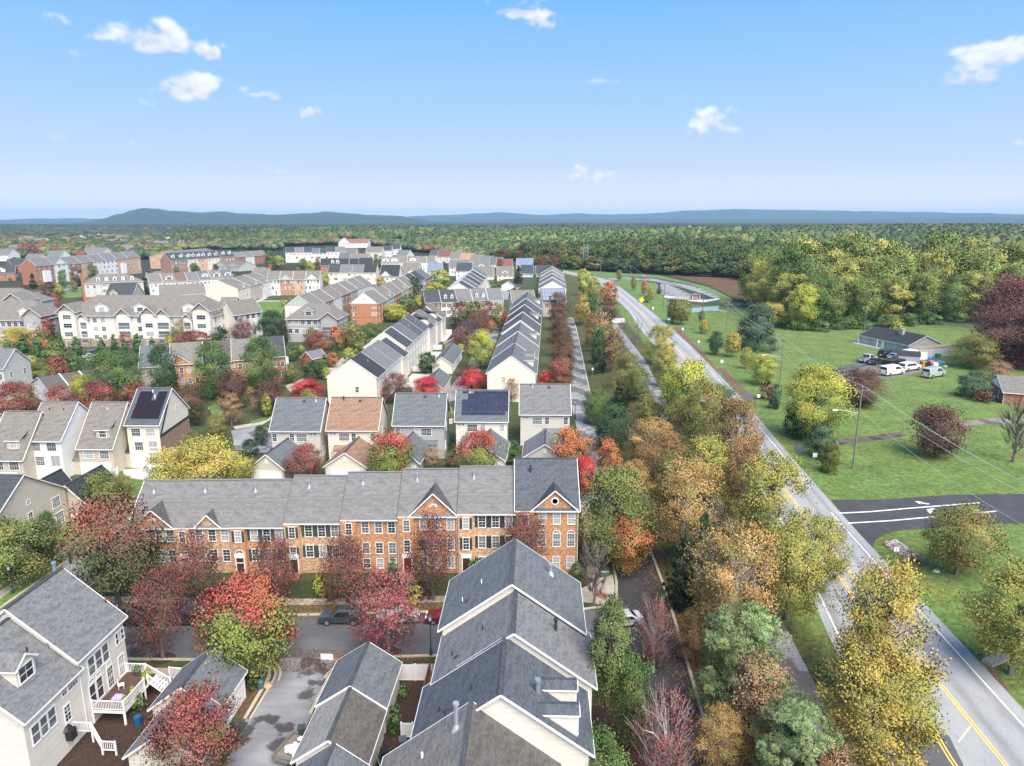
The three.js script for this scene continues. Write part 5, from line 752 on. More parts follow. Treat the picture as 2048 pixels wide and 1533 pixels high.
{ // the cream apartment block with many gables, and its grey neighbours
  const apt = (o) => building({ name: 'apartment_building',cat: 'apartment block',hip: .75,oh: .7,cap: null,...o });
  const tower = (t,d,x,w,eh,rise,wall,roof,o = {}) => {
    const z = o.z ?? 1.2,dep = o.dep ?? 6,tt = new THREE.Group(); tt.name = 'gabled_bay'; tt.position.set(x,0,z); if (o.turn) tt.rotation.y = o.turn; t.add(tt);
    gable(tt,d,(a,y,b) => [b,y,-a],dep,w,eh,rise,wall,roof,{ oh: .6,rk: .7,cap: null,gableWall: M.beigeDark });
    const b = new MB(); b.box(-.03,0,-dep,w+.03,o.brick ?? 3.2,.04); b.build('brick_base',M.stone,tt);
    for (let f = 0; f<Math.floor(eh/3.1); f++) { if (o.balcony) { const q = new MB(); q.box(.5,f*3.1+.5,.02,w - .5,f*3.1+2.7,.05); q.build('balcony',M.glassMid,tt); const r = new MB(); for (let k = 0; k<9; k++) r.box(.5+k*(w - 1.05)/8,f*3.1+.5,.3,.55+k*(w - 1.05)/8,f*3.1+1.5,.34); r.box(.45,f*3.1+1.45,.26,w - .45,f*3.1+1.55,.38); r.build('railing',M.white,tt); } else addWindow(tt,{ W: w,D: dep,near: 0 },'f',w/2,f*3.1+1.0,w*.5,1.5,{ cols: 3,rows: 2,casing: .16 }); }
  };
  apt({ label: 'large cream apartment block with many white gables and balconies',p0: [124,631],p1: [428,631],eh: 11.6,D: 19,rise: 6,wall: M.creamPale,roof: M.tan,ang: 2,
    win: [['f',8.8,1.5,1.6,[.20,.255,.44,.5,.60,.72,.78],{ casing: .16 }],['f',5.7,1.5,1.6,[.20,.255,.44,.5,.60,.72,.78],{ casing: .16 }],['f',2.6,1.5,1.6,[.20,.255,.44,.5,.60,.72,.78],{ casing: .16 }],['r',8.8,1.5,1.6,6,{ casing: .16 }],['r',5.7,1.5,1.6,6,{ casing: .16 }],['r',2.6,1.5,1.6,6,{ casing: .16 }]],
    more: (t,d,[g]) => {
      const W = d.W; tower(t,d,-.6,5.8,13.2,2.4,M.creamPale,M.tan,{ z: 2.4,dep: 9 }); tower(t,d,W*.36,5,11.8,2.2,M.whiteSide,M.tan,{ balcony: 1 }); tower(t,d,W*.525,5.4,12,2.6,M.whiteSide,M.tan,{}); tower(t,d,W*.62,5,11.6,2.2,M.whiteSide,M.tan,{ balcony: 1,z: .8 }); tower(t,d,W - 6.4,6.2,13.6,2.6,M.creamPale,M.tan,{ z: 2.4,dep: 10 });
      tower(t,d,W*.10,3.2,10.6,1.4,M.white,M.tan,{ balcony: 1,z: .9,dep: 4 }); tower(t,d,W*.80,3.2,10.6,1.4,M.white,M.tan,{ balcony: 1,z: .9,dep: 4 });
      for (const a of [.24,.50,.83]) dormer(t,d,g,W*a,4.4,1.9,1.4,M.white,M.tan,{ rise: 1.1,ww: 2 });
      const b = new MB(); b.box(0,0,0,W,2.9,.05); b.build('brick_base',M.stone,t); tower(t,d,W+.6,6,13.4,2.4,M.creamPale,M.tan,{ z: -d.D+2,turn: Math.PI/2,dep: 5 });
    } });
  apt({ label: 'wing of the cream apartments with a white gable tower at its far end',ridge: 'z',p0: [436,626],p1: [476,622],far: [492,613],eh: 11.4,rise: 4,hip: 0,wall: M.creamPale,roof: M.tan,ang: -24,win: [['r',8.6,1.5,1.6,5,{ casing: .16 }],['r',5.5,1.5,1.6,5,{ casing: .16 }],['r',2.4,1.5,1.6,5,{ casing: .16 }]] });
  apt({ label: 'grey and white apartment block at the left edge beside crimson trees',p0: [-70,640],p1: [80,640],eh: 10.6,D: 17,rise: 5.4,wall: M.greySide,roof: M.tanGrey,ang: 6,win: [['f',7.8,1.4,1.6,12,{ casing: .2 }],['f',4.7,1.4,1.6,12,{ casing: .2 }],['f',1.6,1.4,1.6,12,{ casing: .2 }],['r',7.8,1.4,1.6,4,{}],['r',4.7,1.4,1.6,4,{}]],more: (t,d,[g]) => { tower(t,d,d.W - 6,6,12,2.6,M.greySide,M.tanGrey,{ z: 1.4,dep: 8 }); dormer(t,d,g,d.W*.72,3.4,1.6,1.6,M.white,M.tanGrey,{ rise: 1 }); } });
  apt({ label: 'taller grey apartment wing with white gable tower, far left',p0: [-90,608],p1: [66,604],eh: 12.5,D: 18,rise: 5,wall: M.greyLight,roof: M.tanGrey,ang: 6,win: [['f',9,1.4,1.6,12,{ casing: .2 }]],more: (t,d) => tower(t,d,d.W - 8,7.6,13.6,2.8,M.whiteSide,M.tanGrey,{ z: 1.6,dep: 9 }) });
  apt({ label: 'grey apartment block right of the dark green maple, white framed windows',p0: [570,638],p1: [668,641],eh: 9,D: 15,rise: 4.6,wall: M.greySide,roof: M.tanGrey,ang: 2,win: [['f',6.6,1.5,1.6,8,{ casing: .2 }],['f',3.4,1.5,1.6,8,{ casing: .2 }],['r',6.6,1.5,1.6,5,{ casing: .2 }],['r',3.4,1.5,1.6,5,{ casing: .2 }]],more: (t,d,[g]) => { dormer(t,d,g,d.W*.42,3.6,1.9,1.2,M.greySide,M.tanGrey,{ rise: 1.2,ww: 2 }); tower(t,d,d.W - 6,6,9.2,2.2,M.greySide,M.tanGrey,{ z: 1.2,balcony: 1 }); for (const a of [.3,.6]) dormer(t,d,g,d.W*a+3,2.2,1.4,2.2,M.white,M.tanGrey,{ far: true }); } });
  building({ name: 'house',label: 'dark slate gabled hall between the two hip-roofed apartment blocks',ridge: 'x',p0: [208,594],p1: [262,594],eh: 7,D: 15,rise: 6,wall: M.beige,roof: M.slateDark,cap: null,ang: 8,win: [...F(3),['r',7.6,.8,1.2,[.5],{}]],more: (t,d,[g]) => dormer(t,d,g,d.W*.3,4,1.2,.6,M.beige,M.slateDark,{ rise: 1.6 }) });
  building({ name: 'house',label: 'wide tan roof directly behind the cream apartment block',p0: [318,592],p1: [412,588],eh: 8.5,D: 14,rise: 4.4,wall: M.cream,roof: M.tan,cap: null });
  building({ name: 'townhouse_row',cat: 'row houses',label: 'brick row half hidden by big green trees, brick gable at its right end',p0: [276,735],p1: [571,717],eh: 7,D: 12.5,rise: 4.6,wall: M.brickRed,cap: null,near: 0,units: [[1,-.1,M.beige,M.slate],[1.1,.1,M.brick,M.tanGrey],[1,.1,M.brickRed,M.weathered],[1,.3,M.brick,M.tanGrey],[.9,.6,M.brickRed,M.slateDark]],win: [['f',4.5,.9,1.5,20,{}],['f',1.4,.9,1.6,20,{}],['r',3.6,.9,1.5,[.3,.75],{}],['r',.8,.9,1.5,[.3,.75],{}]],
    more: (t,d,gs) => { dormer(t,d,gs[1],gs[1].l*.3,5,.2,-.05,M.brick,M.tanGrey,{ flush: 1,rise: 2,win: 0 }); for (const g of gs) flue(t,g,g.l*.5,3.6,.1,.8,M.galv); const b = new MB(); b.box(d.W,2,-5.6,d.W+.9,6.2,-3.8); b.build('bay',M.white,t); for (const y of [2.2]) addWindow(t,d,'r',4.7,y,1.2,1.6,{ z: .92,cols: 3 }); } });
  garage({ label: 'small grey-roofed shed with brick gable beside the brick row end',p0: [600,716],p1: [632,716],ridge: 'z',D: 6,eh: 2.8,rise: 2,roof: M.slateLight,wall: M.brickRed,ang: -25 });
  garage({ label: 'long garage with weathered roofs and a few solar panels, left of the big green trees',p0: [58,768],p1: [98,786],far: [205,742],eh: 3.4,rise: 2.6,roof: M.weathered,wall: M.offwhite,cap: null,more: (t,d,[g]) => { for (let k = 0; k<3; k++) { const b = new MB(); b.bar(g.pt(d.D*(k+1)/4,g.y(-.2),-.2),g.pt(d.D*(k+1)/4,g.y(g.S/2)+.1,g.S/2),.3,.14); b.bar(g.pt(d.D*(k+1)/4,g.y(g.S+.2),g.S+.2),g.pt(d.D*(k+1)/4,g.y(g.S/2)+.1,g.S/2),.3,.14); b.build('firewall',M.white,t); } for (let r = 0; r<2; r++) for (let c = 0; c<4; c++) { const q = (a,b) => { const p = g.pt(a,g.y(b)+.14,b); return p; },a0 = d.D*.55+c*1.4,b0 = g.S - .5 - r*1.3,m = new MB(); m.poly(q(a0,b0),q(a0+1.3,b0),q(a0+1.3,b0 - 1.2),q(a0,b0 - 1.2)); m.build('solar_panel',M.solarPale,t); } } });
  building({ name: 'house',label: 'narrow pale grey house end just inside the left edge, above crimson maples',p0: [-60,738],p1: [12,736],eh: 8.4,D: 10,rise: 4,wall: M.greyLight,roof: M.slateLight,ang: 2,cap: null,win: [...F(4),...R2(2)] });
}
// far subdivision at the upper left: each house small, all alike
{
  const r = rngOf(5),roofs = [M.slateLight,M.slate,M.tanGrey,M.slateDark,M.tan,M.redbrown],walls = [M.whiteSide,M.creamPale,M.whiteSide,M.cream,M.greyLight];
  const spots = []; for (const [x0,x1,y0,y1,n] of [[112,190,474,484,9],[180,275,472,486,13],[275,345,476,492,9],[30,90,478,484,5]]) for (let i = 0; i<n; i++) spots.push([mix(x0,x1,(i+r()*.7)/n),mix(y0,y1,r())]);
  spots.sort((a,b) => a[0] - b[0]); spots.forEach(([x,y],i) => { const w = 8+r()*5; building({ name: 'house',label: `${ordinal(i)} small house from the left among the trees of the far subdivision`,group: 'small houses of the far upper-left subdivision',p0: [x,y],p1: [x+w,y],eh: 7,W: 13+r()*6,D: 12,rise: 5.5,wall: walls[Math.floor(r()*5)],roof: roofs[Math.floor(r()*6)],ridge: r()<.5 ? 'x' : 'z',ang: (r() - .5)*70,cap: null,win: F(3) }); });
  for (const [label,x,y,w,roof,wall] of [['large pale grey house at the far left edge above the red tree',-10,510,26,M.slateLight,M.whiteSide],['white gabled house at the far left, next to the large grey one',12,500,12,M.slateLight,M.whiteSide],['wide grey-roofed hall before the far upper-left subdivision',163,507,44,M.slateLight,M.creamPale],['dark-roofed wing of the wide grey hall',205,500,20,M.slateDark,M.creamPale],['low pale roof behind the climbing brick terrace',44,522,30,M.slateLight,M.cream],['flat pale roof above the climbing brick terrace',92,514,28,M.slateLight,M.white],['small gabled house right of the climbing brick terrace',262,505,22,M.slateDark,M.cream],['tan gabled house behind the dark dormered row',235,500,22,M.tan,M.cream]])
    building({ name: 'house',label,p0: [x,y],p1: [x+w,y],eh: 7,D: 18,rise: 6,wall,roof,ang: 0,cap: null,win: F(4) });
  const far = (name,label,x0,x1,y,y0,eh,rise,D,wall,roof,more) => building({ name,label,p0: [x0,y],p1: [x1,y],y0,eh,rise,D,wall,roof,ang: 0,cap: null,win: F(5),more });
  far('house','large grey mansion with dormers standing in the woods, upper right',1331,1379,486,EAST,9,6,16,M.greyLight,M.tanGrey,(t,d,[g]) => { for (const a of [.15,.45,.8]) dormer(t,d,g,d.W*a,6,2.6,1,M.white,M.tanGrey,{ rise: 2 }); dormer(t,d,g,d.W*.3,9,.3,-.1,M.white,M.tanGrey,{ flush: 1,rise: 4 }); });
  far('house','pale hip-roofed wing right of the woodland mansion',1381,1396,489,EAST,6,6,14,M.greyLight,M.slateLight);
  far('house','white house with pale roof half hidden in the woods, upper right',1476,1516,503,EAST,6,7,16,M.whiteSide,M.slateLight);
  far('church','white church-like building with red roof at the wood edge',676,736,486,0,8,6,20,M.whiteSide,M.redRoof = roofMat([.34,.17,.13]),(t,d,[g]) => { dormer(t,d,g,d.W*.2,18,.4,-.2,M.whiteSide,M.redRoof,{ flush: 1,rise: 8 }); t.userData.category = 'church'; });
  far('house','brick house with four white dormers among the far trees, upper centre',846,867,476,0,9,7,16,M.brickRed,M.slateLight,(t,d,[g]) => { for (const a of [.15,.38,.62,.85]) dormer(t,d,g,d.W*a,3.4,2.6,1.6,M.white,M.slateLight,{ rise: 1.4 }); });
  far('house','pale carport and small house beside the far road, upper centre',786,806,482,0,5,3,14,M.white,M.slateLight);
}
// ---------------------------------------------------------------- the lawn side of the road
{
  const y0 = EAST;
  building({ name: 'house',label: 'low grey ranch house with dark roof and square chimney on the lawn',y0,p0: [1717,671],p1: [1817.5,692],eh: 2.8,D: 12.5,rise: 2.6,wall: M.greySide,roof: M.charcoal,near: 1,cap: M.slateDark,
    win: [['f',1.1,1.9,1.1,[.12],{ cols: 3,rows: 2,pane: M.blind }],['f',1.1,1.9,1.1,[.36],{ cols: 2,rows: 2,pane: M.blind }],['f',.9,3.0,1.5,[.68],{ cols: 4,rows: 2,pane: M.blind }],['f',.9,.9,1.5,[.92],{ cols: 2,rows: 4 }]],
    more: (t,d,[g]) => { addDoor(t,d,'f',d.W*.5,.05,1,2.1,M.doorWhite); const c = new MB(),p = g.pt(d.W*.62,g.y(4.6),4.6); c.box(p[0] - .75,p[1] - .6,p[2] - .5,p[0]+.75,p[1]+1.9,p[2]+.5); c.box(p[0] - .85,p[1]+1.5,p[2] - .6,p[0]+.85,p[1]+1.75,p[2]+.6); c.build('chimney',M.stone2 = brickMat([.6,.57,.53]),t); const w = new MB(); w.box(-1,0,.05,d.W*.5,.1,2); w.build('walk',M.concretePale,t); flue(t,g,d.W*.25,7.2,.1,.5,M.pipeWhite); const v = new MB(); v.box(-.4,0,.02,0,2.7,.3); v.box(d.W*.44,0,1.2,d.W*.44+.15,2.7,1.35); v.build('porch_post',M.white,t); } });
  const b = building({ name: 'house',label: 'brick bungalow with grey roof and white gable at the right edge',y0,p0: [2006,786],p1: [2048,795],W: 17,D: 13,eh: 2.8,rise: 2.6,ang: -19,wall: M.brickRed,gableWall: M.white,roof: M.tanGrey,near: 1,cap: null,win: [['l',.9,1.1,1.3,[.3],{ cols: 2,shut: M.black,pane: M.blind }],['f',.9,1.4,1.3,[.3,.7],{}]],more: (t,d) => { const v = new MB(); v.cyl(.06,0,.15,.05,.05,2.7,6); v.build('downspout',M.white,t); } });
  // grey gambrel shed
  const q = G(1796,726,y0),s = thing('shed','small grey shed with dark barrel roof behind the white pickup','shed',[q.x,y0,q.z],rad(-18)),m = new MB(),rf = new MB(),L = 5.6,W = 3.4,prof = [[0,0],[0,2.0],[.7,3.0],[1.7,3.4],[2.7,3.0],[3.4,2.0],[3.4,0]];
  m.poly([0,0,0],[L,0,0],[L,2,0],[0,2,0]); m.poly([L,0,-W],[0,0,-W],[0,2,-W],[L,2,-W]); for (const x of [0,L]) m.poly(...prof.map(([b2,y]) => [x,y,-b2])); for (let i = 1; i+2<prof.length; i++) rf.poly([-.15,prof[i][1]+.06,-prof[i][0]],[L+.15,prof[i][1]+.06,-prof[i][0]],[L+.15,prof[i+1][1]+.06,-prof[i+1][0]],[-.15,prof[i+1][1]+.06,-prof[i+1][0]]);
  m.build('wall',M.greySide,s); rf.build('roof',M.charcoal,s);
  // long metal trailer box
  const a = G(1838,718,y0),e = G(1911,711,y0),an = Math.atan2(-(e.z - a.z),e.x - a.x),Lt = Math.hypot(e.x - a.x,e.z - a.z),tr = thing('storage_container','long pale blue metal container with plywood top beside the ranch house','container',[a.x,y0,a.z],an);
  const w1 = new MB(); w1.box(0,.1,-3.2,Lt,2.9,0); w1.build('body',mat([.62,.68,.74],{ bumpMap: T.corr,bumpScale: .03,roughness: .45,metalness: .2 }),tr); const w2 = new MB(); w2.box(-.1,2.9,-3.3,Lt+.1,3.05,.1); w2.build('top',M.woodNew,tr); const w3 = new MB(); for (let k = 1; k<6; k++) w3.box(Lt*k/6 - .04,.1,0,Lt*k/6+.04,2.9,.05); w3.box(-3.6,.1,-3.0,-.02,2.6,-.2); w3.build('door',M.white,tr);
}

// ---------------------------------------------------------------- trees: a tapered trunk with limbs, and a crown of leaf-sized faces gathered in sprays
M.leaf = new THREE.MeshStandardMaterial({ roughness: 0.75,vertexColors: true,side: THREE.DoubleSide });
const lin = (h) => { const c = hex(h).toArray(),g = c[0]*.3+c[1]*.55+c[2]*.15; return c.map((v) => mix(v,g,.13)*1.08); };
// kind: H height, W width, c0 where the crown starts (share of H), shape, number of leaves and their size, colours by share
const KIND = {
  maroon: { H: 9,W: 8,c0: .16,shape: 'open',n: 5400,leaf: .26,clumps: 95,spread: .95,cols: [['#743a34',5],['#82443c',4],['#60302b',3],['#5c4432',2],['#8c564a',1.2]],low: ['#4f4e2c',.35],bark: 'barkGrey',twigs: 150 },
  crimson: { H: 8,W: 8,c0: .16,shape: 'open',n: 4300,leaf: .25,clumps: 90,spread: .8,cols: [['#9a4548',5],['#a85454',4],['#84393c',3],['#93605a',1]],bark: 'barkGrey',twigs: 120 },
  redMaple: { H: 9,W: 8,c0: .15,shape: 'round',n: 8600,leaf: .28,clumps: 85,spread: .8,cols: [['#c02c35',5],['#d2403f',3],['#9d2430',3],['#c75a3f',1.2]],low: ['#9a6a2e',.3],bark: 'bark',twigs: 20 },
  rustMaple: { H: 9,W: 8.6,c0: .12,shape: 'round',n: 9000,leaf: .29,clumps: 90,spread: .8,cols: [['#914a40',5],['#a25448',3],['#764034',3],['#82603a',2]],low: ['#5a5a2a',.55],bark: 'bark',twigs: 12 },
  twoTone: { H: 9,W: 8.6,c0: .2,shape: 'round',n: 9000,leaf: .30,clumps: 90,spread: .82,cols: [['#a8443c',4],['#b4523e',3],['#965f30',2]],low: ['#748f2e',.95],lowAt: .62,bark: 'barkGrey',twigs: 20 },
  mutedTone: { H: 10,W: 10,c0: .16,shape: 'round',n: 10500,leaf: .30,clumps: 110,spread: .85,cols: [['#8f4a40',4],['#a3604a',3],['#7a4d35',3],['#5d5c34',2]],low: ['#45592c',.95],lowAt: .5,bark: 'bark',twigs: 20 },
  orange: { H: 8,W: 7,c0: .15,shape: 'round',n: 7600,leaf: .28,clumps: 80,spread: .8,cols: [['#b8683a',4],['#c27a42',3],['#a25a34',3],['#967438',2]],low: ['#7d7a2a',.6],bark: 'bark',twigs: 12 },
  darkRed: { H: 10,W: 8.4,c0: .1,shape: 'round',n: 8600,leaf: .30,clumps: 90,spread: .82,cols: [['#6c4434',4],['#7c4a3c',3],['#5c402e',3],['#555030',3]],low: ['#4a5a2a',.7],bark: 'bark',twigs: 10 },
  sycamore: { H: 13,W: 11.5,c0: .16,shape: 'open',n: 13000,leaf: 0.29,clumps: 120,spread: .62,cols: [['#b08c48',5],['#a3803c',4],['#bb9a54',3],['#927338',3],['#8d893c',2]],bark: 'barkPale',twigs: 150 },
  russet: { H: 13,W: 10.5,c0: .14,shape: 'open',n: 13000,leaf: 0.29,clumps: 115,spread: .66,cols: [['#94703c',4],['#825d34',4],['#a17c42',3],['#7a6a35',3]],bark: 'barkGrey',twigs: 110 },
  olive: { H: 12,W: 10,c0: .14,shape: 'round',n: 13500,leaf: 0.29,clumps: 105,spread: .8,cols: [['#787a30',4],['#858236',4],['#696f32',3],['#8d7834',2]],bark: 'barkGrey',twigs: 30 },
  goldGreen: { H: 12,W: 10,c0: .16,shape: 'open',n: 12500,leaf: 0.29,clumps: 115,spread: .66,cols: [['#9a9434',4],['#8b9034',4],['#a89c3c',3],['#7a8634',3]],bark: 'barkGrey',twigs: 70 },
  amber: { H: 12,W: 10,c0: .16,shape: 'open',n: 13000,leaf: 0.29,clumps: 115,spread: .68,cols: [['#a8942e',4],['#9a8a2c',4],['#b39e36',3],['#86882e',4],['#a0702a',1.3]],bark: 'barkGrey',twigs: 60 },
  yellow: { H: 9,W: 8.6,c0: .08,shape: 'round',n: 9000,leaf: .30,clumps: 90,spread: .8,cols: [['#a89f36',5],['#b8ab40',3],['#948f38',3],['#b38f3a',1.2]],low: ['#7d8a33',.45],bark: 'barkGrey',twigs: 10 },
  lime: { H: 10,W: 9,c0: .1,shape: 'round',n: 9200,leaf: .32,clumps: 95,spread: .8,cols: [['#9ba32a',5],['#adb030',3],['#858f2a',3],['#b9aa30',1.5]],low: ['#5d7a2a',.4],bark: 'bark',twigs: 12 },
  green: { H: 10,W: 8.8,c0: .1,shape: 'round',n: 9600,leaf: .31,clumps: 95,spread: .82,cols: [['#4f6d2c',5],['#5d7b31',3],['#3f5a27',3],['#6f7f35',1.5]],bark: 'bark',twigs: 12 },
  softGreen: { H: 9,W: 8,c0: .12,shape: 'round',n: 9000,leaf: .30,clumps: 95,spread: .85,cols: [['#667630',5],['#778438',3],['#525f2b',3],['#86803a',1.4]],bark: 'bark',twigs: 16 },
  deep: { H: 10,W: 8.6,c0: .06,shape: 'round',n: 9800,leaf: .31,clumps: 90,spread: .85,cols: [['#31502a',5],['#3c5c30',3],['#274324',3]],bark: 'bark',twigs: 6 },
  tall: { H: 13,W: 6.4,c0: .3,shape: 'column',n: 9800,leaf: .27,clumps: 105,spread: .8,cols: [['#5d702f',5],['#6c7f37',3],['#485a28',3]],bark: 'bark',twigs: 16 },
  purple: { H: 7,W: 8.6,c0: .1,shape: 'vase',n: 9000,leaf: .27,clumps: 90,spread: .85,cols: [['#5f4038',5],['#6c4a40',3],['#50342e',3],['#755644',1.2]],bark: 'bark',twigs: 16 },
  spruce: { H: 12,W: 6.4,c0: .02,shape: 'cone',n: 10500,leaf: .38,clumps: 150,spread: .62,needle: .32,cols: [['#3a522c',5],['#465f33',3],['#2e4426',3]],bark: 'bark',twigs: 0 },
  arbor: { H: 7,W: 2.6,c0: .0,shape: 'spire',n: 5200,leaf: .24,clumps: 60,spread: .9,needle: .5,cols: [['#37602f',5],['#457038',3],['#2c4d28',3]],bark: 'bark',twigs: 0 },
  pine: { H: 10,W: 10.5,c0: .02,shape: 'round',n: 30000,leaf: .36,clumps: 230,spread: .42,needle: .15,cols: [['#7d985c',5],['#8da56a',3],['#647f4c',3],['#98a660',1]],bark: 'bark',twigs: 0 },
  juniper: { H: 6,W: 5.4,c0: .0,shape: 'dome',n: 7000,leaf: .32,clumps: 80,spread: .75,needle: .3,cols: [['#3f5a3e',5],['#4c6848',3],['#334a34',3]],bark: 'bark',twigs: 0 },
  shrub: { H: 2.2,W: 2.8,c0: 0,shape: 'dome',n: 1500,leaf: .2,clumps: 30,spread: .9,cols: [['#486a2c',5],['#587a34',3],['#395426',3]],bark: 'bark',twigs: 0 },
  goldShrub: { H: 2,W: 2.6,c0: 0,shape: 'dome',n: 1400,leaf: .2,clumps: 30,spread: .9,cols: [['#8f9a2c',5],['#a6a83a',3],['#6f7c2a',2]],bark: 'bark',twigs: 0 },
  redShrub: { H: 2,W: 2.8,c0: 0,shape: 'dome',n: 1300,leaf: .19,clumps: 30,spread: .9,cols: [['#6a3a30',5],['#7d463a',3],['#55402c',3]],bark: 'bark',twigs: 8 },
  bare: { H: 10,W: 7.5,c0: .22,shape: 'vase',n: 500,leaf: .2,clumps: 70,spread: .8,cols: [['#8d7a62',4],['#9a8a78',2]],bark: 'barkGrey',twigs: 520 },
  redBare: { H: 8,W: 9,c0: .14,shape: 'vase',n: 4200,leaf: .24,clumps: 80,spread: .7,cols: [['#7c4040',5],['#8c4c48',3],['#683636',3]],low: ['#5f4038',.3],bark: 'barkPale',twigs: 320 },
  tanBare: { H: 10,W: 8,c0: .14,shape: 'open',n: 4200,leaf: .27,clumps: 100,spread: .7,cols: [['#a37f55',5],['#b08c60',3],['#8f6a45',3],['#9c7a3e',1]],bark: 'barkGrey',twigs: 260 },
  wood: { H: 16,W: 13,c0: .1,shape: 'open',n: 9000,leaf: 0.5,clumps: 110,spread: .8,cols: [['#6c8232',5],['#7e9038',3],['#52692b',3],['#929438',1.2]],bark: 'barkGrey',twigs: 12 },
  woodGold: { H: 16,W: 12,c0: .12,shape: 'open',n: 7600,leaf: .46,clumps: 46,spread: .72,cols: [['#96983a',4],['#a8a340',3],['#788534',3],['#b3a840',1]],bark: 'barkGrey',twigs: 14 },
  mass: { H: 16,W: 14,c0: .08,shape: 'round',flat: 1,n: 11000,leaf: .5,clumps: 46,spread: .8,cols: [['#f2f2ea',3],['#e6e6d8',3],['#d8dece',2]],bark: 'bark',twigs: 0 },
  beech: { H: 17,W: 15,c0: .04,shape: 'round',n: 11000,leaf: .5,clumps: 110,spread: .8,cols: [['#6a3a3c',5],['#784549',3],['#552e30',3],['#86584f',1.2]],bark: 'barkGrey',twigs: 12 },
};
const widest = { round: (t) => Math.sqrt(Math.max(0,1 - Math.pow(Math.abs(2*t - .92)/1.08,2.2))),vase: (t) => Math.pow(t,.3)*Math.sqrt(Math.max(0,1 - Math.pow(Math.max(0,t - .55)/.47,2))),open: (t) => Math.sqrt(Math.max(0,1 - Math.pow(Math.abs(2*t - .86)/1.16,2.4))),cone: (t) => Math.pow(1 - t,.85)*(t<.05 ? .8 : 1),spire: (t) => Math.pow(1 - t,.6)*(t<.12 ? .75+t*2 : 1),column: (t) => Math.sqrt(Math.max(0,1 - Math.pow(Math.abs(2*t - .95)/1.06,2.6))),dome: (t) => Math.sqrt(Math.max(0,1 - t*t*.98)) };
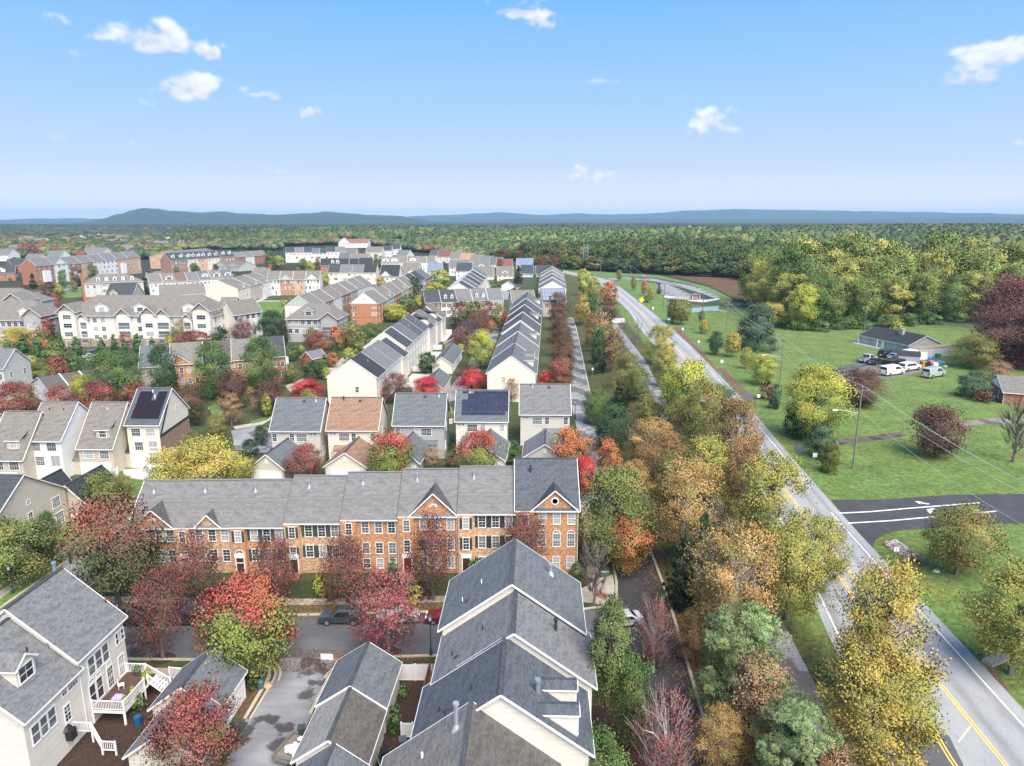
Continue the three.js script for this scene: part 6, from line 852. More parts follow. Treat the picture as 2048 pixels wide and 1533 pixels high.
function crownGeo(k,seed,detail) {
  const r = rngOf(seed),gs = () => (r()+r()+r() - 1.5)*1.15,n = Math.round(k.n*detail),size = k.leaf/Math.sqrt(detail)*(detail<1 ? .95 : 1),R = k.W/2,y0 = k.H*k.c0,Hc = k.H - y0,w = widest[k.shape];
  const lobes = [r()*6.28,r()*6.28,r()*6.28],wob = (a,t) => 1+.13*Math.sin(2*a+lobes[0]+3*t)+.1*Math.sin(3*a+lobes[1] - 4*t)+.07*Math.sin(5*a+lobes[2]);
  const clumps = [],tot = k.cols.reduce((s,c) => s+c[1],0),pick = () => { let u = r()*tot; for (const c of k.cols) if ((u -= c[1])<0) return lin(c[0]); return lin(k.cols[0][0]); };
  const N = k.clumps;
  for (let i = 0; i<N; i++) {
    const t = k.shape === 'cone' || k.shape === 'spire' ? 1 - Math.sqrt(r())*.98 : clamp(.03+r()*.95),a = i*2.39996+r()*.7,rad0 = w(t)*R*wob(a,t),in0 = Math.pow(r(),.42)*.86;
    const rr = rad0*in0,col = pick(),cr = R*(k.shape === 'cone' ? .2 : .30)*(k.spread)*(.7+.6*r());
    let c = col;
    if (k.low && t<(k.lowAt ?? .5)+(r() - .5)*.3 && r()<k.low[1]) { const l = lin(k.low[0]); c = c.map((v,j) => mix(v,l[j],.75+.25*r())); }
    const b = k.flat ? .88+.22*r() : .78+.4*r();
    clumps.push([rr*Math.cos(a),y0+t*Hc,rr*Math.sin(a),cr,c.map((v) => v*b),a]);
  }
  const P = new Float32Array(n*18),Q = new Float32Array(n*18),C = new Float32Array(n*18),v = [new THREE.Vector3(),new THREE.Vector3(),new THREE.Vector3()];
  const mid = y0+Hc*.42;
  for (let i = 0; i<n; i++) {
    const c = clumps[(i*7919) % N],s = c[3];
    let x,y,z,dx,dy,dz;
    if (k.needle && k.shape !== 'spire' && k.shape !== 'dome') { dx = gs(); dy = gs()+.25; dz = gs(); const l = Math.hypot(dx,dy,dz) || 1; dx /= l; dy /= l; dz /= l; const q = s*(.25+.75*Math.sqrt(r())); x = c[0]+dx*q; y = c[1]+dy*q*.75; z = c[2]+dz*q; if (k.shape === 'cone') { dx += Math.cos(c[5])*1.2; dz += Math.sin(c[5])*1.2; dy -= .35; } }
    else { x = c[0]+gs()*s; y = c[1]+gs()*s*.72; z = c[2]+gs()*s; dx = r() - .5; dy = (r() - .5)*.9; dz = r() - .5; if (k.needle) dy = 1; }
    const ta = clamp((y - y0)/Hc); y = Math.max(y,y0*.9+.05);
    const L = size*(.7+.6*r()),B = L*(k.needle ?? .62)*(.8+.4*r());
    v[0].set(dx,dy,dz).normalize(); v[1].set(r() - .5,r() - .5,r() - .5).cross(v[0]).normalize(); v[2].copy(v[0]).cross(v[1]);
    // soft normals: mostly outwards from the crown, partly the leaf's own
    let nx = x/R,ny = (y - mid)/(Hc*.5),nz = z/R; const nl = Math.hypot(nx,ny,nz) || 1; const up = .55,sg = (v[2].x*nx+(v[2].y)*ny+v[2].z*nz)<0 ? -1 : 1;
    const own = k.flat ? .25 : .45; nx = nx/nl*.75+v[2].x*sg*own; ny = ny/nl*.75+v[2].y*sg*own+up*.6; nz = nz/nl*.75+v[2].z*sg*own; const ml = Math.hypot(nx,ny,nz) || 1;
    const f = .93+.14*r();
    const pt = [[-L/2,0,0],[0,-B/2,L*.06],[L/2,0,0],[0,B/2,L*.06]],q = pt.map(([a,b2,h]) => [x+v[0].x*a+v[1].x*b2+v[2].x*h,y+v[0].y*a+v[1].y*b2+v[2].y*h,z+v[0].z*a+v[1].z*b2+v[2].z*h]);
    let o = i*18;
    const face = sg>0 ? [0,1,2,0,2,3] : [0,2,1,0,3,2];
    for (const j of face) { P[o] = q[j][0]; P[o+1] = q[j][1]; P[o+2] = q[j][2]; Q[o] = nx/ml; Q[o+1] = ny/ml; Q[o+2] = nz/ml; C[o] = c[4][0]*f; C[o+1] = c[4][1]*f; C[o+2] = c[4][2]*f; o += 3; }
  }
  const g = new THREE.BufferGeometry(); g.setAttribute('position',new THREE.BufferAttribute(P,3)); g.setAttribute('normal',new THREE.BufferAttribute(Q,3)); g.setAttribute('color',new THREE.BufferAttribute(C,3));
  return [g,clumps];
}
function trunkGeo(k,seed,clumps,detail) {
  const r = rngOf(seed+9),b = new MB(),base = (k.H*.022+.04)*(k.bark === 'barkPale' ? 1.5 : 1),top = k.shape === 'cone' || k.shape === 'spire' ? .95 : .72,lean = [(r() - .5)*.5,(r() - .5)*.5],at = (t) => [lean[0]*t*t+.12*Math.sin(t*7),k.H*t,lean[1]*t*t+.12*Math.cos(t*6) - .12];
  const S = 6; for (let i = 0; i<S; i++) { const t0 = i/S*top,t1 = (i+1)/S*top; b.limb(i ? at(t0) : [0,-.2,0],at(t1),mix(base*(i ? 1 : 1.25),base*.25,i/S),mix(base,base*.25,(i+1)/S),7); }
  const lim = Math.min(clumps.length,detail<1 ? 8 : 26);
  for (let i = 0; i<lim; i++) { const c = clumps[(i*5) % clumps.length],t0 = clamp(c[1]/k.H - .18 - .12*r(),k.c0*.8+.08,top*.92),p = at(t0),m = [mix(p[0],c[0],.5),mix(p[1],c[1],.6)+.2,mix(p[2],c[2],.5)]; if (k.shape === 'cone' || k.shape === 'spire') continue; b.limb(p,m,base*.34,base*.2,5); b.limb(m,[c[0],c[1],c[2]],base*.2,base*.06,4); }
  const tw = Math.round((k.twigs ?? 0)*(detail<1 ? .25 : 1));
  for (let i = 0; i<tw; i++) { const c = clumps[Math.floor(r()*clumps.length)],s = c[3]*1.3,o = [c[0]*1.04,c[1],c[2]*1.04],e = [o[0]+(r() - .5)*s+c[0]*.16,o[1]+(r()*.9)*s+.25,o[2]+(r() - .5)*s+c[2]*.16],st = [mix(o[0],0,.28),o[1] - s*.7,mix(o[2],0,.28)]; b.limb(st,e,.028*(k.H/9)+.008,.006,3); }
  return b.geo();
}
const stock = new Map();
function stockTree(kind,v,detail) {
  const key = kind+v+detail;
  if (!stock.has(key)) { const k = KIND[kind],seed = [...kind].reduce((s,c) => s*31+c.charCodeAt(0),7)+v*101,[g,cl] = crownGeo(k,seed,detail); stock.set(key,[g,trunkGeo(k,seed,cl,detail),M[k.bark]]); }
  return stock.get(key);
}
const cleanName = { maroon: 'maple_tree',crimson: 'maple_tree',redMaple: 'maple_tree',rustMaple: 'maple_tree',twoTone: 'maple_tree',mutedTone: 'maple_tree',orange: 'maple_tree',darkRed: 'pear_tree',sycamore: 'sycamore_tree',russet: 'sycamore_tree',goldGreen: 'sycamore_tree',amber: 'sycamore_tree',olive: 'broadleaf_tree',yellow: 'broadleaf_tree',lime: 'broadleaf_tree',green: 'broadleaf_tree',softGreen: 'broadleaf_tree',deep: 'broadleaf_tree',tall: 'pear_tree',purple: 'plum_tree',spruce: 'spruce_tree',arbor: 'arborvitae',pine: 'pine_tree',juniper: 'juniper',shrub: 'shrub',goldShrub: 'shrub',redShrub: 'shrub',bare: 'bare_tree',redBare: 'maple_tree',tanBare: 'broadleaf_tree',wood: 'broadleaf_tree',woodGold: 'broadleaf_tree',beech: 'beech_tree' };
let treeNo = 0;
// a tree by the foot of its trunk (pixel), the height of its top (pixel row) and its crown width (pixels)
function tree(kind,fx,fy,top,width,label,o = {}) {
  const k = KIND[kind],p = o.at ?? ground(fx,fy),H = o.H ?? Math.max(.8,heightAt(fx,top,p) - p.y - (o.at ? 0 : 0)),W = o.Wm ?? width*metresPerPixel(new THREE.Vector3(p.x,p.y+H*.6,p.z)),near = width>46 || o.near,v = treeNo++ % (near ? 2 : 2);
  const [cg,tg,bark] = stockTree(kind,v,near ? (W/k.W>1.25 && width>84 ? 3 : 1.7) : .3),isShrub = /hrub|arbor|juniper/.test(kind);
  const t = thing(cleanName[kind],label,/hrub/.test(kind) ? 'shrub' : 'tree',p,(treeNo*2.4) % 6.283,o.group);
  t.scale.set(W/k.W,H/k.H,W/k.W);
  const c = part('crown',cg,M.leaf,t); part('trunk',tg,bark,t);
  return t;
}

// ---------------------------------------------------------------- what grows where: near trees first
tree('mutedTone',238,1212,1000,205,'tall tree with reddish top and green underside at the left end of the brick terrace');
tree('maroon',326,1318,1140,115,'dark red tree standing alone before the street');
tree('maroon',396,1222,1066,113,'dark red tree before the pale brick house with the small gable');
tree('maroon',556,1212,1072,93,'dark red tree before the brick house with green shutters');
tree('twoTone',505,1350,1160,195,'big maple, red on top and bright green below, beside the alley mouth');
tree('crimson',418,1330,1240,62,'small pink-red maple at the left of the red and green maple');
tree('maroon',694,1205,1072,115,'dark red tree before the plain brick house without shutters');
tree('crimson',776,1306,1152,155,'sparse crimson tree at the near kerb beside the middle garages');
tree('maroon',868,1202,1030,93,'dark red tree before the brick house with the wide gable');
tree('maroon',1046,1160,1030,98,'dark red tree behind the ridge of the foreground terrace');
tree('rustMaple',398,1570,1380,165,'rust red maple over the garages at the bottom left');
tree('softGreen',36,1168,1040,150,'rounded green tree beside the left sidewalk and the green lamp post');
tree('green',104,1130,1026,60,'young green tree standing on the verge by the left sidewalk');
tree('softGreen',214,1040,944,80,'green tree between the white fence and the left end of the brick terrace');
tree('olive',250,1022,950,50,'small olive green tree touching the left roof end of the brick terrace');
tree('yellow',345,985,900,105,'yellow tree behind the brick terrace, left part of the yellow clump',{ });
tree('yellow',415,990,876,125,'tallest yellow tree behind the brick terrace, near the grey garage');
tree('yellow',470,980,905,80,'yellow-green tree at the right end of the yellow clump');
tree('rustMaple',612,965,892,78,'red maple between the two leftmost garages behind the brick terrace');
tree('twoTone',784,968,864,98,'red and green maple before the grey house with the slate-blue roof');
tree('twoTone',956,965,866,92,'orange-red and yellow-green maple before the solar-roofed house');
tree('orange',1140,968,856,84,'orange-red maple beside the pale grey garage');
tree('redMaple',1168,1000,914,52,'deep red maple at the right roof corner of the brick terrace');
tree('tanBare',866,940,894,46,'nearly bare brownish shrub tree between two garages behind the brick terrace',{ near: 1 });
tree('arbor',1030,935,880,32,'dense green arborvitae left of the pale grey garage',{ near: 1 });
tree('redShrub',905,935,912,30,'low brown shrub on the grass left of the solar-roofed house');
tree('softGreen',1228,1128,945,165,'large yellowish green tree right of the brick end house');
tree('orange',1254,1150,1034,92,'orange tree at the lane corner right of the brick end house');
tree('orange',1216,985,884,58,'small orange tree between the lane and the brick end house roof');
tree('deep',1268,975,925,40,'dark round evergreen shrub among the orange trees',{ near: 1 });
tree('goldShrub',640,1190,1150,34,'yellow-green shrub at the foot of the brick house with green shutters'); tree('arbor',788,1190,1108,36,'dark upright evergreen against the brick terrace',{ near: 1 });
tree('shrub',950,1160,1118,36,'green shrub beside the dark door of the brick terrace'); tree('shrub',1152,1158,1128,28,'bright green shrub at the corner of the brick end house');
tree('redShrub',840,1195,1168,50,'low brownish shrub under the dark red tree by the wide gable'); tree('goldShrub',830,1200,1172,44,'low olive shrub along the walk of the brick terrace'); tree('shrub',666,1200,1172,28,'dark clipped shrub by the lawn of the brick terrace'); tree('redShrub',1100,1170,1140,60,'low dark red hedge shrub under the windows of the brick end house');
tree('bare',1188,1210,1080,78,'leafless grey tree at the corner by the green street sign');
// between the lane and the main road
tree('green',1190,850,778,56,'dark green round tree right of the pale grey house'); tree('deep',1224,905,812,82,'large dark green tree beside the lane, before the orange ones'); tree('spruce',1238,830,758,50,'spruce between the lane and the trail, left of the brownish tree');
tree('olive',1345,1010,905,90,'olive gold tree between the golden ones and the trail'); tree('green',1440,870,770,66,'dull green tree behind the russet brown roadside one'); 
tree('softGreen',1274,800,736,54,'green-brown rounded tree beside the trail'); tree('olive',1292,848,788,46,'small olive tree beside the trail bend'); tree('goldGreen',1328,775,698,52,'yellowish tree between trail and road, farthest of the roadside sycamores');
tree('lime',1372,850,722,100,'lime green tree overhanging the left road edge'); tree('olive',1402,925,762,96,'brownish green sycamore right of the trail, behind the russet one'); tree('russet',1466,990,800,118,'russet brown tree leaning over the left road edge');
tree('sycamore',1300,950,838,108,'golden tree with yellow sprays left of the trail'); tree('russet',1330,1000,868,96,'brown-orange sycamore between the lane and the trail'); tree('sycamore',1370,1120,918,160,'tall pale-barked golden sycamore above the dark spruces');
tree('goldGreen',1530,1120,910,145,'dense olive tree covering the left road edge opposite the side road'); tree('goldGreen',1630,1190,1030,112,'open yellow-green sycamore with the road seen through it'); tree('goldGreen',1572,1240,1062,140,'bright yellow-green tree before the open sycamore'); tree('amber',1742,1400,1130,200,'big golden sycamore reaching over the yellow road lines');
tree('amber',1738,1575,1305,215,'orange-gold tree at the lower right, nearest the road edge'); tree('sycamore',1462,1290,1052,190,'golden sycamore with white limbs beside the lane kerb');
tree('spruce',1362,1215,1030,88,'dark spruce beside the lane kerb, left one of the pair'); tree('spruce',1400,1200,1008,86,'dark spruce, right one of the pair by the lane');
tree('pine',1478,1428,1218,215,'large blue-green pine right of the lane'); tree('tanBare',1512,1482,1310,140,'thin tan tree with bare branches before the blue-green pine'); tree('pine',1580,1590,1400,190,'second blue-green pine at the bottom edge'); tree('juniper',1592,1480,1420,50,'small square-topped dark juniper beside the second pine');
tree('sycamore',1440,1548,1420,120,'low golden brown tree against the lane kerb, bottom'); tree('tanBare',1662,1600,1480,110,'tan half-bare tree at the bottom edge right of the pines'); tree('russet',1385,1330,1222,80,'small golden brown tree against the lane kerb, middle');
tree('tall',1212,1482,1206,98,'tall narrow green tree beside the foreground terrace'); tree('green',1262,1500,1310,88,'green tree filling the gap between terrace and lane'); tree('redBare',1306,1345,1206,104,'dusky red tree overhanging the lane near the corner'); tree('redBare',1322,1600,1392,165,'red tree with bare pale twigs at the bottom, beside the lane'); tree('green',1196,1640,1468,124,'green tree top at the bottom edge before the terrace gable');
tree('shrub',790,1468,1418,34,'green shrub between the middle garages and the terrace'); tree('shrub',808,1400,1370,26,'leafy shrub by the brown deck of the terrace'); tree('shrub',275,1420,1388,40,'flowering shrub below the white deck railing'); tree('redShrub',470,1490,1462,40,'brown shrub beside the garages at the alley edge'); tree('shrub',505,1378,1345,26,'clipped dark shrub at the garage corner by the alley mouth');
tree('goldGreen',1408,1010,870,110,'yellow-green tree filling the belt between trail and road'); tree('sycamore',1262,1040,925,80,'tan-gold tree over the lane above the orange corner tree'); tree('russet',1480,1060,880,96,'brown-gold tree behind the dense olive roadside one'); tree('olive',1350,905,800,74,'olive tree between the trail and the lime green roadside tree'); tree('green',1300,905,838,60,'green tree at the trail below the small olive one'); tree('amber',1800,1520,1360,110,'orange-gold tree crown over the dark road patch'); tree('lime',1340,840,755,60,'yellow-green tree between the trail and the lime green roadside one'); tree('olive',1245,800,742,52,'olive bushy tree right of the lane-side spruce');
// trees on the lawn side
tree('lime',1624,880,736,130,'bright lime-yellow tree on the lawn beside the main road'); tree('purple',1718,815,742,100,'purple-brown plum tree below the gravel yard'); tree('purple',1868,915,820,118,'second purple-brown plum tree, standing by the curved drive'); tree('juniper',1640,916,848,66,'blue-green juniper by the drive entrance'); tree('juniper',1657,945,886,46,'olive-yellow rounded evergreen beside the road sign',{ near: 1 }).children[0].material = M.leafWarm = Object.assign(M.leaf.clone(),{ color: new THREE.Color().setRGB(1.9,1.25,.45) });
tree('deep',1586,872,812,44,'dark evergreen shrub left of the lime-yellow tree'); tree('deep',1605,882,838,34,'small dark evergreen at the foot of the lime-yellow tree',{ near: 1 }); tree('redShrub',1534,800,765,36,'reddish shrub by the road at the first drive'); tree('juniper',1548,818,770,30,'dark juniper behind the reddish shrub by the road');
tree('lime',1523,770,710,54,'small yellow-green tree on the lawn left of the lamp pole'); tree('goldGreen',1492,738,694,26,'thin young yellow tree on the lawn'); tree('amber',1464,715,666,36,'small orange-yellow tree beside the dark conifer'); tree('deep',1430,710,664,32,'round dark evergreen shrub by the road verge');
tree('olive',1912,1150,1008,140,'green tree with yellow tips beside the stone heap'); tree('goldGreen',2020,1350,1122,190,'large yellow-green tree cut by the right picture edge'); tree('bare',2026,925,795,90,'leafless grey tree at the right edge by the curved drive'); tree('juniper',1944,795,746,72,'wide dark juniper before the brick bungalow'); tree('olive',1948,738,668,88,'olive spreading tree below the ranch container'); tree('beech',2004,730,556,150,'huge maroon copper beech at the right edge'); tree('beech',2075,740,590,120,'maroon copper beech behind, cut by the right edge'); tree('tanBare',1996,762,722,56,'tan leafless shrub by the wooden rail fence',{ near: 1 }); tree('redShrub',2030,722,704,60,'low dark red hedge under the copper beech');
tree('redShrub',1966,805,782,40,'brown low shrub along the brick bungalow wall');
tree('juniper',1512,700,606,84,'dark wide conifer at the wood edge beside the utility pole'); tree('olive',1362,650,598,44,'olive green tree on the verge, right one of two'); tree('darkRed',1346,645,597,32,'brownish tree on the verge, left one of two');
tree('yellow',1540,655,606,60,'yellow tree at the wood edge right of the dark conifer'); tree('lime',1602,660,570,62,'yellow-green tree at the wood edge'); tree('yellow',1560,640,588,50,'bright yellow-topped tree at the wood edge');
tree('amber',1408,668,640,24,'orange-yellow young tree on the verge'); tree('green',1403,642,622,14,'round dark shrub on the verge below the car park'); tree('spruce',1318,588,563,12,'small spruce at the near corner of the car park'); tree('orange',1288,592,562,14,'small orange tree beside the car park entrance'); tree('olive',1238,562,540,15,'olive young tree by the side road junction'); tree('olive',1267,582,552,12,'young tree on the verge beside the side road'); tree('amber',1301,606,575,14,'thin orange tree on the verge before the car park'); tree('green',1293,606,592,12,'round green bush behind the yellow road sign');
tree('bare',1275,690,640,34,'leafless young tree left of the trail junction'); tree('bare',1247,660,636,22,'thin leafless tree by the concrete pad'); tree('goldGreen',1320,730,652,62,'speckled green and cream sycamore at the left road edge'); tree('amber',1335,742,694,40,'orange sycamore at the left road edge below the speckled one');
tree('darkRed',1220,640,600,34,'dark red-green tree beside the road pad'); tree('orange',1218,610,566,38,'orange tree at the left side of the main road, distance');

// ---------------------------------------------------------------- street trees and garden trees of the middle distance
{
  const row = [[1117,640,585,40,'darkRed'],[1118,662,607,42,'darkRed'],[1120,688,632,46,'darkRed'],[1122,714,652,48,'darkRed'],[1124,740,674,52,'darkRed'],[1126,766,695,56,'darkRed'],[1120,792,716,54,'rustMaple']];
  const nth = ['farthest','second farthest','third farthest','middle','third nearest','second nearest','nearest, reddest'];
  row.forEach(([x,y,t,w,k],i) => tree(k,x,y,t,w,nth[i]+' tree of the dark red line beside the lane and the stepped cream row',{ near: 1 }));
  const L = (list) => list.forEach((a) => tree(a[0],a[1],a[2],a[3],a[4],a[5]));
  L([['lime',1166,592,540,30,'yellow-green tree in the strip left of the main road, beside the tan stepped gables'],['goldGreen',1186,604,556,28,'yellowish tree in the road strip, next to the far path end'],['amber',1164,650,590,36,'orange-yellow tree at the far end of the lane'],['green',1190,690,602,30,'dark green tree in the strip between lane and trail, far part'],['russet',1184,702,626,36,'brownish tree beside the lane, far part'],['tanBare',1203,706,622,40,'tan and green tree between lane and trail'],['softGreen',1196,724,655,40,'soft green tree in the strip between lane and trail'],['deep',1197,748,662,36,'tall dark green tree in the strip between lane and trail'],['russet',1226,742,660,44,'reddish brown tree beside the trail, middle part'],['olive',1254,764,706,52,'brown-olive spreading tree beside the trail, middle part'],['deep',1180,640,590,22,'dark green tree behind the far path end'],
    ['rustMaple',40,852,766,96,'leftmost red maple of the line behind the white house'],['rustMaple',126,850,774,72,'second red maple of the line behind the white house'],['rustMaple',202,850,766,74,'third red maple, behind the beige house with the dormer'],['rustMaple',282,846,768,70,'fourth red maple, behind the solar-roofed house'],['darkRed',384,852,768,60,'red-brown maple right of the solar-roofed house'],
    ['lime',166,802,752,50,'light green tree by the end of the weathered long garage'],['green',236,806,702,118,'big dark green tree right of the weathered long garage'],['deep',333,802,692,62,'tall dark green tree before the brick row, pointed top'],['green',430,798,684,82,'big green tree before the brick row, middle'],['green',526,788,678,86,'big green tree before the brick gable end'],['purple',470,818,748,66,'brown-purple spreading tree below the green ones, left'],['purple',540,832,768,60,'brown-purple spreading tree beside the cul-de-sac'],['tanBare',463,852,784,56,'orange-brown tree on the lawn by the cul-de-sac'],['olive',437,884,830,52,'dark olive tree left of the cul-de-sac'],['softGreen',376,898,862,50,'dull green tree touching the brick side wall'],['lime',535,836,788,22,'slim young green tree at the walk by the cul-de-sac'],['deep',500,912,880,40,'dark green bush right of the yellow clump'],['deep',522,890,852,30,'green bush at the cul-de-sac edge'],
    ['deep',626,760,724,42,'round clipped dark evergreen before the brick gable'],['arbor',650,745,708,14,'slim arborvitae beside the path near the long cream row'],['redMaple',614,806,762,74,'bright red maple left of the long cream row'],['redMaple',746,808,758,62,'bright red maple before the end of the long cream row'],['maroon',792,806,748,62,'dark red maple right of the bright red one by the cream row'],['redMaple',854,802,756,64,'bright red maple hiding the small alley garage'],['redMaple',946,792,742,66,'bright red maple behind the slate-blue roof'],['redMaple',1094,788,744,46,'red maple at the lane end of the five houses'],['tanBare',1024,806,756,34,'pale leafless tree behind the grey rightmost house'],['darkRed',938,770,730,50,'brown-green tree in the alley'],['deep',856,748,706,42,'dark green tree in the yards of the long cream row'],['lime',895,838,812,22,'small light green tree on the corner lawn by the alley'],
    ['deep',546,692,624,64,'dark green round maple left of the grey apartment block'],['maroon',488,692,638,52,'dark red tree at the right end of the cream apartments'],['green',636,678,630,42,'fresh green tree before the grey apartment block'],['rustMaple',636,716,664,54,'rust-red tree before the grey apartment block'],['orange',675,702,652,34,'orange tree right of the grey apartment block'],['olive',372,692,636,66,'olive tree before the right part of the cream apartments'],['rustMaple',386,708,664,76,'rust-pink tree in front of the olive one by the cream apartments'],['deep',443,698,656,42,'dark green pine-like tree by the right corner of the cream apartments'],
    ['yellow',36,702,656,70,'yellow tree left of the arborvitae line'],['rustMaple',96,696,634,40,'dark rust tree left of the cream apartments'],['orange',92,712,680,26,'orange small tree among the arborvitae'],['orange',257,694,664,34,'orange tree at the foot of the cream apartments, middle'],['orange',313,684,658,36,'orange tree at the entrance of the cream apartments'],['crimson',80,622,582,34,'crimson tree right of the grey apartments tower'],['crimson',114,626,588,34,'second crimson tree right of the grey apartments tower'],['darkRed',100,600,568,34,'dark brown-red tree by the small left lawn'],['maroon',48,586,570,26,'dark red tree behind the grey apartments'],
    ['olive',40,768,716,52,'olive tree in the left thicket behind the maples'],['softGreen',78,772,726,52,'green tree in the left thicket behind the maples'],['rustMaple',118,764,714,44,'pinkish tree in the left thicket'],['green',148,756,706,46,'dark green tree at the right of the left thicket'],['lime',66,752,712,30,'yellowish bush in the left thicket'],['olive',12,772,700,40,'mixed green tree at the left edge thicket'],['tanBare',100,768,736,36,'brownish bush in the left thicket'],
    ['darkRed',920,660,602,46,'dark red-brown tree before the two-coloured row, left'],['green',948,660,604,42,'dark green tree before the two-coloured row'],['maroon',976,656,602,34,'red-brown tree before the two-coloured row, right'],['olive',998,662,610,36,'olive tree at the right end of the two-coloured row'],['maroon',956,694,622,52,'dusky red tree over the brick-gabled garage'],['maroon',924,706,650,42,'dusky red tree left of the light green alley tree'],['lime',962,738,662,56,'light yellow-green tree in the middle of the alley'],['redMaple',1013,664,628,20,'small bright red tree beside the stepped row'],
    ['lime',788,644,608,48,'yellow-green tree right of the orange brick end wall'],['green',816,626,590,42,'green tree by the long path, middle distance'],['deep',831,606,556,40,'tall dark green tree behind the brick-end row'],['lime',840,618,592,38,'yellow-green tree beside the two-coloured row'],['lime',880,574,540,42,'pale green tree right of the blue-roofed house'],['green',850,582,548,38,'green tree below the blue-roofed house'],['lime',868,592,566,46,'light green tree above the two-coloured row'],['yellow',762,578,554,24,'yellow tree beside the charcoal-roofed house'],['green',755,545,522,16,'green tree between charcoal roofs'],['olive',702,694,644,46,'olive tree below the orange brick wall, left'],['green',746,692,646,52,'green tree below the orange brick wall, right'],['softGreen',722,712,666,42,'soft green tree by the path below the brick wall'],['lime',806,646,622,26,'small yellow-green tree along the path'],
    ['green',542,540,502,28,'dark green large tree right of the tan brick row'],['lime',554,538,512,32,'lime green large tree right of the tan brick row'],['green',607,538,518,20,'green tree before the long white row'],['lime',622,550,524,22,'lime tree before the long white row'],['maroon',636,556,514,13,'slim dark red tree before the charcoal row'],['green',389,545,526,20,'dark tree before the dormered brick row'],['lime',648,574,545,22,'lime tree beside the four-unit white row'],
    ['darkRed',156,574,534,24,'reddish green tree before the climbing terrace, middle'],['green',183,558,528,28,'green tree before the climbing terrace'],['green',206,550,528,20,'small green tree before the white unit of the climbing terrace'],['olive',261,546,527,18,'yellowish tree at the right of the climbing terrace'],['green',127,578,540,17,'upright green tree before the gabled white unit'],['spruce',67,578,544,22,'dark spruce at the left of the climbing terrace'],['spruce',293,592,546,26,'dark conifer right of the chimneyed block'],['maroon',102,596,570,30,'dark red tree before the chimneyed block'],['rustMaple',58,518,488,46,'large rust red tree in the far left'],['spruce',1037,568,528,24,'dark green spruce among the cream houses, centre'],['green',988,580,560,28,'small round green tree between the twin white garages'],['darkRed',1000,540,518,14,'small reddish tree between the roofs, centre']]);
  const arb = [[18,716,676,22],[47,707,671,20],[77,716,670,24],[121,704,664,22],[142,695,670,13],[155,714,672,22],[204,710,672,20],[229,700,667,16],[250,705,680,14],[276,704,666,20],[306,702,672,18]],on = ['first','second','third','fourth','fifth','sixth','seventh','eighth','ninth','tenth','eleventh'];
  arb.forEach(([x,y,t,w],i) => tree('arbor',x,y,t,w,on[i]+' arborvitae from the left in the line before the apartments'));
}
// further small trees between the roofs of the estate
{
  const r = rngOf(41),kinds = ['green','softGreen','lime','olive','rustMaple','green','deep','darkRed','tanBare','lime','orange'],say = { green: 'green',softGreen: 'soft green',lime: 'light green',olive: 'olive',rustMaple: 'rust-red',deep: 'dark green',darkRed: 'brownish red',tanBare: 'tan',orange: 'orange' };
  const zones = [[0,700,560,735,55,'among the apartments'],[640,1000,560,720,26,'beside the long cream rows'],[300,1060,505,565,70,'among the far roofs'],[0,300,500,570,40,'in the far left gardens'],[1000,1180,520,560,14,'near the road bend'],[440,700,720,830,22,'round the brick row']];
  const byKind = {};
  for (const [x0,x1,y0,y1,n,where] of zones) for (let i = 0,k = 0; i<n && k<n*12; k++) {
    const x = mix(x0,x1,r()),y = mix(y0,y1,r()),p = ground(x,y); p.px = x; if (builtOn(p.x,p.z,2.6) || p.x>rampA(p.z) - 8) continue;
    const kind = kinds[Math.floor(r()*kinds.length)],H = 3+r()*r()*6; i++;
    const q = tree(kind,x,y,0,0,'',{ at: p,H,Wm: H*(.7+.25*r()),group: `small trees ${where}` }); (byKind[say[kind]+'|'+where] ??= []).push([x,q]);
  }
  for (const k in byKind) { const [c,where] = k.split('|'),l = byKind[k].sort((a,b) => a[0] - b[0]); l.forEach(([,q],i) => { q.userData.label = l.length>1 ? `${ordinal(i)} small ${c} tree from the left ${where}` : `small ${c} tree ${where}`; }); }
}
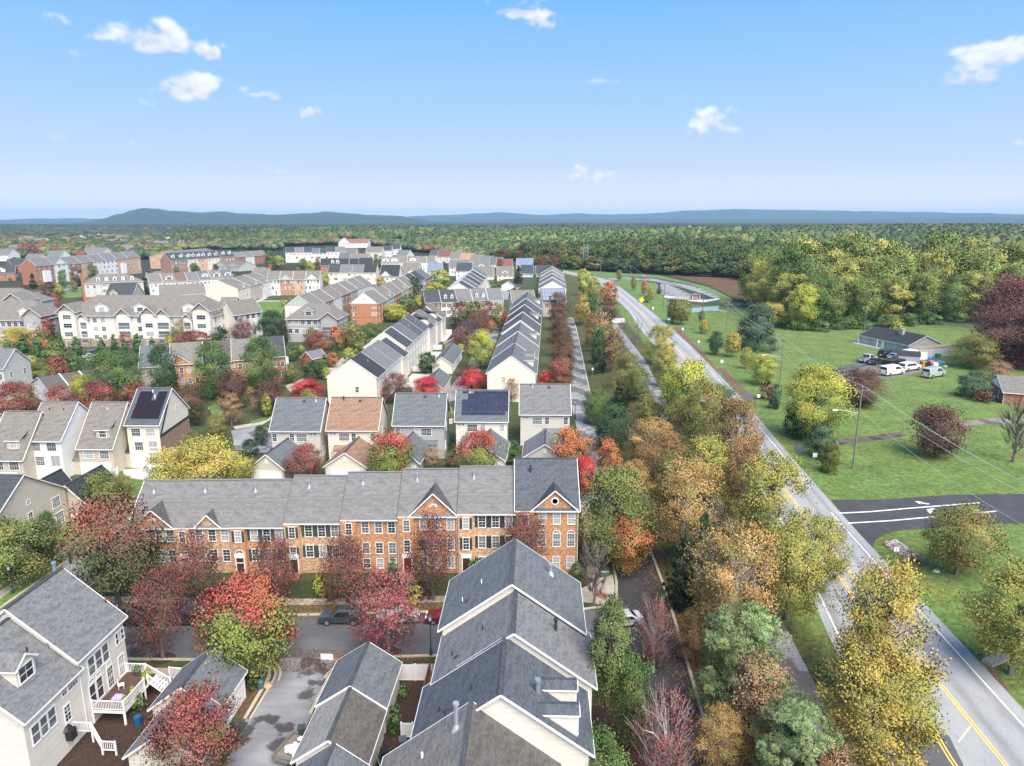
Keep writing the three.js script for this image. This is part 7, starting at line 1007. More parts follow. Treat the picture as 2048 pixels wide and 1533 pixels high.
// ---------------------------------------------------------------- the wood right of the lawns: its front rows tree by tree
{
  const r = rngOf(12),edge = [[1475,600],[1530,630],[1575,655],[1640,660],[1700,655],[1760,655],[1830,648],[1900,644],[1960,640],[2048,640],[2160,640]];
  const at = (x) => { let k = 0; while (k<edge.length - 2 && x>edge[k+1][0]) k++; return mix(edge[k][1],edge[k+1][1],(x - edge[k][0])/(edge[k+1][0] - edge[k][0])); };
  const words = ['first','second','third','fourth','fifth','sixth','seventh','eighth','ninth','tenth','eleventh','twelfth','thirteenth','fourteenth','fifteenth','sixteenth','seventeenth','eighteenth','nineteenth','twentieth'];
  const rows = [[0,12,20,'front'],[16,11,27,'second'],[36,11,32,'third']];
  for (const [back,n,Hm,rowName] of rows) for (let i = 0; i<n; i++) {
    const x = mix(1500,2110,(i+.2+.6*r())/n),p = ground(x,at(x) - 4),d = Math.hypot(p.x,p.z),q = new THREE.Vector3(p.x*(1+(back+r()*8)/d),EAST,p.z*(1+(back+r()*8)/d)),H = Hm*(.82+.3*r()),gold = r()<.3;
    tree(gold ? 'woodGold' : r()<.75 ? 'wood' : 'green',0,0,0,0,`${words[i]} tree from the left in the ${rowName} row of the wood beyond the lawn`,{ at: q,H,Wm: H*(.66+.2*r()),near: 1 });
  }
  for (let i = 0; i<20; i++) { const x = mix(1490,2060,(i+r()*.8)/20),p = ground(x,at(x)+1+r()*3); if (builtOn(p.x,p.z,1)) continue; const k = r()<.8 ? 'shrub' : 'goldShrub',H = 3+r()*2.5; tree(k,0,0,0,0,`${words[i]} bush from the left along the foot of the wood`,{ at: p,H,Wm: H*1.7,near: 1 }); }
  tree('spruce',1836,640,0,0,'pale blue spruce standing in the wood behind the ranch house',{ at: ground(1836,641),H: 17,Wm: 9,near: 1 }).children[0].material = Object.assign(M.leaf.clone(),{ color: new THREE.Color().setRGB(1.5,1.5,2.6) });
}
// the woods beyond, which read as one mass
{
  const hillY = (x,z) => { const d = Math.hypot(x,z),a = Math.atan2(x,-z); return (x>-60 ? EAST : 0)+13*Math.exp(-(((d - 1500)/420) ** 2) - (((a - .52)/.30) ** 2))+12*Math.exp(-(((d - 900)/260) ** 2) - (((a - .2)/.14) ** 2))+10*Math.exp(-(((d - 1700)/300) ** 2) - (((a+.25)/.3) ** 2)); };
  { const pos = [],idx = [],uv = [],N = 60,K = 40; for (let i = 0; i <= N; i++) for (let j = 0; j <= K; j++) { const a = mix(-.8,1.0,i/N),d = mix(560,2700,j/K),x = Math.sin(a)*d,z = -Math.cos(a)*d; pos.push(x,hillY(x,z) - 2.2,z); uv.push(x,z); } for (let i = 0; i<N; i++) for (let j = 0; j<K; j++) { const q = i*(K+1)+j; idx.push(q,q+1,q+K+1,q+1,q+K+2,q+K+1); } const g = new THREE.BufferGeometry(); g.setAttribute('position',new THREE.Float32BufferAttribute(pos,3)); g.setAttribute('uv',new THREE.Float32BufferAttribute(uv,2)); g.setIndex(idx); g.computeVertexNormals(); struct('hill',g,M.forest); }
  const edge = [[-400,474],[0,474],[100,468],[345,470],[352,490],[420,492],[560,491],[690,488],[780,494],[830,503],[880,508],[960,516],[1040,522],[1080,534],[1180,541],[1340,546],[1470,553],[1535,567],[1600,592],[1640,640],[1700,645],[2048,632],[2600,632]];
  const bound = (x) => { let k = 0; while (k<edge.length - 2 && x>edge[k+1][0]) k++; return mix(edge[k][1],edge[k+1][1],clamp((x - edge[k][0])/(edge[k+1][0] - edge[k][0]))); };
  const v = new THREE.Vector3(),inv = camera.matrixWorldInverse.copy(camera.matrixWorld).invert(),pix = (x,y,z) => { v.set(x,y,z).applyMatrix4(inv); return [1024+FOCAL*v.x/-v.z,766.5 - FOCAL*v.y/-v.z]; };
  const hillHit = (px,py) => { let h = 4,p; for (let i = 0; i<30; i++) { p = G(px,py,h); h = mix(h,hillY(p.x,p.z),.4); } p.y = hillY(p.x,p.z); return p; };
  M.field = mat([.30,.33,.15],{ map: T.grass,roughness: 1 });
  for (const [x0,x1,y0,y1] of [[1610,1800,493,500],[1430,1570,466,469],[1180,1290,466,469],[520,640,471,474],[1720,1850,474,476.5]]) { const b = new MB(),N = 10,q = (i,j) => { const p = hillHit(mix(x0,x1,i/N),mix(y1,y0,j/3)+(j && j<3 ? 0 : Math.sin(i*2)*.6)); return [p.x,p.y+1.5,p.z]; }; for (let i = 0; i<N; i++) for (let j = 0; j<3; j++) b.poly(q(i,j),q(i+1,j),q(i+1,j+1),q(i,j+1)); struct('field',b.geo(),M.field); }
  const r = rngOf(99),spots = [];
  const open = [[1325,1405,486,500],[1470,1520,500,512],[672,740,480,494],[842,872,472,486],[783,830,480,492],[1605,1805,492,508],[1425,1575,465,475],[1175,1295,465,474],[515,645,470,480],[1715,1855,473,481]];
  for (let d = 240,step; d<5200; d += step) {
    step = d<900 ? 8 : d<1600 ? 10.5 : d<2800 ? 16 : 27;
    for (let a = -.74; a<.98; a += step/d) {
      const aa = a+(r() - .5)*step/d,dd = d+(r() - .5)*step,x = Math.sin(aa)*dd,z = -Math.cos(aa)*dd,[px,py] = pix(x,hillY(x,z),z);
      if (px<-120 || px>2200) continue;
      const b = bound(px); let keep = py<b;
      if (keep && open.some((o) => px>o[0] && px<o[1] && py>o[2] && py<o[3])) keep = r()<.02;
      if (!keep && px<350 && py<520 && py>466) keep = r()<(py>487 ? .3 : .14) && !builtOn(x,z,6);
      if (!keep && px<560 && px >= 350 && py<500) keep = r()<.3 && !builtOn(x,z,3);
      if (!keep || builtOn(x,z,3)) continue;
      const s = step>20 ? 2.0 : step>15 ? 1.4 : step>10 ? 1.05 : .86,sh = step>20 ? .8 : step>15 ? .95 : 1;
      const edgeNear = b - py<5 && px<1480; spots.push([x,hillY(x,z),z,Math.min(s,1.1)*sh*(.75+.5*r())*(edgeNear ? .6 : px<350 && py>468 ? .5 : 1),s*(.8+.45*r()),px,py,edgeNear,r(),r()]);
    }
  }
  const farCrown = () => { const g = new THREE.IcosahedronGeometry(1,4),q = g.attributes.position,col = new Float32Array(q.count*3); for (let i = 0; i<q.count; i++) { const x = q.getX(i),y = q.getY(i),z = q.getZ(i),n = fbm(x*2.3+y*1.7+9,z*2.3 - y*1.3+5,3,0,31),f = .78+.5*n; q.setXYZ(i,x*f*7.4,8.6+y*f*8,z*f*7.4); col.fill(.55+.75*n,i*3,i*3+3); } g.deleteAttribute('uv'); g.setAttribute('color',new THREE.BufferAttribute(col,3)); const m = mergeVertices(g); m.computeVertexNormals(); const flat = m.toNonIndexed(),[leaf] = crownGeo(KIND.mass,901,.03); return mergeGeometries([flat,leaf]); };
  const pal = [['#5a7634',6],['#688038',6],['#4d6a30',5],['#788a3c',4],['#84893f',1.8],['#96944a',.5],['#8a7440',.6],['#96543e',.22],['#a4612f',.2]].map(([h,w]) => [lin(h),w]),tot = pal.reduce((s,c) => s+c[1],0);
  for (let k = 0; k<2; k++) {
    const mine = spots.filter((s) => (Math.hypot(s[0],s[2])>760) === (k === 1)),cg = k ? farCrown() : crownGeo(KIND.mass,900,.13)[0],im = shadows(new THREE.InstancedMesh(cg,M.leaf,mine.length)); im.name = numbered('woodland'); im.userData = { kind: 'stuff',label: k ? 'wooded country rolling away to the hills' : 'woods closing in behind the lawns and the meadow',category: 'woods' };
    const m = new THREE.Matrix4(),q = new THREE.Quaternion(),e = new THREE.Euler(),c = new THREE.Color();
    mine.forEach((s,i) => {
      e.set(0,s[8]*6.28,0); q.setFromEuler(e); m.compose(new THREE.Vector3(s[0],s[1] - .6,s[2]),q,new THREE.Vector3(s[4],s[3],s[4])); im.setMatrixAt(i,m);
      let u = s[9]*tot*(s[7] ? 1.0 : .97),col = pal[0][0]; if (s[7] && s[8]<.4) u = tot*(.9+.1*s[9]); for (const p of pal) if ((u -= p[1])<0) { col = p[0]; break; }
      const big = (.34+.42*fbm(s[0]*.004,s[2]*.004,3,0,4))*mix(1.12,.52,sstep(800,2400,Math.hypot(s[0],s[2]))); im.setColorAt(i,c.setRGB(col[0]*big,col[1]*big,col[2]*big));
    });
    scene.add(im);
  }
  console.log('woodland',spots.length);
}

// ---------------------------------------------------------------- vehicles
const CARS = {
  suv: { L: 4.95,W: 1.92,y0: .3,belt: 1.08,top: 1.74,prof: [[-2.4,.32],[-2.46,.8],[-2.38,1.08],[-2.12,1.64],[-1.9,1.74],[.35,1.74],[1.08,1.12],[2.2,1.02],[2.44,.8],[2.42,.32]],glass: [[-2.0,1.14],[-1.86,1.58],[.28,1.58],[.86,1.14]],shield: [[.42,1.68],[1.04,1.16]],rear: [[-2.3,1.16],[-2.12,1.6]],wheels: [-1.48,1.5],R: .37 },
  sedan: { L: 4.7,W: 1.82,y0: .26,belt: .96,top: 1.43,prof: [[-2.28,.28],[-2.36,.7],[-2.26,.96],[-1.62,1.02],[-.98,1.40],[-.1,1.44],[.2,1.42],[1.0,.98],[2.1,.86],[2.34,.62],[2.32,.28]],glass: [[-1.38,1.02],[-.9,1.32],[.12,1.34],[.78,1.0]],shield: [[.24,1.38],[.94,1.0]],rear: [[-1.58,1.05],[-1.02,1.37]],wheels: [-1.4,1.42],R: .33 },
  van: { L: 5.7,W: 2.0,y0: .34,belt: 1.28,top: 2.1,prof: [[-2.72,.36],[-2.8,.9],[-2.72,1.95],[-2.56,2.08],[1.0,2.1],[1.78,1.34],[2.62,1.14],[2.82,.82],[2.78,.36]],glass: [[-.2,1.36],[-.2,1.86],[1.0,1.86],[1.5,1.36]],shield: [[1.08,2.02],[1.72,1.4]],rear: [[-2.76,1.3],[-2.72,1.86]],wheels: [-1.75,1.85],R: .37 },
  pickup: { L: 5.7,W: 1.96,y0: .4,belt: 1.12,top: 1.82,prof: [[-2.78,.42],[-2.82,1.1],[-.75,1.12],[-.62,1.74],[-.4,1.82],[.55,1.82],[1.25,1.18],[2.6,1.08],[2.82,.82],[2.8,.42]],glass: [[-.5,1.18],[-.44,1.68],[.5,1.68],[1.05,1.18]],shield: [[.62,1.76],[1.2,1.22]],rear: [[-.73,1.2],[-.63,1.7]],wheels: [-1.75,1.8],R: .4,bed: 1 },
  capped: { L: 5.8,W: 1.98,y0: .4,belt: 1.14,top: 1.86,prof: [[-2.82,.42],[-2.86,1.1],[-2.66,1.8],[-.72,1.84],[.55,1.84],[1.25,1.18],[2.6,1.08],[2.84,.82],[2.82,.42]],glass: [[-2.3,1.26],[-2.2,1.66],[.5,1.68],[1.05,1.2]],shield: [[.62,1.78],[1.2,1.22]],rear: [[-2.83,1.2],[-2.68,1.7]],wheels: [-1.75,1.8],R: .4 },
};
const paint = (c,rough = .32,metal = .3) => { const m = new THREE.MeshPhysicalMaterial({ roughness: rough,metalness: metal,clearcoat: 1,clearcoatRoughness: .08 }); m.color.setRGB(...c); return m; };
M.carGlass = new THREE.MeshPhysicalMaterial({ color: new THREE.Color().setRGB(.012,.014,.016),roughness: .05,clearcoat: 1 }); M.tail = mat([.35,.02,.015],{ roughness: .25 }); M.head = mat([.75,.77,.8],{ roughness: .15 }); M.chrome = mat([.6,.6,.62],{ metalness: .9,roughness: .2 });
function car(kind,p,heading,color,label,o = {}) {
  const k = CARS[kind],t = thing(o.name ?? ({ suv: 'parked_suv',sedan: 'parked_car',van: 'parked_van',pickup: 'pickup_truck',capped: 'pickup_truck' })[kind],label,({ suv: 'car',sedan: 'car',van: 'van',pickup: 'pickup truck',capped: 'pickup truck' })[kind],p,heading);
  if (o.s) t.scale.setScalar(o.s);
  const hw = k.W/2,taper = (y) => (y>k.belt ? 1 - .2*(y - k.belt)/(k.top - k.belt) : 1 - .06*Math.max(0,(.6 - y)/.6));
  const body = cached('car'+kind,() => {
    const s = new THREE.Shape(k.prof.map((q) => new THREE.Vector2(...q))),g = new THREE.ExtrudeGeometry(s,{ depth: k.W - .16,bevelEnabled: true,bevelSize: .06,bevelThickness: .08,bevelSegments: 3,steps: 4 }); g.translate(0,0,-hw+.08);
    const q = g.attributes.position; for (let i = 0; i<q.count; i++) { const y = q.getY(i),x = q.getX(i); q.setZ(i,q.getZ(i)*taper(y)*(1 - .1*Math.max(0,(Math.abs(x)/(k.L/2) - .8)/.2) ** 2)); } g.computeVertexNormals(); return g;
  });
  part('body',body,color,t);
  const inset = (pts,z) => pts.map(([x,y]) => [x,y,z*(hw*taper(y)+.012)]);
  for (const s of [-1,1]) { const g = inset(k.glass,s),m = new MB(),n = 3; for (let i = 0; i<n; i++) { const a = i/n+.012,b = (i+1)/n - .012,l = (u,p2,q2) => p2.map((v,j) => mix(v,q2[j],u)); m.poly(l(a,g[0],g[3]),l(b,g[0],g[3]),l(b,g[1],g[2]),l(a,g[1],g[2])); } m.build('side_window',M.carGlass,t); }
  for (const [nm,[a,b],out] of [['windshield',k.shield,.075],['rear_window',k.rear,-.075]]) { const m = new MB(),w = (y) => hw*taper(y) - .16,nx = out; m.poly([a[0]+nx,a[1]+.04,-w(a[1])],[a[0]+nx,a[1]+.04,w(a[1])],[b[0]+nx,b[1]+.04,w(b[1])],[b[0]+nx,b[1]+.04,-w(b[1])]); m.build(nm,M.carGlass,t); }
  for (const x of k.wheels) for (const s of [-1,1]) { const w = part('wheel',cached('ty'+k.R,() => { const g = new THREE.CylinderGeometry(k.R,k.R,.24,18); g.rotateX(Math.PI/2); return g; }),M.tyre,t); w.position.set(x,k.R,s*(hw - .1)); part('rim',cached('ri'+k.R,() => { const g = new THREE.CylinderGeometry(k.R*.62,k.R*.62,.262,12); g.rotateX(Math.PI/2); return g; }),M.rim,w); }
  const e0 = k.prof[1][0],e1 = Math.max(...k.prof.map((q) => q[0]));
  for (const s of [-1,1]) { const h = new MB(); h.box(e1 - .28,.66,s*(hw - .42) - .2,e1+.045,.84,s*(hw - .42)+.2); h.build('headlight',M.head,t); const l = new MB(); l.box(e0 - .065,.74,s*(hw - .26) - .14,e0+.3,kind === 'van' ? 1.2 : .98,s*(hw - .26)+.14); l.build('tail_light',M.tail,t); const r = new MB(); r.box(k.shield[1][0] - .4,k.belt,s*(hw+.02),k.shield[1][0] - .2,k.belt+.16,s*(hw+.2)); r.build('mirror',color,t); }
  const b = new MB(); b.box(e0 - .09,.34,-hw+.12,e0+.1,.56,hw - .12); b.box(e1 - .1,.32,-hw+.14,e1+.09,.52,hw - .14); b.build('bumper',kind === 'van' ? M.galv : M.plastic,t);
  const pl = new MB(); pl.box(e0 - .1,.6,-.26,e0 - .06,.76,.26); pl.build('plate',M.signWhite,t);
  if (k.bed) { const q = new MB(); q.box(-2.62,1.08,-hw+.2,-.86,1.185,hw - .2); q.build('bed',M.plastic,t); }
  if (kind === 'suv') { const q = new MB(); for (const s of [-1,1]) q.bar([-1.8,1.83,s*hw*.7],[.1,1.83,s*hw*.7],.05,.05); q.build('roof_rail',M.chrome,t); }
  return t;
}
{
  const at = (x,y,h = 0) => { const p = G(x,y,h); return [p.x,h+.03,p.z]; },face = (a,b,h) => { const p = G(a[0],a[1],h),q = G(b[0],b[1],h); return Math.atan2(-(q.z - p.z),q.x - p.x); };
  car('suv',at(684,1244),Math.PI+.05,paint([.055,.07,.085]),'grey-blue suv parked at the far kerb left of the crimson tree'); car('sedan',at(797,1241),Math.PI+.05,paint([.5,.5,.51]),'silver sedan parked at the far kerb behind the crimson tree'); car('sedan',at(893,1243),Math.PI+.05,paint([.22,.01,.02]),'dark red car parked at the kerb, half behind the foreground terrace');
  car('suv',at(268,1247),Math.PI,paint([.012,.012,.015]),'black car parked behind the lone dark red tree at the left'); car('suv',at(376,1246),Math.PI+.03,paint([.06,.065,.07]),'dark grey suv parked right of the lone dark red tree'); car('sedan',at(1243,1250),.3+Math.PI,paint([.7,.7,.7]),'white car strewn with leaves at the lane corner');
  const h = EAST,s = 1.28;
  car('van',at(1784,750,h),face([1760,753],[1810,746],h),paint([.78,.78,.78],.4,0),'white panel van with rear windows on the gravel yard, left of the silver van',{ s }); car('capped',at(1819,741,h),face([1800,744],[1838,738],h),paint([.78,.78,.78],.4,0),'white pickup with a white bed cap on the gravel yard',{ s }); car('van',at(1867,754,h),face([1846,757],[1886,750],h),paint([.5,.54,.58],.35,.3),'silver van parked on the grass beside the gravel yard',{ s });
  car('pickup',at(1735,724,h),face([1717,727],[1752,720],h),paint([.5,.52,.54]),'silver pickup truck on the drive by the ranch house',{ s }); car('sedan',at(1752,729,h),face([1737,731],[1768,725],h),paint([.02,.015,.016]),'black sedan on the drive beside the silver pickup',{ s }); car('suv',at(1773,714,h),face([1760,716],[1788,711],h),paint([.012,.012,.014]),'black hatchback nearest the ranch house door',{ s }); car('sedan',at(1789,719,h),face([1778,721],[1800,716],h),paint([.25,.3,.34]),'blue-grey car half hidden by the grey shed',{ s });
  car('sedan',at(119,578),0.2,paint([.7,.7,.7]),'white car at the left on the street by the small lawn',{}); car('sedan',at(142,575),0.2,paint([.65,.65,.66]),'second white car on the street by the small lawn, beside the first',{}); car('sedan',at(161,573),.2,paint([.03,.03,.04]),'dark car on the street by the small lawn, right of the white ones',{}); car('suv',at(189,710),.9,paint([.06,.07,.08]),'dark car on the pale street before the apartments',{}); car('sedan',at(180,716),.9,paint([.3,.32,.34]),'grey car on the pale street before the apartments',{}); car('sedan',at(520,538),.1,paint([.3,.3,.32]),'grey car on the street by the tan brick row',{}); car('suv',at(300,546),.3,paint([.02,.03,.06]),'dark blue car on the street near the dark conifer',{}); car('suv',at(908,650),1.5,paint([.1,.1,.12]),'dark car in the yards at the end of the long cream row',{}); car('suv',at(1312,585),1.4,paint([.6,.6,.6]),'white car in the far car park',{});
}
// ---------------------------------------------------------------- poles, wires, lamps, signs
const tube = (pts,r,seg = 24) => new THREE.TubeGeometry(new THREE.CatmullRomCurve3(pts.map((p) => (p.isVector3 ? p : new THREE.Vector3(...p)))),seg,r,5);
function utilityPole(fx,fy,top,label,o = {}) {
  const p = o.at ?? ground(fx,fy),H = o.H ?? heightAt(fx,top,p) - p.y,t = thing('utility_pole',label,'utility pole',p,o.turn ?? 0);
  const m = new MB(); m.cyl(0,-.2,0,.17,.11,H+.2,9); m.build('shaft',o.dark ? M.barkGrey : M.poleWood,t);
  const c = new MB(); if (!o.bare) { c.box(-1.25,H - .75,-.07,1.25,H - .6,.07); c.build('crossarm',M.poleWood,t); const ins = new MB(); for (const x of [-1.15,0,1.15]) ins.cyl(x,x ? H - .6 : H,0,.05,.04,.22,6); ins.build('insulator',M.pipeWhite,t); }
  if (o.lamp) { const a = o.lamp; const y = H*(o.lampAt ?? .66),q = new THREE.Mesh(tube([[0,y,0],[-a*.5,y+.35,0],[-a*.85,y+.55,0],[-a,y+.5,0]],.045)); part('lamp_arm',q.geometry,M.galv,t); part('lamp_brace',tube([[0,y - .9,0],[-a*.35,y - .15,0],[-a*.62,y+.4,0]],.03),M.galv,t); const l = new MB(); l.box(-a - .75,y+.42,-.16,-a+.05,y+.6,.16); l.build('lamp_head',M.lamp,t); }
  if (o.drum) { const d = new MB(); d.cyl(.3,H - 2,0,.26,.26,.9,10); d.build('transformer',M.galv,t); }
  return { p,H,t,tops: [[-1.15,H - .38],[0,H+.22],[1.15,H - .38],[0,H*.72]] };
}
{
  const P1 = utilityPole(1706,938,772,'tall wooden utility pole with street lamp arm, nearest of the roadside poles',{ lamp: 3.6,lampAt: .68 }),P2 = utilityPole(1559.5,775,677,'wooden utility pole with street lamp arm beside the lime-yellow tree',{ lamp: 4.2,lampAt: .62 }),P3 = utilityPole(1452.6,665,606,'wooden utility pole with lamp arm beside the dark wide conifer',{ lamp: 4.4,lampAt: .7 }),P4 = utilityPole(1403,667,585,'thin wooden pole on the verge between the first shrubs and the car park',{ bare: 1,dark: 1 }),P5 = utilityPole(1327,620,566,'thin dark pole on the verge before the car park',{ dark: 1 }),P6 = utilityPole(1297,578,551,'slim pole at the car park entrance',{ lamp: 3,lampAt: .9 }),P7 = utilityPole(1260,572,532,'dark pole by the side road junction',{ dark: 1 }),P8 = utilityPole(1201,553,514,'pole with lamp arm at the road bend',{ lamp: 6,lampAt: .6 });
  const near = { p: new THREE.Vector3(50.5,EAST,-58),tops: P1.tops };
  const wire = (A,B,i,sag,m,r) => { const a = new THREE.Vector3(A.p.x+A.tops[i][0],A.p.y+A.tops[i][1],A.p.z),b = new THREE.Vector3(B.p.x+B.tops[i][0],B.p.y+B.tops[i][1],B.p.z),c = a.clone().lerp(b,.5); c.y -= sag; return tube([a,a.clone().lerp(b,.25).setY(mix(a.y,b.y,.25) - sag*.75),c,a.clone().lerp(b,.75).setY(mix(a.y,b.y,.75) - sag*.75),b],r,20); };
  const spans = [[near,P1,'between the nearest pole and the one outside the picture',1.0],[P1,P2,'between the nearest and second roadside poles',1.1],[P2,P3,'between the second and third roadside poles',1.1],[P3,P5,'between the third pole and the car park pole',1.6],[P5,P7,'between the car park and junction poles',1.4],[P7,P8,'between the junction and the road bend poles',1.0]];
  const which = ['left','top','right','low'];
  for (const [A,B,where,sag] of spans) for (let i = 0; i<4; i++) { const far = A !== near && A !== P1; const m = shadows(new THREE.Mesh(wire(A,B,i,sag+(i === 3 ? .4 : 0),0,far ? .022 : .018),M.wire)); m.name = numbered('power_line'); tag(m,`${which[i]} overhead wire ${where}`,'power line'); scene.add(m); }
  utilityPole(1728,664,606,'dark pole with a transformer at the wood edge by the ranch house',{ bare: 1,dark: 1,drum: 1 });
  // poles of the far line across the centre, and the lattice tower
  for (const [x,y,t,l] of [[905,508,488,'first'],[974,512,492,'second'],[1061,530,494,'third'],[1143,540,502,'fourth'],[640,490,474,'far left'],[715,487,472,'second far left']]) utilityPole(x,y,t,`${l} thin pole of the line before the central woods`,{ dark: 0 });
  { const p = ground(1171,538),H = heightAt(1171,487,p) - p.y,t = thing('lattice_tower','pale steel two-legged power tower before the woods at the road bend','pylon',p),m = new MB(); for (const s of [-1,1]) m.bar([s*2.6,0,0],[s*1.6,H,0],.3,.3); for (let i = 0; i<3; i++) { const a = mix(2.6,1.6,.45+i*.18),y = H*(.45+i*.18); m.bar([-a,y,0],[a,y+H*.16,0],.16,.16); m.bar([a,y,0],[-a,y+H*.16,0],.16,.16); } m.build('mast',M.galv,t); const c = new MB(); c.box(-4,H*.82,-.15,4,H*.82+.35,.15); c.build('crossarm',M.galv,t); }
  const lampPost = (fx,fy,top,label,m = M.iron) => { const p = ground(fx,fy),H = heightAt(fx,top,p) - p.y,t = thing('lamp_post',label,'lamp post',p),b = new MB(); b.cyl(0,0,0,.24,.2,.25,10); b.cyl(0,.25,0,.16,.12,.7,10); b.cyl(0,.95,0,.075,.05,H - 1.75,8); b.build('shaft',m,t); const g = new MB(); g.cyl(0,H - .8,0,.12,.2,.5,8); g.build('globe',M.lamp,t); const c = new MB(); c.cyl(0,H - .3,0,.26,.06,.24,8); c.cyl(0,H - .06,0,.03,.01,.12,6); c.build('cap',m,t); };
  lampPost(25,1187,1126,'dark green lamp post on the verge by the left sidewalk'); lampPost(862,1312,1228,'dark green lamp post at the near kerb left of the foreground terrace'); lampPost(1246,693,664,'black lamp post beside the trail',M.black); lampPost(1150,838,800,'black lamp post beside the lane at the grey house',M.black); lampPost(419,836,812,'black lamp post on the lawn right of the red-brown maple',M.black); lampPost(516,706 - 105,588,'small lamp post on the green before the brick townhouses',M.black);
  // signs
  const sign = (fx,fy,top,w,h,label,face,o = {}) => { const p = ground(fx,fy),H = heightAt(fx,top,p) - p.y,t = thing('road_sign',label,'sign',p,o.turn ?? 0),b = new MB(); b.cyl(0,0,0,.035,.035,H,6); b.build('post',o.post ?? M.galv,t); const q = new MB(); if (o.diamond) q.poly([0,H - w*1.4,.05],[w*.7,H - w*.7,.05],[0,H,.05],[-w*.7,H - w*.7,.05]); else q.box(-w/2,H - h,.03,w/2,H,.05); q.build('panel',face,t); return { t,H }; };
  sign(1628,937,906,.75,.75,'white road sign on a post beside the olive rounded evergreen',M.signWhite); sign(1516,813,789,.7,.7,'white road sign at the first drive on the right verge',M.signWhite); sign(1443,741,720,.7,.8,'white road sign on the right verge below the small conifer',M.signWhite); sign(1397,697,681,.7,.8,'white road sign on the right verge beyond the car park trees',M.signWhite); sign(1365,672,656,.7,.8,'thin white road sign on the verge at the two verge trees',M.signWhite); sign(1337.6,653,637,.9,.7,'blue and white road sign on the verge, distance',M.signBlue = mat([.3,.5,.75])); sign(1283.6,606,594,2.2,0,'yellow diamond warning sign on the right verge',M.signYellow,{ diamond: 1 }); sign(1306,622,615,.8,.9,'small white marker sign on the verge before the yellow diamond',M.signWhite); sign(1185,754,736,.5,.7,'small white sign on the bank beside the lane',M.signWhite); sign(1790,1130,1094,.6,.6,'white-backed road sign standing before the stone heap',M.signWhite,{ turn: Math.PI });
  { const s = sign(656,1346,1308,0,0,'pair of white sign plates on one wooden post at the alley corner',M.signWhite,{ post: M.poleWood }),t = s.t,H = s.H; t.children[1].removeFromParent(); for (const k of [-1,1]) { const q = new MB(); q.box(k>0 ? .03 : -.62,H - .62,.04,k>0 ? .62 : -.03,H+.02,.065); q.build('panel',M.signWhite,t); } }
  { const p = ground(1209,1195),H = heightAt(1209,1146,p) - p.y,t = thing('street_name_sign','small green street name sign among bare twigs at the lane corner','sign',p,.1),b = new MB(); b.cyl(0,0,0,.03,.03,H,6); b.build('post',M.galv,t); const q = new MB(); q.box(-.48,H - .02,-.015,.48,H+.26,.015); q.build('panel',M.signGreen,t); const w = new MB(); for (const [x,ww,y,h] of [[-.36,.1,.06,.13],[-.22,.05,.06,.15],[-.14,.06,.06,.12],[-.05,.05,.06,.13],[.03,.06,.06,.12],[.12,.05,.06,.14],[.3,.08,.08,.1]]) w.box(x,H+y,.016,x+ww,H+y+h,.022); w.build('lettering',M.signWhite,t); }
}
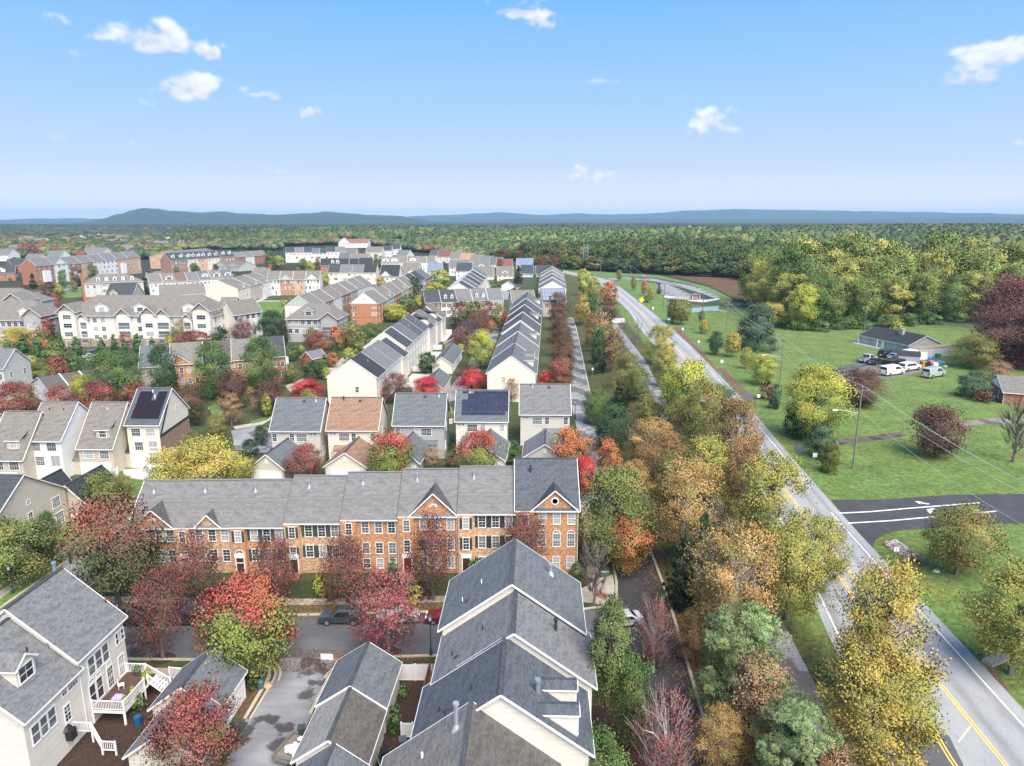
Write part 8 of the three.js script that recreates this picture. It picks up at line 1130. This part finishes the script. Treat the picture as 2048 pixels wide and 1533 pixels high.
// ---------------------------------------------------------------- decks, fences, yards in the foreground
{
  const house = footprints.find(([t]) => /big grey roof above/.test(t.userData.label)),[ht,hW,hD] = house,X = ht.position.x+hW,Zf = ht.position.z;   // right wall of the lower left house runs from Zf to Zf - hD
  const rail = (pts,y,name,label,o = {}) => {
    const t = thing(name,label,o.cat ?? 'railing',[pts[0][0],y,pts[0][1]]),H = o.h ?? .95,off = pts[0],P = pts.map((q) => [q[0] - off[0],(q[2] ?? 0),q[1] - off[1]]);
    for (let i = 0; i+1<P.length; i++) {
      const a = P[i],b = P[i+1],L = Math.hypot(b[0] - a[0],b[2] - a[2]),n = Math.max(2,Math.round(L/(o.step ?? .16))),l = (u,dy) => [mix(a[0],b[0],u),mix(a[1],b[1],u)+dy,mix(a[2],b[2],u)];
      const r = new MB(); r.bar(l(0,H),l(1,H),.1,.06); r.bar(l(0,.1),l(1,.1),.06,.05); r.build('rail',o.m ?? M.white,t);
      for (let k = 1; k<n; k++) { const q = part('baluster',cached('bal'+H,() => { const g = new MB(); g.box(-.022,.1,-.022,.022,H,.022); return g.geo(); }),o.m ?? M.white,t); q.position.set(...l(k/n,0)); }
      for (const u of i === P.length - 2 ? [0,1] : [0]) { const c = new MB(),p = l(u,0); c.box(p[0] - .06,p[1] - (o.leg ?? 0),p[2] - .06,p[0]+.06,p[1]+H+.08,p[2]+.06); c.build('post',o.m ?? M.white,t); }
    }
    return t;
  };
  const x0 = X+.12,x1 = X+3.1,za = Zf - 1.0,zb = Zf - hD+.4,yd = 1.55;
  const dk = thing('deck','raised brown deck along the cream house, lower left','deck',[X,0,Zf]),nb = Math.floor((za - zb)/.3),bd = cached('board',() => { const b = new MB(); b.box(0,-.03,-.14,x1 - x0 - .04,.03,.14); return b.geo(); });
  for (let i = 0; i<nb; i++) { const q = part('board',bd,M.deck,dk); q.position.set(.14,yd,za - Zf - .15 - i*.3); }
  for (const [x,z] of [[x1 - .1,za - .1],[x1 - .1,(za+zb)/2],[x1 - .1,zb+.1]]) { const c = new MB(); c.box(x - X - .08,0,z - Zf - .08,x - X+.08,yd - .05,z - Zf+.08); c.build('support_post',M.white,dk); }
  { const c = new MB(); c.box(.1,yd - .3,za - Zf - .02,x1 - X,yd - .04,za - Zf+.03); c.box(x1 - X - .03,yd - .3,zb - Zf,x1 - X+.02,yd - .04,za - Zf); c.build('fascia',M.white,dk); }
  rail([[x0,za],[x1,za],[x1,zb+2.2]],yd,'deck_railing','white baluster railing round the near and outer sides of the deck',{ leg: 1.4 }); rail([[x0,zb],[x1 - 1.1,zb],[x1+1.5,zb+.4,-1.2]],yd,'deck_railing','white railing along the far end of the deck and down its stair');
  rail([[x1,zb+1.6],[x1+2.0,zb+1.8,-1.4]],yd,'stair_railing','near white railing of the deck stair');
  { const t = thing('stair','wooden stair from the deck down beside the garage','stair',[x1,0,zb+.9]); for (let i = 0; i<8; i++) { const b = new MB(); b.box(i*.28,yd - .2 - i*.19,-.6,i*.28+.3,yd - .15 - i*.19,.6); b.build('step',M.white,t); } }
  rail([[X - .6,Zf+1.4],[X+1.6,Zf+1.4],[X+3.2,Zf+2.6,-.8],[X+4.4,Zf+2.6,-.8]],1.2,'deck_railing','white railing of the lower deck at the bottom left',{ leg: 1 });
  rail([[x1+.4,zb - 1.4],[x1+3.6,zb - 1.2]],0,'picket_fence','white picket fence behind the deck stair',{ cat: 'fence',h: 1.2 });
  const pot = (x,y,z,label,k = 'goldShrub') => { const t = thing('potted_plant',label,'potted plant',[x,y,z]),b = new MB(); b.cyl(0,0,0,.16,.22,.34,8); b.build('pot',M.plastic,t); const [g] = stockTree(k,0,.3),m = part('leaves',g,M.leaf,t); m.scale.set(.3,.36,.3); m.position.y = .28; return t; };
  pot(x0+1.3,yd,zb+.5,'green potted plant at the far end of the deck','shrub'); pot(x1 - .5,yd,zb+.7,'yellow-green plant in the far deck corner'); pot(x1 - .4,yd,zb+1.5,'second yellow-green plant at the outer deck rail'); pot(x1 - .4,yd,mix(za,zb,.38),'small yellow-green plant midway along the deck rail'); pot(x1 - .35,yd,mix(za,zb,.12),'yellow plant beside the lilac table on the deck');
  { const t = thing('deck_chair','white moulded chair on the deck','chair',[x0+.9,yd+.03,mix(za,zb,.55)],.5),b = new MB(); b.box(-.25,.38,-.25,.25,.43,.25); b.build('seat',M.white,t); const c = new MB(); c.box(-.27,.43,-.25,-.2,.9,.25); c.build('backrest',M.white,t); for (const [x,z] of [[-.22,-.22],[.2,-.22],[-.22,.2],[.2,.2]]) { const l = new MB(); l.box(x - .02,0,z - .02,x+.02,.38,z+.02); l.build('leg',M.white,t); } }
  { const t = thing('table','small lilac table in the near corner of the deck','table',[x1 - 1.0,yd+.03,za - .9]),b = new MB(); b.box(-.5,.66,-.4,.5,.72,.4); b.build('tabletop',mat([.42,.36,.62]),t); for (const [x,z] of [[-.4,-.3],[.4,-.3],[-.4,.3],[.4,.3]]) { const l = new MB(); l.box(x - .025,0,z - .025,x+.025,.66,z+.025); l.build('leg',M.white,t); } }
  { const t = thing('planter_box','dark planter box beside the lilac table','planter',[x1 - .6,yd+.03,mix(za,zb,.25)]),b = new MB(); b.box(-.25,0,-.5,.25,.4,.5); b.build('box',M.plastic,t); const [g] = stockTree('shrub',1,.3),m = part('leaves',g,M.leaf,t); m.scale.set(.2,.2,.3); m.position.y = .35; }
  { const t = thing('grill','covered black grill at the bottom left by the lower deck','grill',[X - .1,1.2,Zf+2.2]),b = new MB(); b.box(-.7,0,-.35,.7,.95,.35); b.cyl(0,.9,0,.55,.3,.35,10); b.build('cover',M.black,t); }
  { const t = thing('rain_barrel','blue barrel under the deck beside the flowering shrub','barrel',[X+4.1,0,Zf - 1.2]),b = new MB(); b.cyl(0,0,0,.3,.32,.85,12); b.build('body',mat([.01,.09,.22],{ roughness: .4 }),t); }
  // between the alley garages and the terrace
  const fence = (a,b,h,label,m = M.white,w = 1.8) => { const dx = b[0] - a[0],dz = b[1] - a[1],L = Math.hypot(dx,dz),n = Math.max(1,Math.round(L/w)),t = thing('fence',label,'fence',[a[0],0,a[1]],Math.atan2(-dz,dx)); for (let i = 0; i<n; i++) { const q = part('panel',cached(['fp',L/n,h].join(),() => { const g = new MB(),l = L/n; for (let k = 0; k<8; k++) g.box(l*k/8+.01,.1,-.02,l*(k+1)/8 - .01,h - .06,.02); g.box(0,.06,-.035,l,.16,.035); g.box(0,h - .12,-.035,l,h - .02,.035); return g.geo(); }),m,t); q.position.x = L/n*i; } for (let i = 0; i <= n; i++) { const q = part('post',cached(['fpo',h].join(),() => { const g = new MB(); g.box(-.06,0,-.06,.06,h+.08,.06); g.cyl(0,h+.08,0,.09,.02,.08,4); return g.geo(); }),m,t); q.position.x = L/n*i; } return t; };
  const gp = (x,y) => { const p = ground(x,y); return [p.x,p.z]; };
  fence(gp(797,1362),gp(866,1362),1.8,'white vinyl fence between the garages and the terrace, at the sidewalk'); fence(gp(803,1476),gp(826,1476),1.5,'short white fence below the brown deck'); fence(gp(146,1054),gp(188,1036),1.9,'white vinyl fence beside the taupe garage'); fence(gp(188,1036),gp(176,1016),1.9,'white vinyl fence return toward the garage door');
  fence(gp(213,968),gp(236,952),1.6,'white fence beside the beige house with the dormer'); fence(gp(826,744),gp(864,744),1.8,'white fence across the yard of the long cream row'); fence(gp(850,700),gp(884,700),1.8,'white fence by the second yard of the long cream row'); fence(gp(880,668),gp(903,668),1.8,'white fence by the third yard of the long cream row'); fence(gp(826,790),gp(852,776),1.8,'white fence by the small garage among bright red trees');
  for (const [x0p,y0p,x1p,y1p,i] of [[824,748,864,776,'first'],[850,704,890,722,'second'],[872,668,906,684,'third']]) { const a = gp(x0p,y0p),c = gp(x1p,y1p),t = thing('patio',`${i} pale paved patio in the yards of the long cream row`,'patio',[a[0],0,a[1]]),b = new MB(),nx = 4,nz = 3; for (let p = 0; p<nx; p++) for (let q = 0; q<nz; q++) { const s = new MB(),w = (c[0] - a[0])/nx,l = (c[1] - a[1])/nz; s.box(w*p+.03,0,l*q+.03,w*(p+1) - .03,.09,l*(q+1) - .03); s.build('slab',M.concretePale,t); } }
  { // brown wooden deck of the terrace
    const p = gp(846,1440),t = thing('deck','brown wooden deck with railing between fence and terrace','deck',[p[0],0,p[1]],rad(1)),y = 1.9,W = 2.3,D = 4.3; for (let i = 0; i<14; i++) { const b = new MB(); b.box(0,y - .04,-(i+1)*D/14+.015,W,y,-i*D/14 - .015); b.build('board',M.wood,t); } for (const [a,b] of [[[0,0],[0,-D]],[[0,-D],[W,-D]],[[0,0],[W*.5,0]]]) { const r = new MB(); r.bar([a[0],y+.95,a[1]],[b[0],y+.95,b[1]],.12,.05); r.bar([a[0],y+.12,a[1]],[b[0],y+.12,b[1]],.05,.05); const n = Math.round(Math.hypot(b[0] - a[0],b[1] - a[1])/.18); for (let k = 0; k <= n; k++) { const x = mix(a[0],b[0],k/n),z = mix(a[1],b[1],k/n); r.box(x - .025,y,z - .025,x+.025,y+.95,z+.025); } r.build('railing',M.wood,t); } for (const [x,z] of [[.05,-.05],[.05,-D+.05]]) { const c = new MB(); c.box(x - .07,0,z - .07,x+.07,y+1,z+.07); c.build('post',M.wood,t); }
    const g = thing('grill','small black round grill on the brown wooden deck','grill',[p[0]+1.2,y,p[1] - D+.8]),b = new MB(); b.cyl(0,.5,0,.14,.3,.18,10); b.cyl(0,.68,0,.3,.12,.16,10); b.build('bowl',M.black,g); for (const a of [0,2.1,4.2]) { const l = new MB(); l.limb([0,.5,0],[Math.cos(a)*.3,0,Math.sin(a)*.3],.02,.02,4); l.build('leg',M.galv,g); }
    const q = gp(826,1540),n = thing('timber_frame','new pale timber frame beside the terrace wall, bottom','deck',[q[0],0,q[1]]),f = new MB(); for (const z of [0,-1.6,-3.2]) f.box(-.06,0,z - .06,.06,2.6,z+.06); f.bar([0,2.5,.1],[0,2.5,-3.3],.1,.14); f.bar([0,1.6,.1],[0,1.6,-3.3],.06,.1); f.bar([0,.3,0],[0,2.4,-3.2],.1,.14); f.build('frame',M.woodNew,n);
  }
  const bin = (x,y,label,m = M.plastic,h = 1.05) => { const p = ground(x,y),t = thing('trash_bin',label,'trash bin',p,.3),b = new MB(); b.poly([-.24,.08,.26],[.24,.08,.26],[.31,h,.33],[-.31,h,.33]); b.poly([.24,.08,-.26],[-.24,.08,-.26],[-.31,h,-.33],[.31,h,-.33]); b.poly([.24,.08,.26],[.24,.08,-.26],[.31,h,-.33],[.31,h,.33]); b.poly([-.24,.08,-.26],[-.24,.08,.26],[-.31,h,.33],[-.31,h,-.33]); b.build('body',m,t); const l = new MB(); l.box(-.34,h,-.37,.34,h+.08,.36); l.build('lid',m,t); for (const s of [-1,1]) { const w = part('wheel',cached('bw',() => { const g = new THREE.CylinderGeometry(.11,.11,.06,10); g.rotateZ(Math.PI/2); return g; }),M.tyre,t); w.position.set(s*.25,.11,-.28); } };
  bin(604,1476,'black wheeled bin standing in the alley beside the middle garages'); bin(806,1500,'grey wheeled bin behind the alley garages',M.greyBin = mat([.10,.12,.13])); bin(770,1528,'tall black bin behind the alley garages, near the green board',M.black,1.3); bin(700,1210,'dark bin before the brick terrace',M.plastic,.8);
  { const p = ground(768,1545),t = thing('board','green painted board leaning on the garage wall','board',p,.4),b = new MB(); b.bar([0,0,0],[-.5,1.7,0],1.0,.05); b.build('panel',mat([.02,.16,.09]),t); const c = new MB(); for (const y of [.4,.8,1.2]) c.bar([-.08 - y*.26,y - .06,.05],[-.16 - y*.26,y+.16,.05],.5,.04); c.build('marks',M.offwhite,t); }
  { const p = ground(522,1378),t = thing('utility_box','rounded dark green utility pedestal on the alley corner','utility box',p),b = new MB(); b.cyl(0,0,0,.34,.34,.85,12); b.cyl(0,.85,0,.34,.18,.2,12); b.build('body',M.teal,t); const r = thing('boulder','tan boulder beside the green utility pedestal','rock',ground(535,1375)),g = new THREE.IcosahedronGeometry(.42,1); const q = g.attributes.position; for (let i = 0; i<q.count; i++) { const k = .8+.4*hash2(Math.round(q.getX(i)*99),Math.round(q.getZ(i)*99+q.getY(i)*51)); q.setXYZ(i,q.getX(i)*k*1.2,q.getY(i)*k*.8+.2,q.getZ(i)*k); } g.computeVertexNormals(); part('rock',g,mat([.42,.3,.2]),r); }
  { const p = ground(588,1510),t = thing('trailer','small wooden trailer loaded with white rubbish in the alley, bottom','trailer',p,-.25),b = new MB(); b.box(-1,.5,-1.6,1,.56,1.6); for (const [a,c] of [[[-1,-1.6],[-1,1.6]],[[1,-1.6],[1,1.6]],[[-1,1.6],[1,1.6]]]) b.box(Math.min(a[0],c[0]) - .03,.5,Math.min(a[1],c[1]) - .03,Math.max(a[0],c[0])+.03,1.0,Math.max(a[1],c[1])+.03); b.build('bed',M.poleWood,t); for (const s of [-1,1]) { const w = part('wheel',cached('tw',() => { const g = new THREE.CylinderGeometry(.32,.32,.2,12); g.rotateZ(Math.PI/2); return g; }),M.tyre,t); w.position.set(s*1.1,.32,0); } const r = rngOf(3); for (let i = 0; i<14; i++) { const o = thing('rubbish_bag','white bag of rubbish heaped in the wooden trailer','bag',[p.x+(r() - .5)*1.2,.62+r()*.35,p.z+(r() - .5)*2],r()*6,'white bags in the trailer'),g = new THREE.IcosahedronGeometry(.22,1); g.scale(1+r()*.6,.7,1+r()*.5); part('bag',g,i % 4 ? M.pipeWhite : i % 3 ? M.offwhite : M.woodNew,o); } }
  // heap of pale stones on the right verge: every stone a piece
  { const t = thing('stone_heap','long low heap of white and reddish stones on the right verge','stones',ground(1809,1106)),r = rngOf(8),a = ground(1786,1092),b = ground(1832,1122),shapes = [0,1,2,3].map((k) => { const g = new THREE.IcosahedronGeometry(.27,0),q = g.attributes.position; for (let i = 0; i<q.count; i++) { const f = .72+.5*hash2(Math.round(q.getX(i)*90),Math.round(q.getY(i)*90+q.getZ(i)*57),k); q.setXYZ(i,q.getX(i)*f*1.3,q.getY(i)*f*.8,q.getZ(i)*f); } g.computeVertexNormals(); return g; }),ms = [mat([.42,.39,.37]),mat([.5,.48,.46]),mat([.36,.28,.25]),mat([.3,.16,.13])];
    for (let i = 0; i<190; i++) { const u = r(),w = (r()+r() - 1)*1.15,s = part('stone',shapes[i % 4],ms[Math.floor(r()*4)],t); s.position.set(mix(a.x,b.x,u) - t.position.x+w,.12+.5*Math.max(0,1 - Math.abs(w))*r(),mix(a.z,b.z,u) - t.position.z+w*.4); s.rotation.set(r()*6,r()*6,r()*6); s.scale.setScalar(.7+r()*.8); } }
  { const t = thing('drain','concrete drain slab in the grass under the right-hand yellow-green tree','drain',ground(1992,1323),.5),b = new MB(); b.box(-1.4,0,-.5,1.4,.35,.5); b.build('slab',M.concrete,t); const c = thing('boulder','single white boulder on the grass near the stone heap','rock',ground(1873,1144)),g = new THREE.IcosahedronGeometry(.35,1); g.scale(1.3,.7,1); part('rock',g,M.concretePale,c); }
  // yard clutter by the ranch house
  { const h = EAST,put = (x,y) => { const p = G(x,y,h); return [p.x,h,p.z]; };
    const d = thing('dump_trailer','black open dump trailer with brown load behind the white van','trailer',put(1787,736),rad(32)),b = new MB(); b.box(-3.4,.7,-1.3,3.4,2.3,1.3); b.build('bed',M.black,d); const l = new MB(); l.box(-3.2,2.2,-1.15,3.2,2.42,1.15); l.build('load',M.mulch,d); for (const x of [-.7,.7]) for (const s of [-1,1]) { const w = part('wheel',cached('dw',() => { const g = new THREE.CylinderGeometry(.42,.42,.26,12); g.rotateX(Math.PI/2); return g; }),M.tyre,d); w.position.set(x,.42,s*1.42); }
    const lump = (name,label,cat,x,y,s,m) => { const t = thing(name,label,cat,put(x,y)),g = new THREE.IcosahedronGeometry(.5,1),q = g.attributes.position; for (let i = 0; i<q.count; i++) { const k = .8+.4*hash2(Math.round(q.getX(i)*90),Math.round(q.getY(i)*90)); q.setXYZ(i,q.getX(i)*k,Math.max(-.05,q.getY(i)*k),q.getZ(i)*k); } g.computeVertexNormals(); g.scale(...s); part('sheet',g,m,t); };
    const blue = mat([.03,.12,.42],{ roughness: .4 }); lump('tarp','blue tarpaulin heap beside the white board by the container','tarp',1862,720,[4,1.6,2],blue); lump('tarp','second blue tarpaulin on the lawn, right of the first','tarp',1880,726,[3.4,1.3,2],mat([.1,.3,.6])); lump('bag','white bag on the lawn right of the tarpaulins','bag',1891,734,[1.2,1,1.2],M.pipeWhite);
    const box = (label,x,y,s,m,name = 'crate',cat = 'crate') => { const t = thing(name,label,cat,put(x,y),.2),c = new MB(); c.box(-s[0]/2,0,-s[2]/2,s[0]/2,s[1],s[2]/2); c.build('body',m,t); const r = new MB(); r.box(-s[0]/2 - .05,s[1],-s[2]/2 - .05,s[0]/2+.05,s[1]+.1,s[2]/2+.05); r.build('lid',m,t); };
    box('orange-brown crate left of the dark crates on the lawn',1846,736,[1.2,1.8,1.2],mat([.5,.2,.06])); box('dark crate between the orange-brown crates',1853,736,[1.6,1.5,1.4],M.black); box('orange-brown crate right of the dark one',1861,734,[1.4,1.7,1.2],mat([.48,.2,.08])); box('pale tub right of the crates on the lawn',1869,735,[1.5,1.2,1.2],M.offwhite,'tub','tub'); box('green bin by the blue tarpaulins',1876,717,[1.2,1.3,1.2],mat([.05,.22,.08]),'bin','bin');
    { const t = thing('board','white board leaning beside the grey shed','board',put(1844,720),-.2),c = new MB(); c.box(-1.5,0,0,1.5,2.2,.1); c.build('panel',M.white,t); t.rotation.x = -.25; }
    const fenceRail = thing('rail_fence','weathered split rail fence beside the tan leafless shrub','fence',put(1973,741)),e = G(2000,757,h),s0 = fenceRail.position; for (let i = 0; i <= 4; i++) { const c = new MB(),x = (e.x - s0.x)*i/4,z = (e.z - s0.z)*i/4; c.box(x - .1,0,z - .1,x+.1,1.3,z+.1); c.build('post',M.poleWood,fenceRail); } for (const y of [.5,1.0]) { const c = new MB(); c.bar([0,y,0],[e.x - s0.x,y,e.z - s0.z],.08,.14); c.build('rail',M.poleWood,fenceRail); }
    { const t = thing('goal','pale blue and white play court fence beyond the verge trees','fence',put(1384,627)),c = new MB(),q = G(1437,622,h); for (let i = 0; i <= 10; i++) { const x = (q.x - t.position.x)*i/10,z = (q.z - t.position.z)*i/10; c.box(x - .06,0,z - .06,x+.06,2.4,z+.06); } c.build('post',M.galv,t); const w = new MB(); w.bar([0,1.3,0],[q.x - t.position.x,1.3,q.z - t.position.z],.06,2.0); w.build('panel',mat([.24,.38,.46]),t); t.name = numbered('court_fence'); }
    { const t = thing('kiosk','small white pavilion at the car park corner','pavilion',put(1390,600),.2),c = new MB(); for (const [x,z] of [[-2,-1.5],[2,-1.5],[-2,1.5],[2,1.5]]) c.box(x - .12,0,z - .12,x+.12,2.8,z+.12); c.build('post',M.white,t); const r = new MB(); for (const [a,b2] of [[[-2.6,-2],[2.6,-2]],[[2.6,-2],[2.6,2]],[[2.6,2],[-2.6,2]],[[-2.6,2],[-2.6,-2]]]) r.poly([a[0],2.8,a[1]],[b2[0],2.8,b2[1]],[0,3.6,0]); r.build('roof',M.slateLight,t); const w = new MB(); w.box(-1.6,0,-1.4,.6,2.7,1.4); w.build('wall',M.brickBrown,t); }
  }
  // air conditioners, pumpkin, mailbox
  { const t = thing('air_conditioner','grey air conditioner unit on the drive of the solar-roofed house','air conditioner',ground(291,943)),b = new MB(); b.box(-.4,0,-.4,.4,.8,.4); b.build('case',M.greySide,t); const c = new MB(); c.cyl(0,.8,0,.32,.32,.05,12); c.build('fan_guard',M.black,t); const p = thing('pumpkin','orange pumpkin on the grass by the two-tone tree','pumpkin',ground(216,1202)),g = new THREE.SphereGeometry(.24,12,8); g.scale(1,.75,1); g.translate(0,.16,0); part('fruit',g,mat([.7,.22,.02]),p); const s = new MB(); s.cyl(0,.32,0,.03,.02,.1,5); s.build('stem',M.bark,p); }
}
// fallen leaves on lawns, kerbs and lane (beyond counting)
{
  const r = rngOf(71),g = new THREE.BufferGeometry(); g.setAttribute('position',new THREE.Float32BufferAttribute([-.07,.012,0,0,.02,-.05,.08,.012,0,0,.02,.05],3)); g.setIndex([0,2,1,0,3,2]); g.computeVertexNormals();
  const spots = [],add = (n,f,cols) => { for (let i = 0; i<n; i++) { const [x,z] = f(),c = cols[Math.floor(r()*cols.length)]; spots.push([x,groundY(x,z)+(x>alleyR(z)+.3 ? .02 : .05),z,c]); } };
  const brown = ['#6e4a2a','#7c5730','#573820','#8a6434'],red = ['#6c3430','#80463c','#603a2a','#8a5a42'],gold = ['#98793a','#8c6a30','#7e5c2a'];
  add(5200,() => { const z = mix(-40,-112,r()); return [alleyR(z)+.35+Math.abs(r()+r() - 1)*1.6,z]; },brown); add(2600,() => { const z = mix(-40,-110,r()); return [alleyR(z) - .25 - r()*r()*4.6,z]; },brown.concat(gold)); add(5200,() => [mix(-54,4,r()),0].map((v,i,a) => i ? -73.4 - (a[0]+28)*.058 - r()*r()*4.6 : v),brown.concat(red)); add(1500,() => [mix(-54,2,r()),0].map((v,i,a) => i ? -72.2 - (a[0]+28)*.058+r()*r()*2.6 : v),red); add(9000,() => { const z = mix(-40,-150,r()); return [mix(rampA(z),rampB(z)+7,r()),z]; },brown.concat(gold)); add(900,() => [mix(-30,-20,r()),mix(-62,-66,r())],brown); add(1600,() => { const z = mix(-40,-90,r()); return [roadR(z)+3+r()*r()*9,z]; },gold.concat(brown)); add(700,() => [mix(-22,-10,r()),mix(-63,-66,r())],brown);
  const im = shadows(new THREE.InstancedMesh(g,mat([1,1,1],{ side: THREE.DoubleSide,roughness: .9 }),spots.length)); im.name = numbered('fallen_leaves'); im.userData = { kind: 'stuff',label: 'brown and red fallen leaves along kerbs, lane and lawns',category: 'leaves' };
  const m = new THREE.Matrix4(),q = new THREE.Quaternion(),e = new THREE.Euler(),c = new THREE.Color(); spots.forEach((s,i) => { e.set((r() - .5)*.6,r()*6.3,(r() - .5)*.6); q.setFromEuler(e); const k = .8+r()*.9; m.compose(new THREE.Vector3(s[0],s[1],s[2]),q,new THREE.Vector3(k,k,k)); im.setMatrixAt(i,m); im.setColorAt(i,c.set(s[3])); });
  scene.add(im);
}
renderer.render(scene,camera);
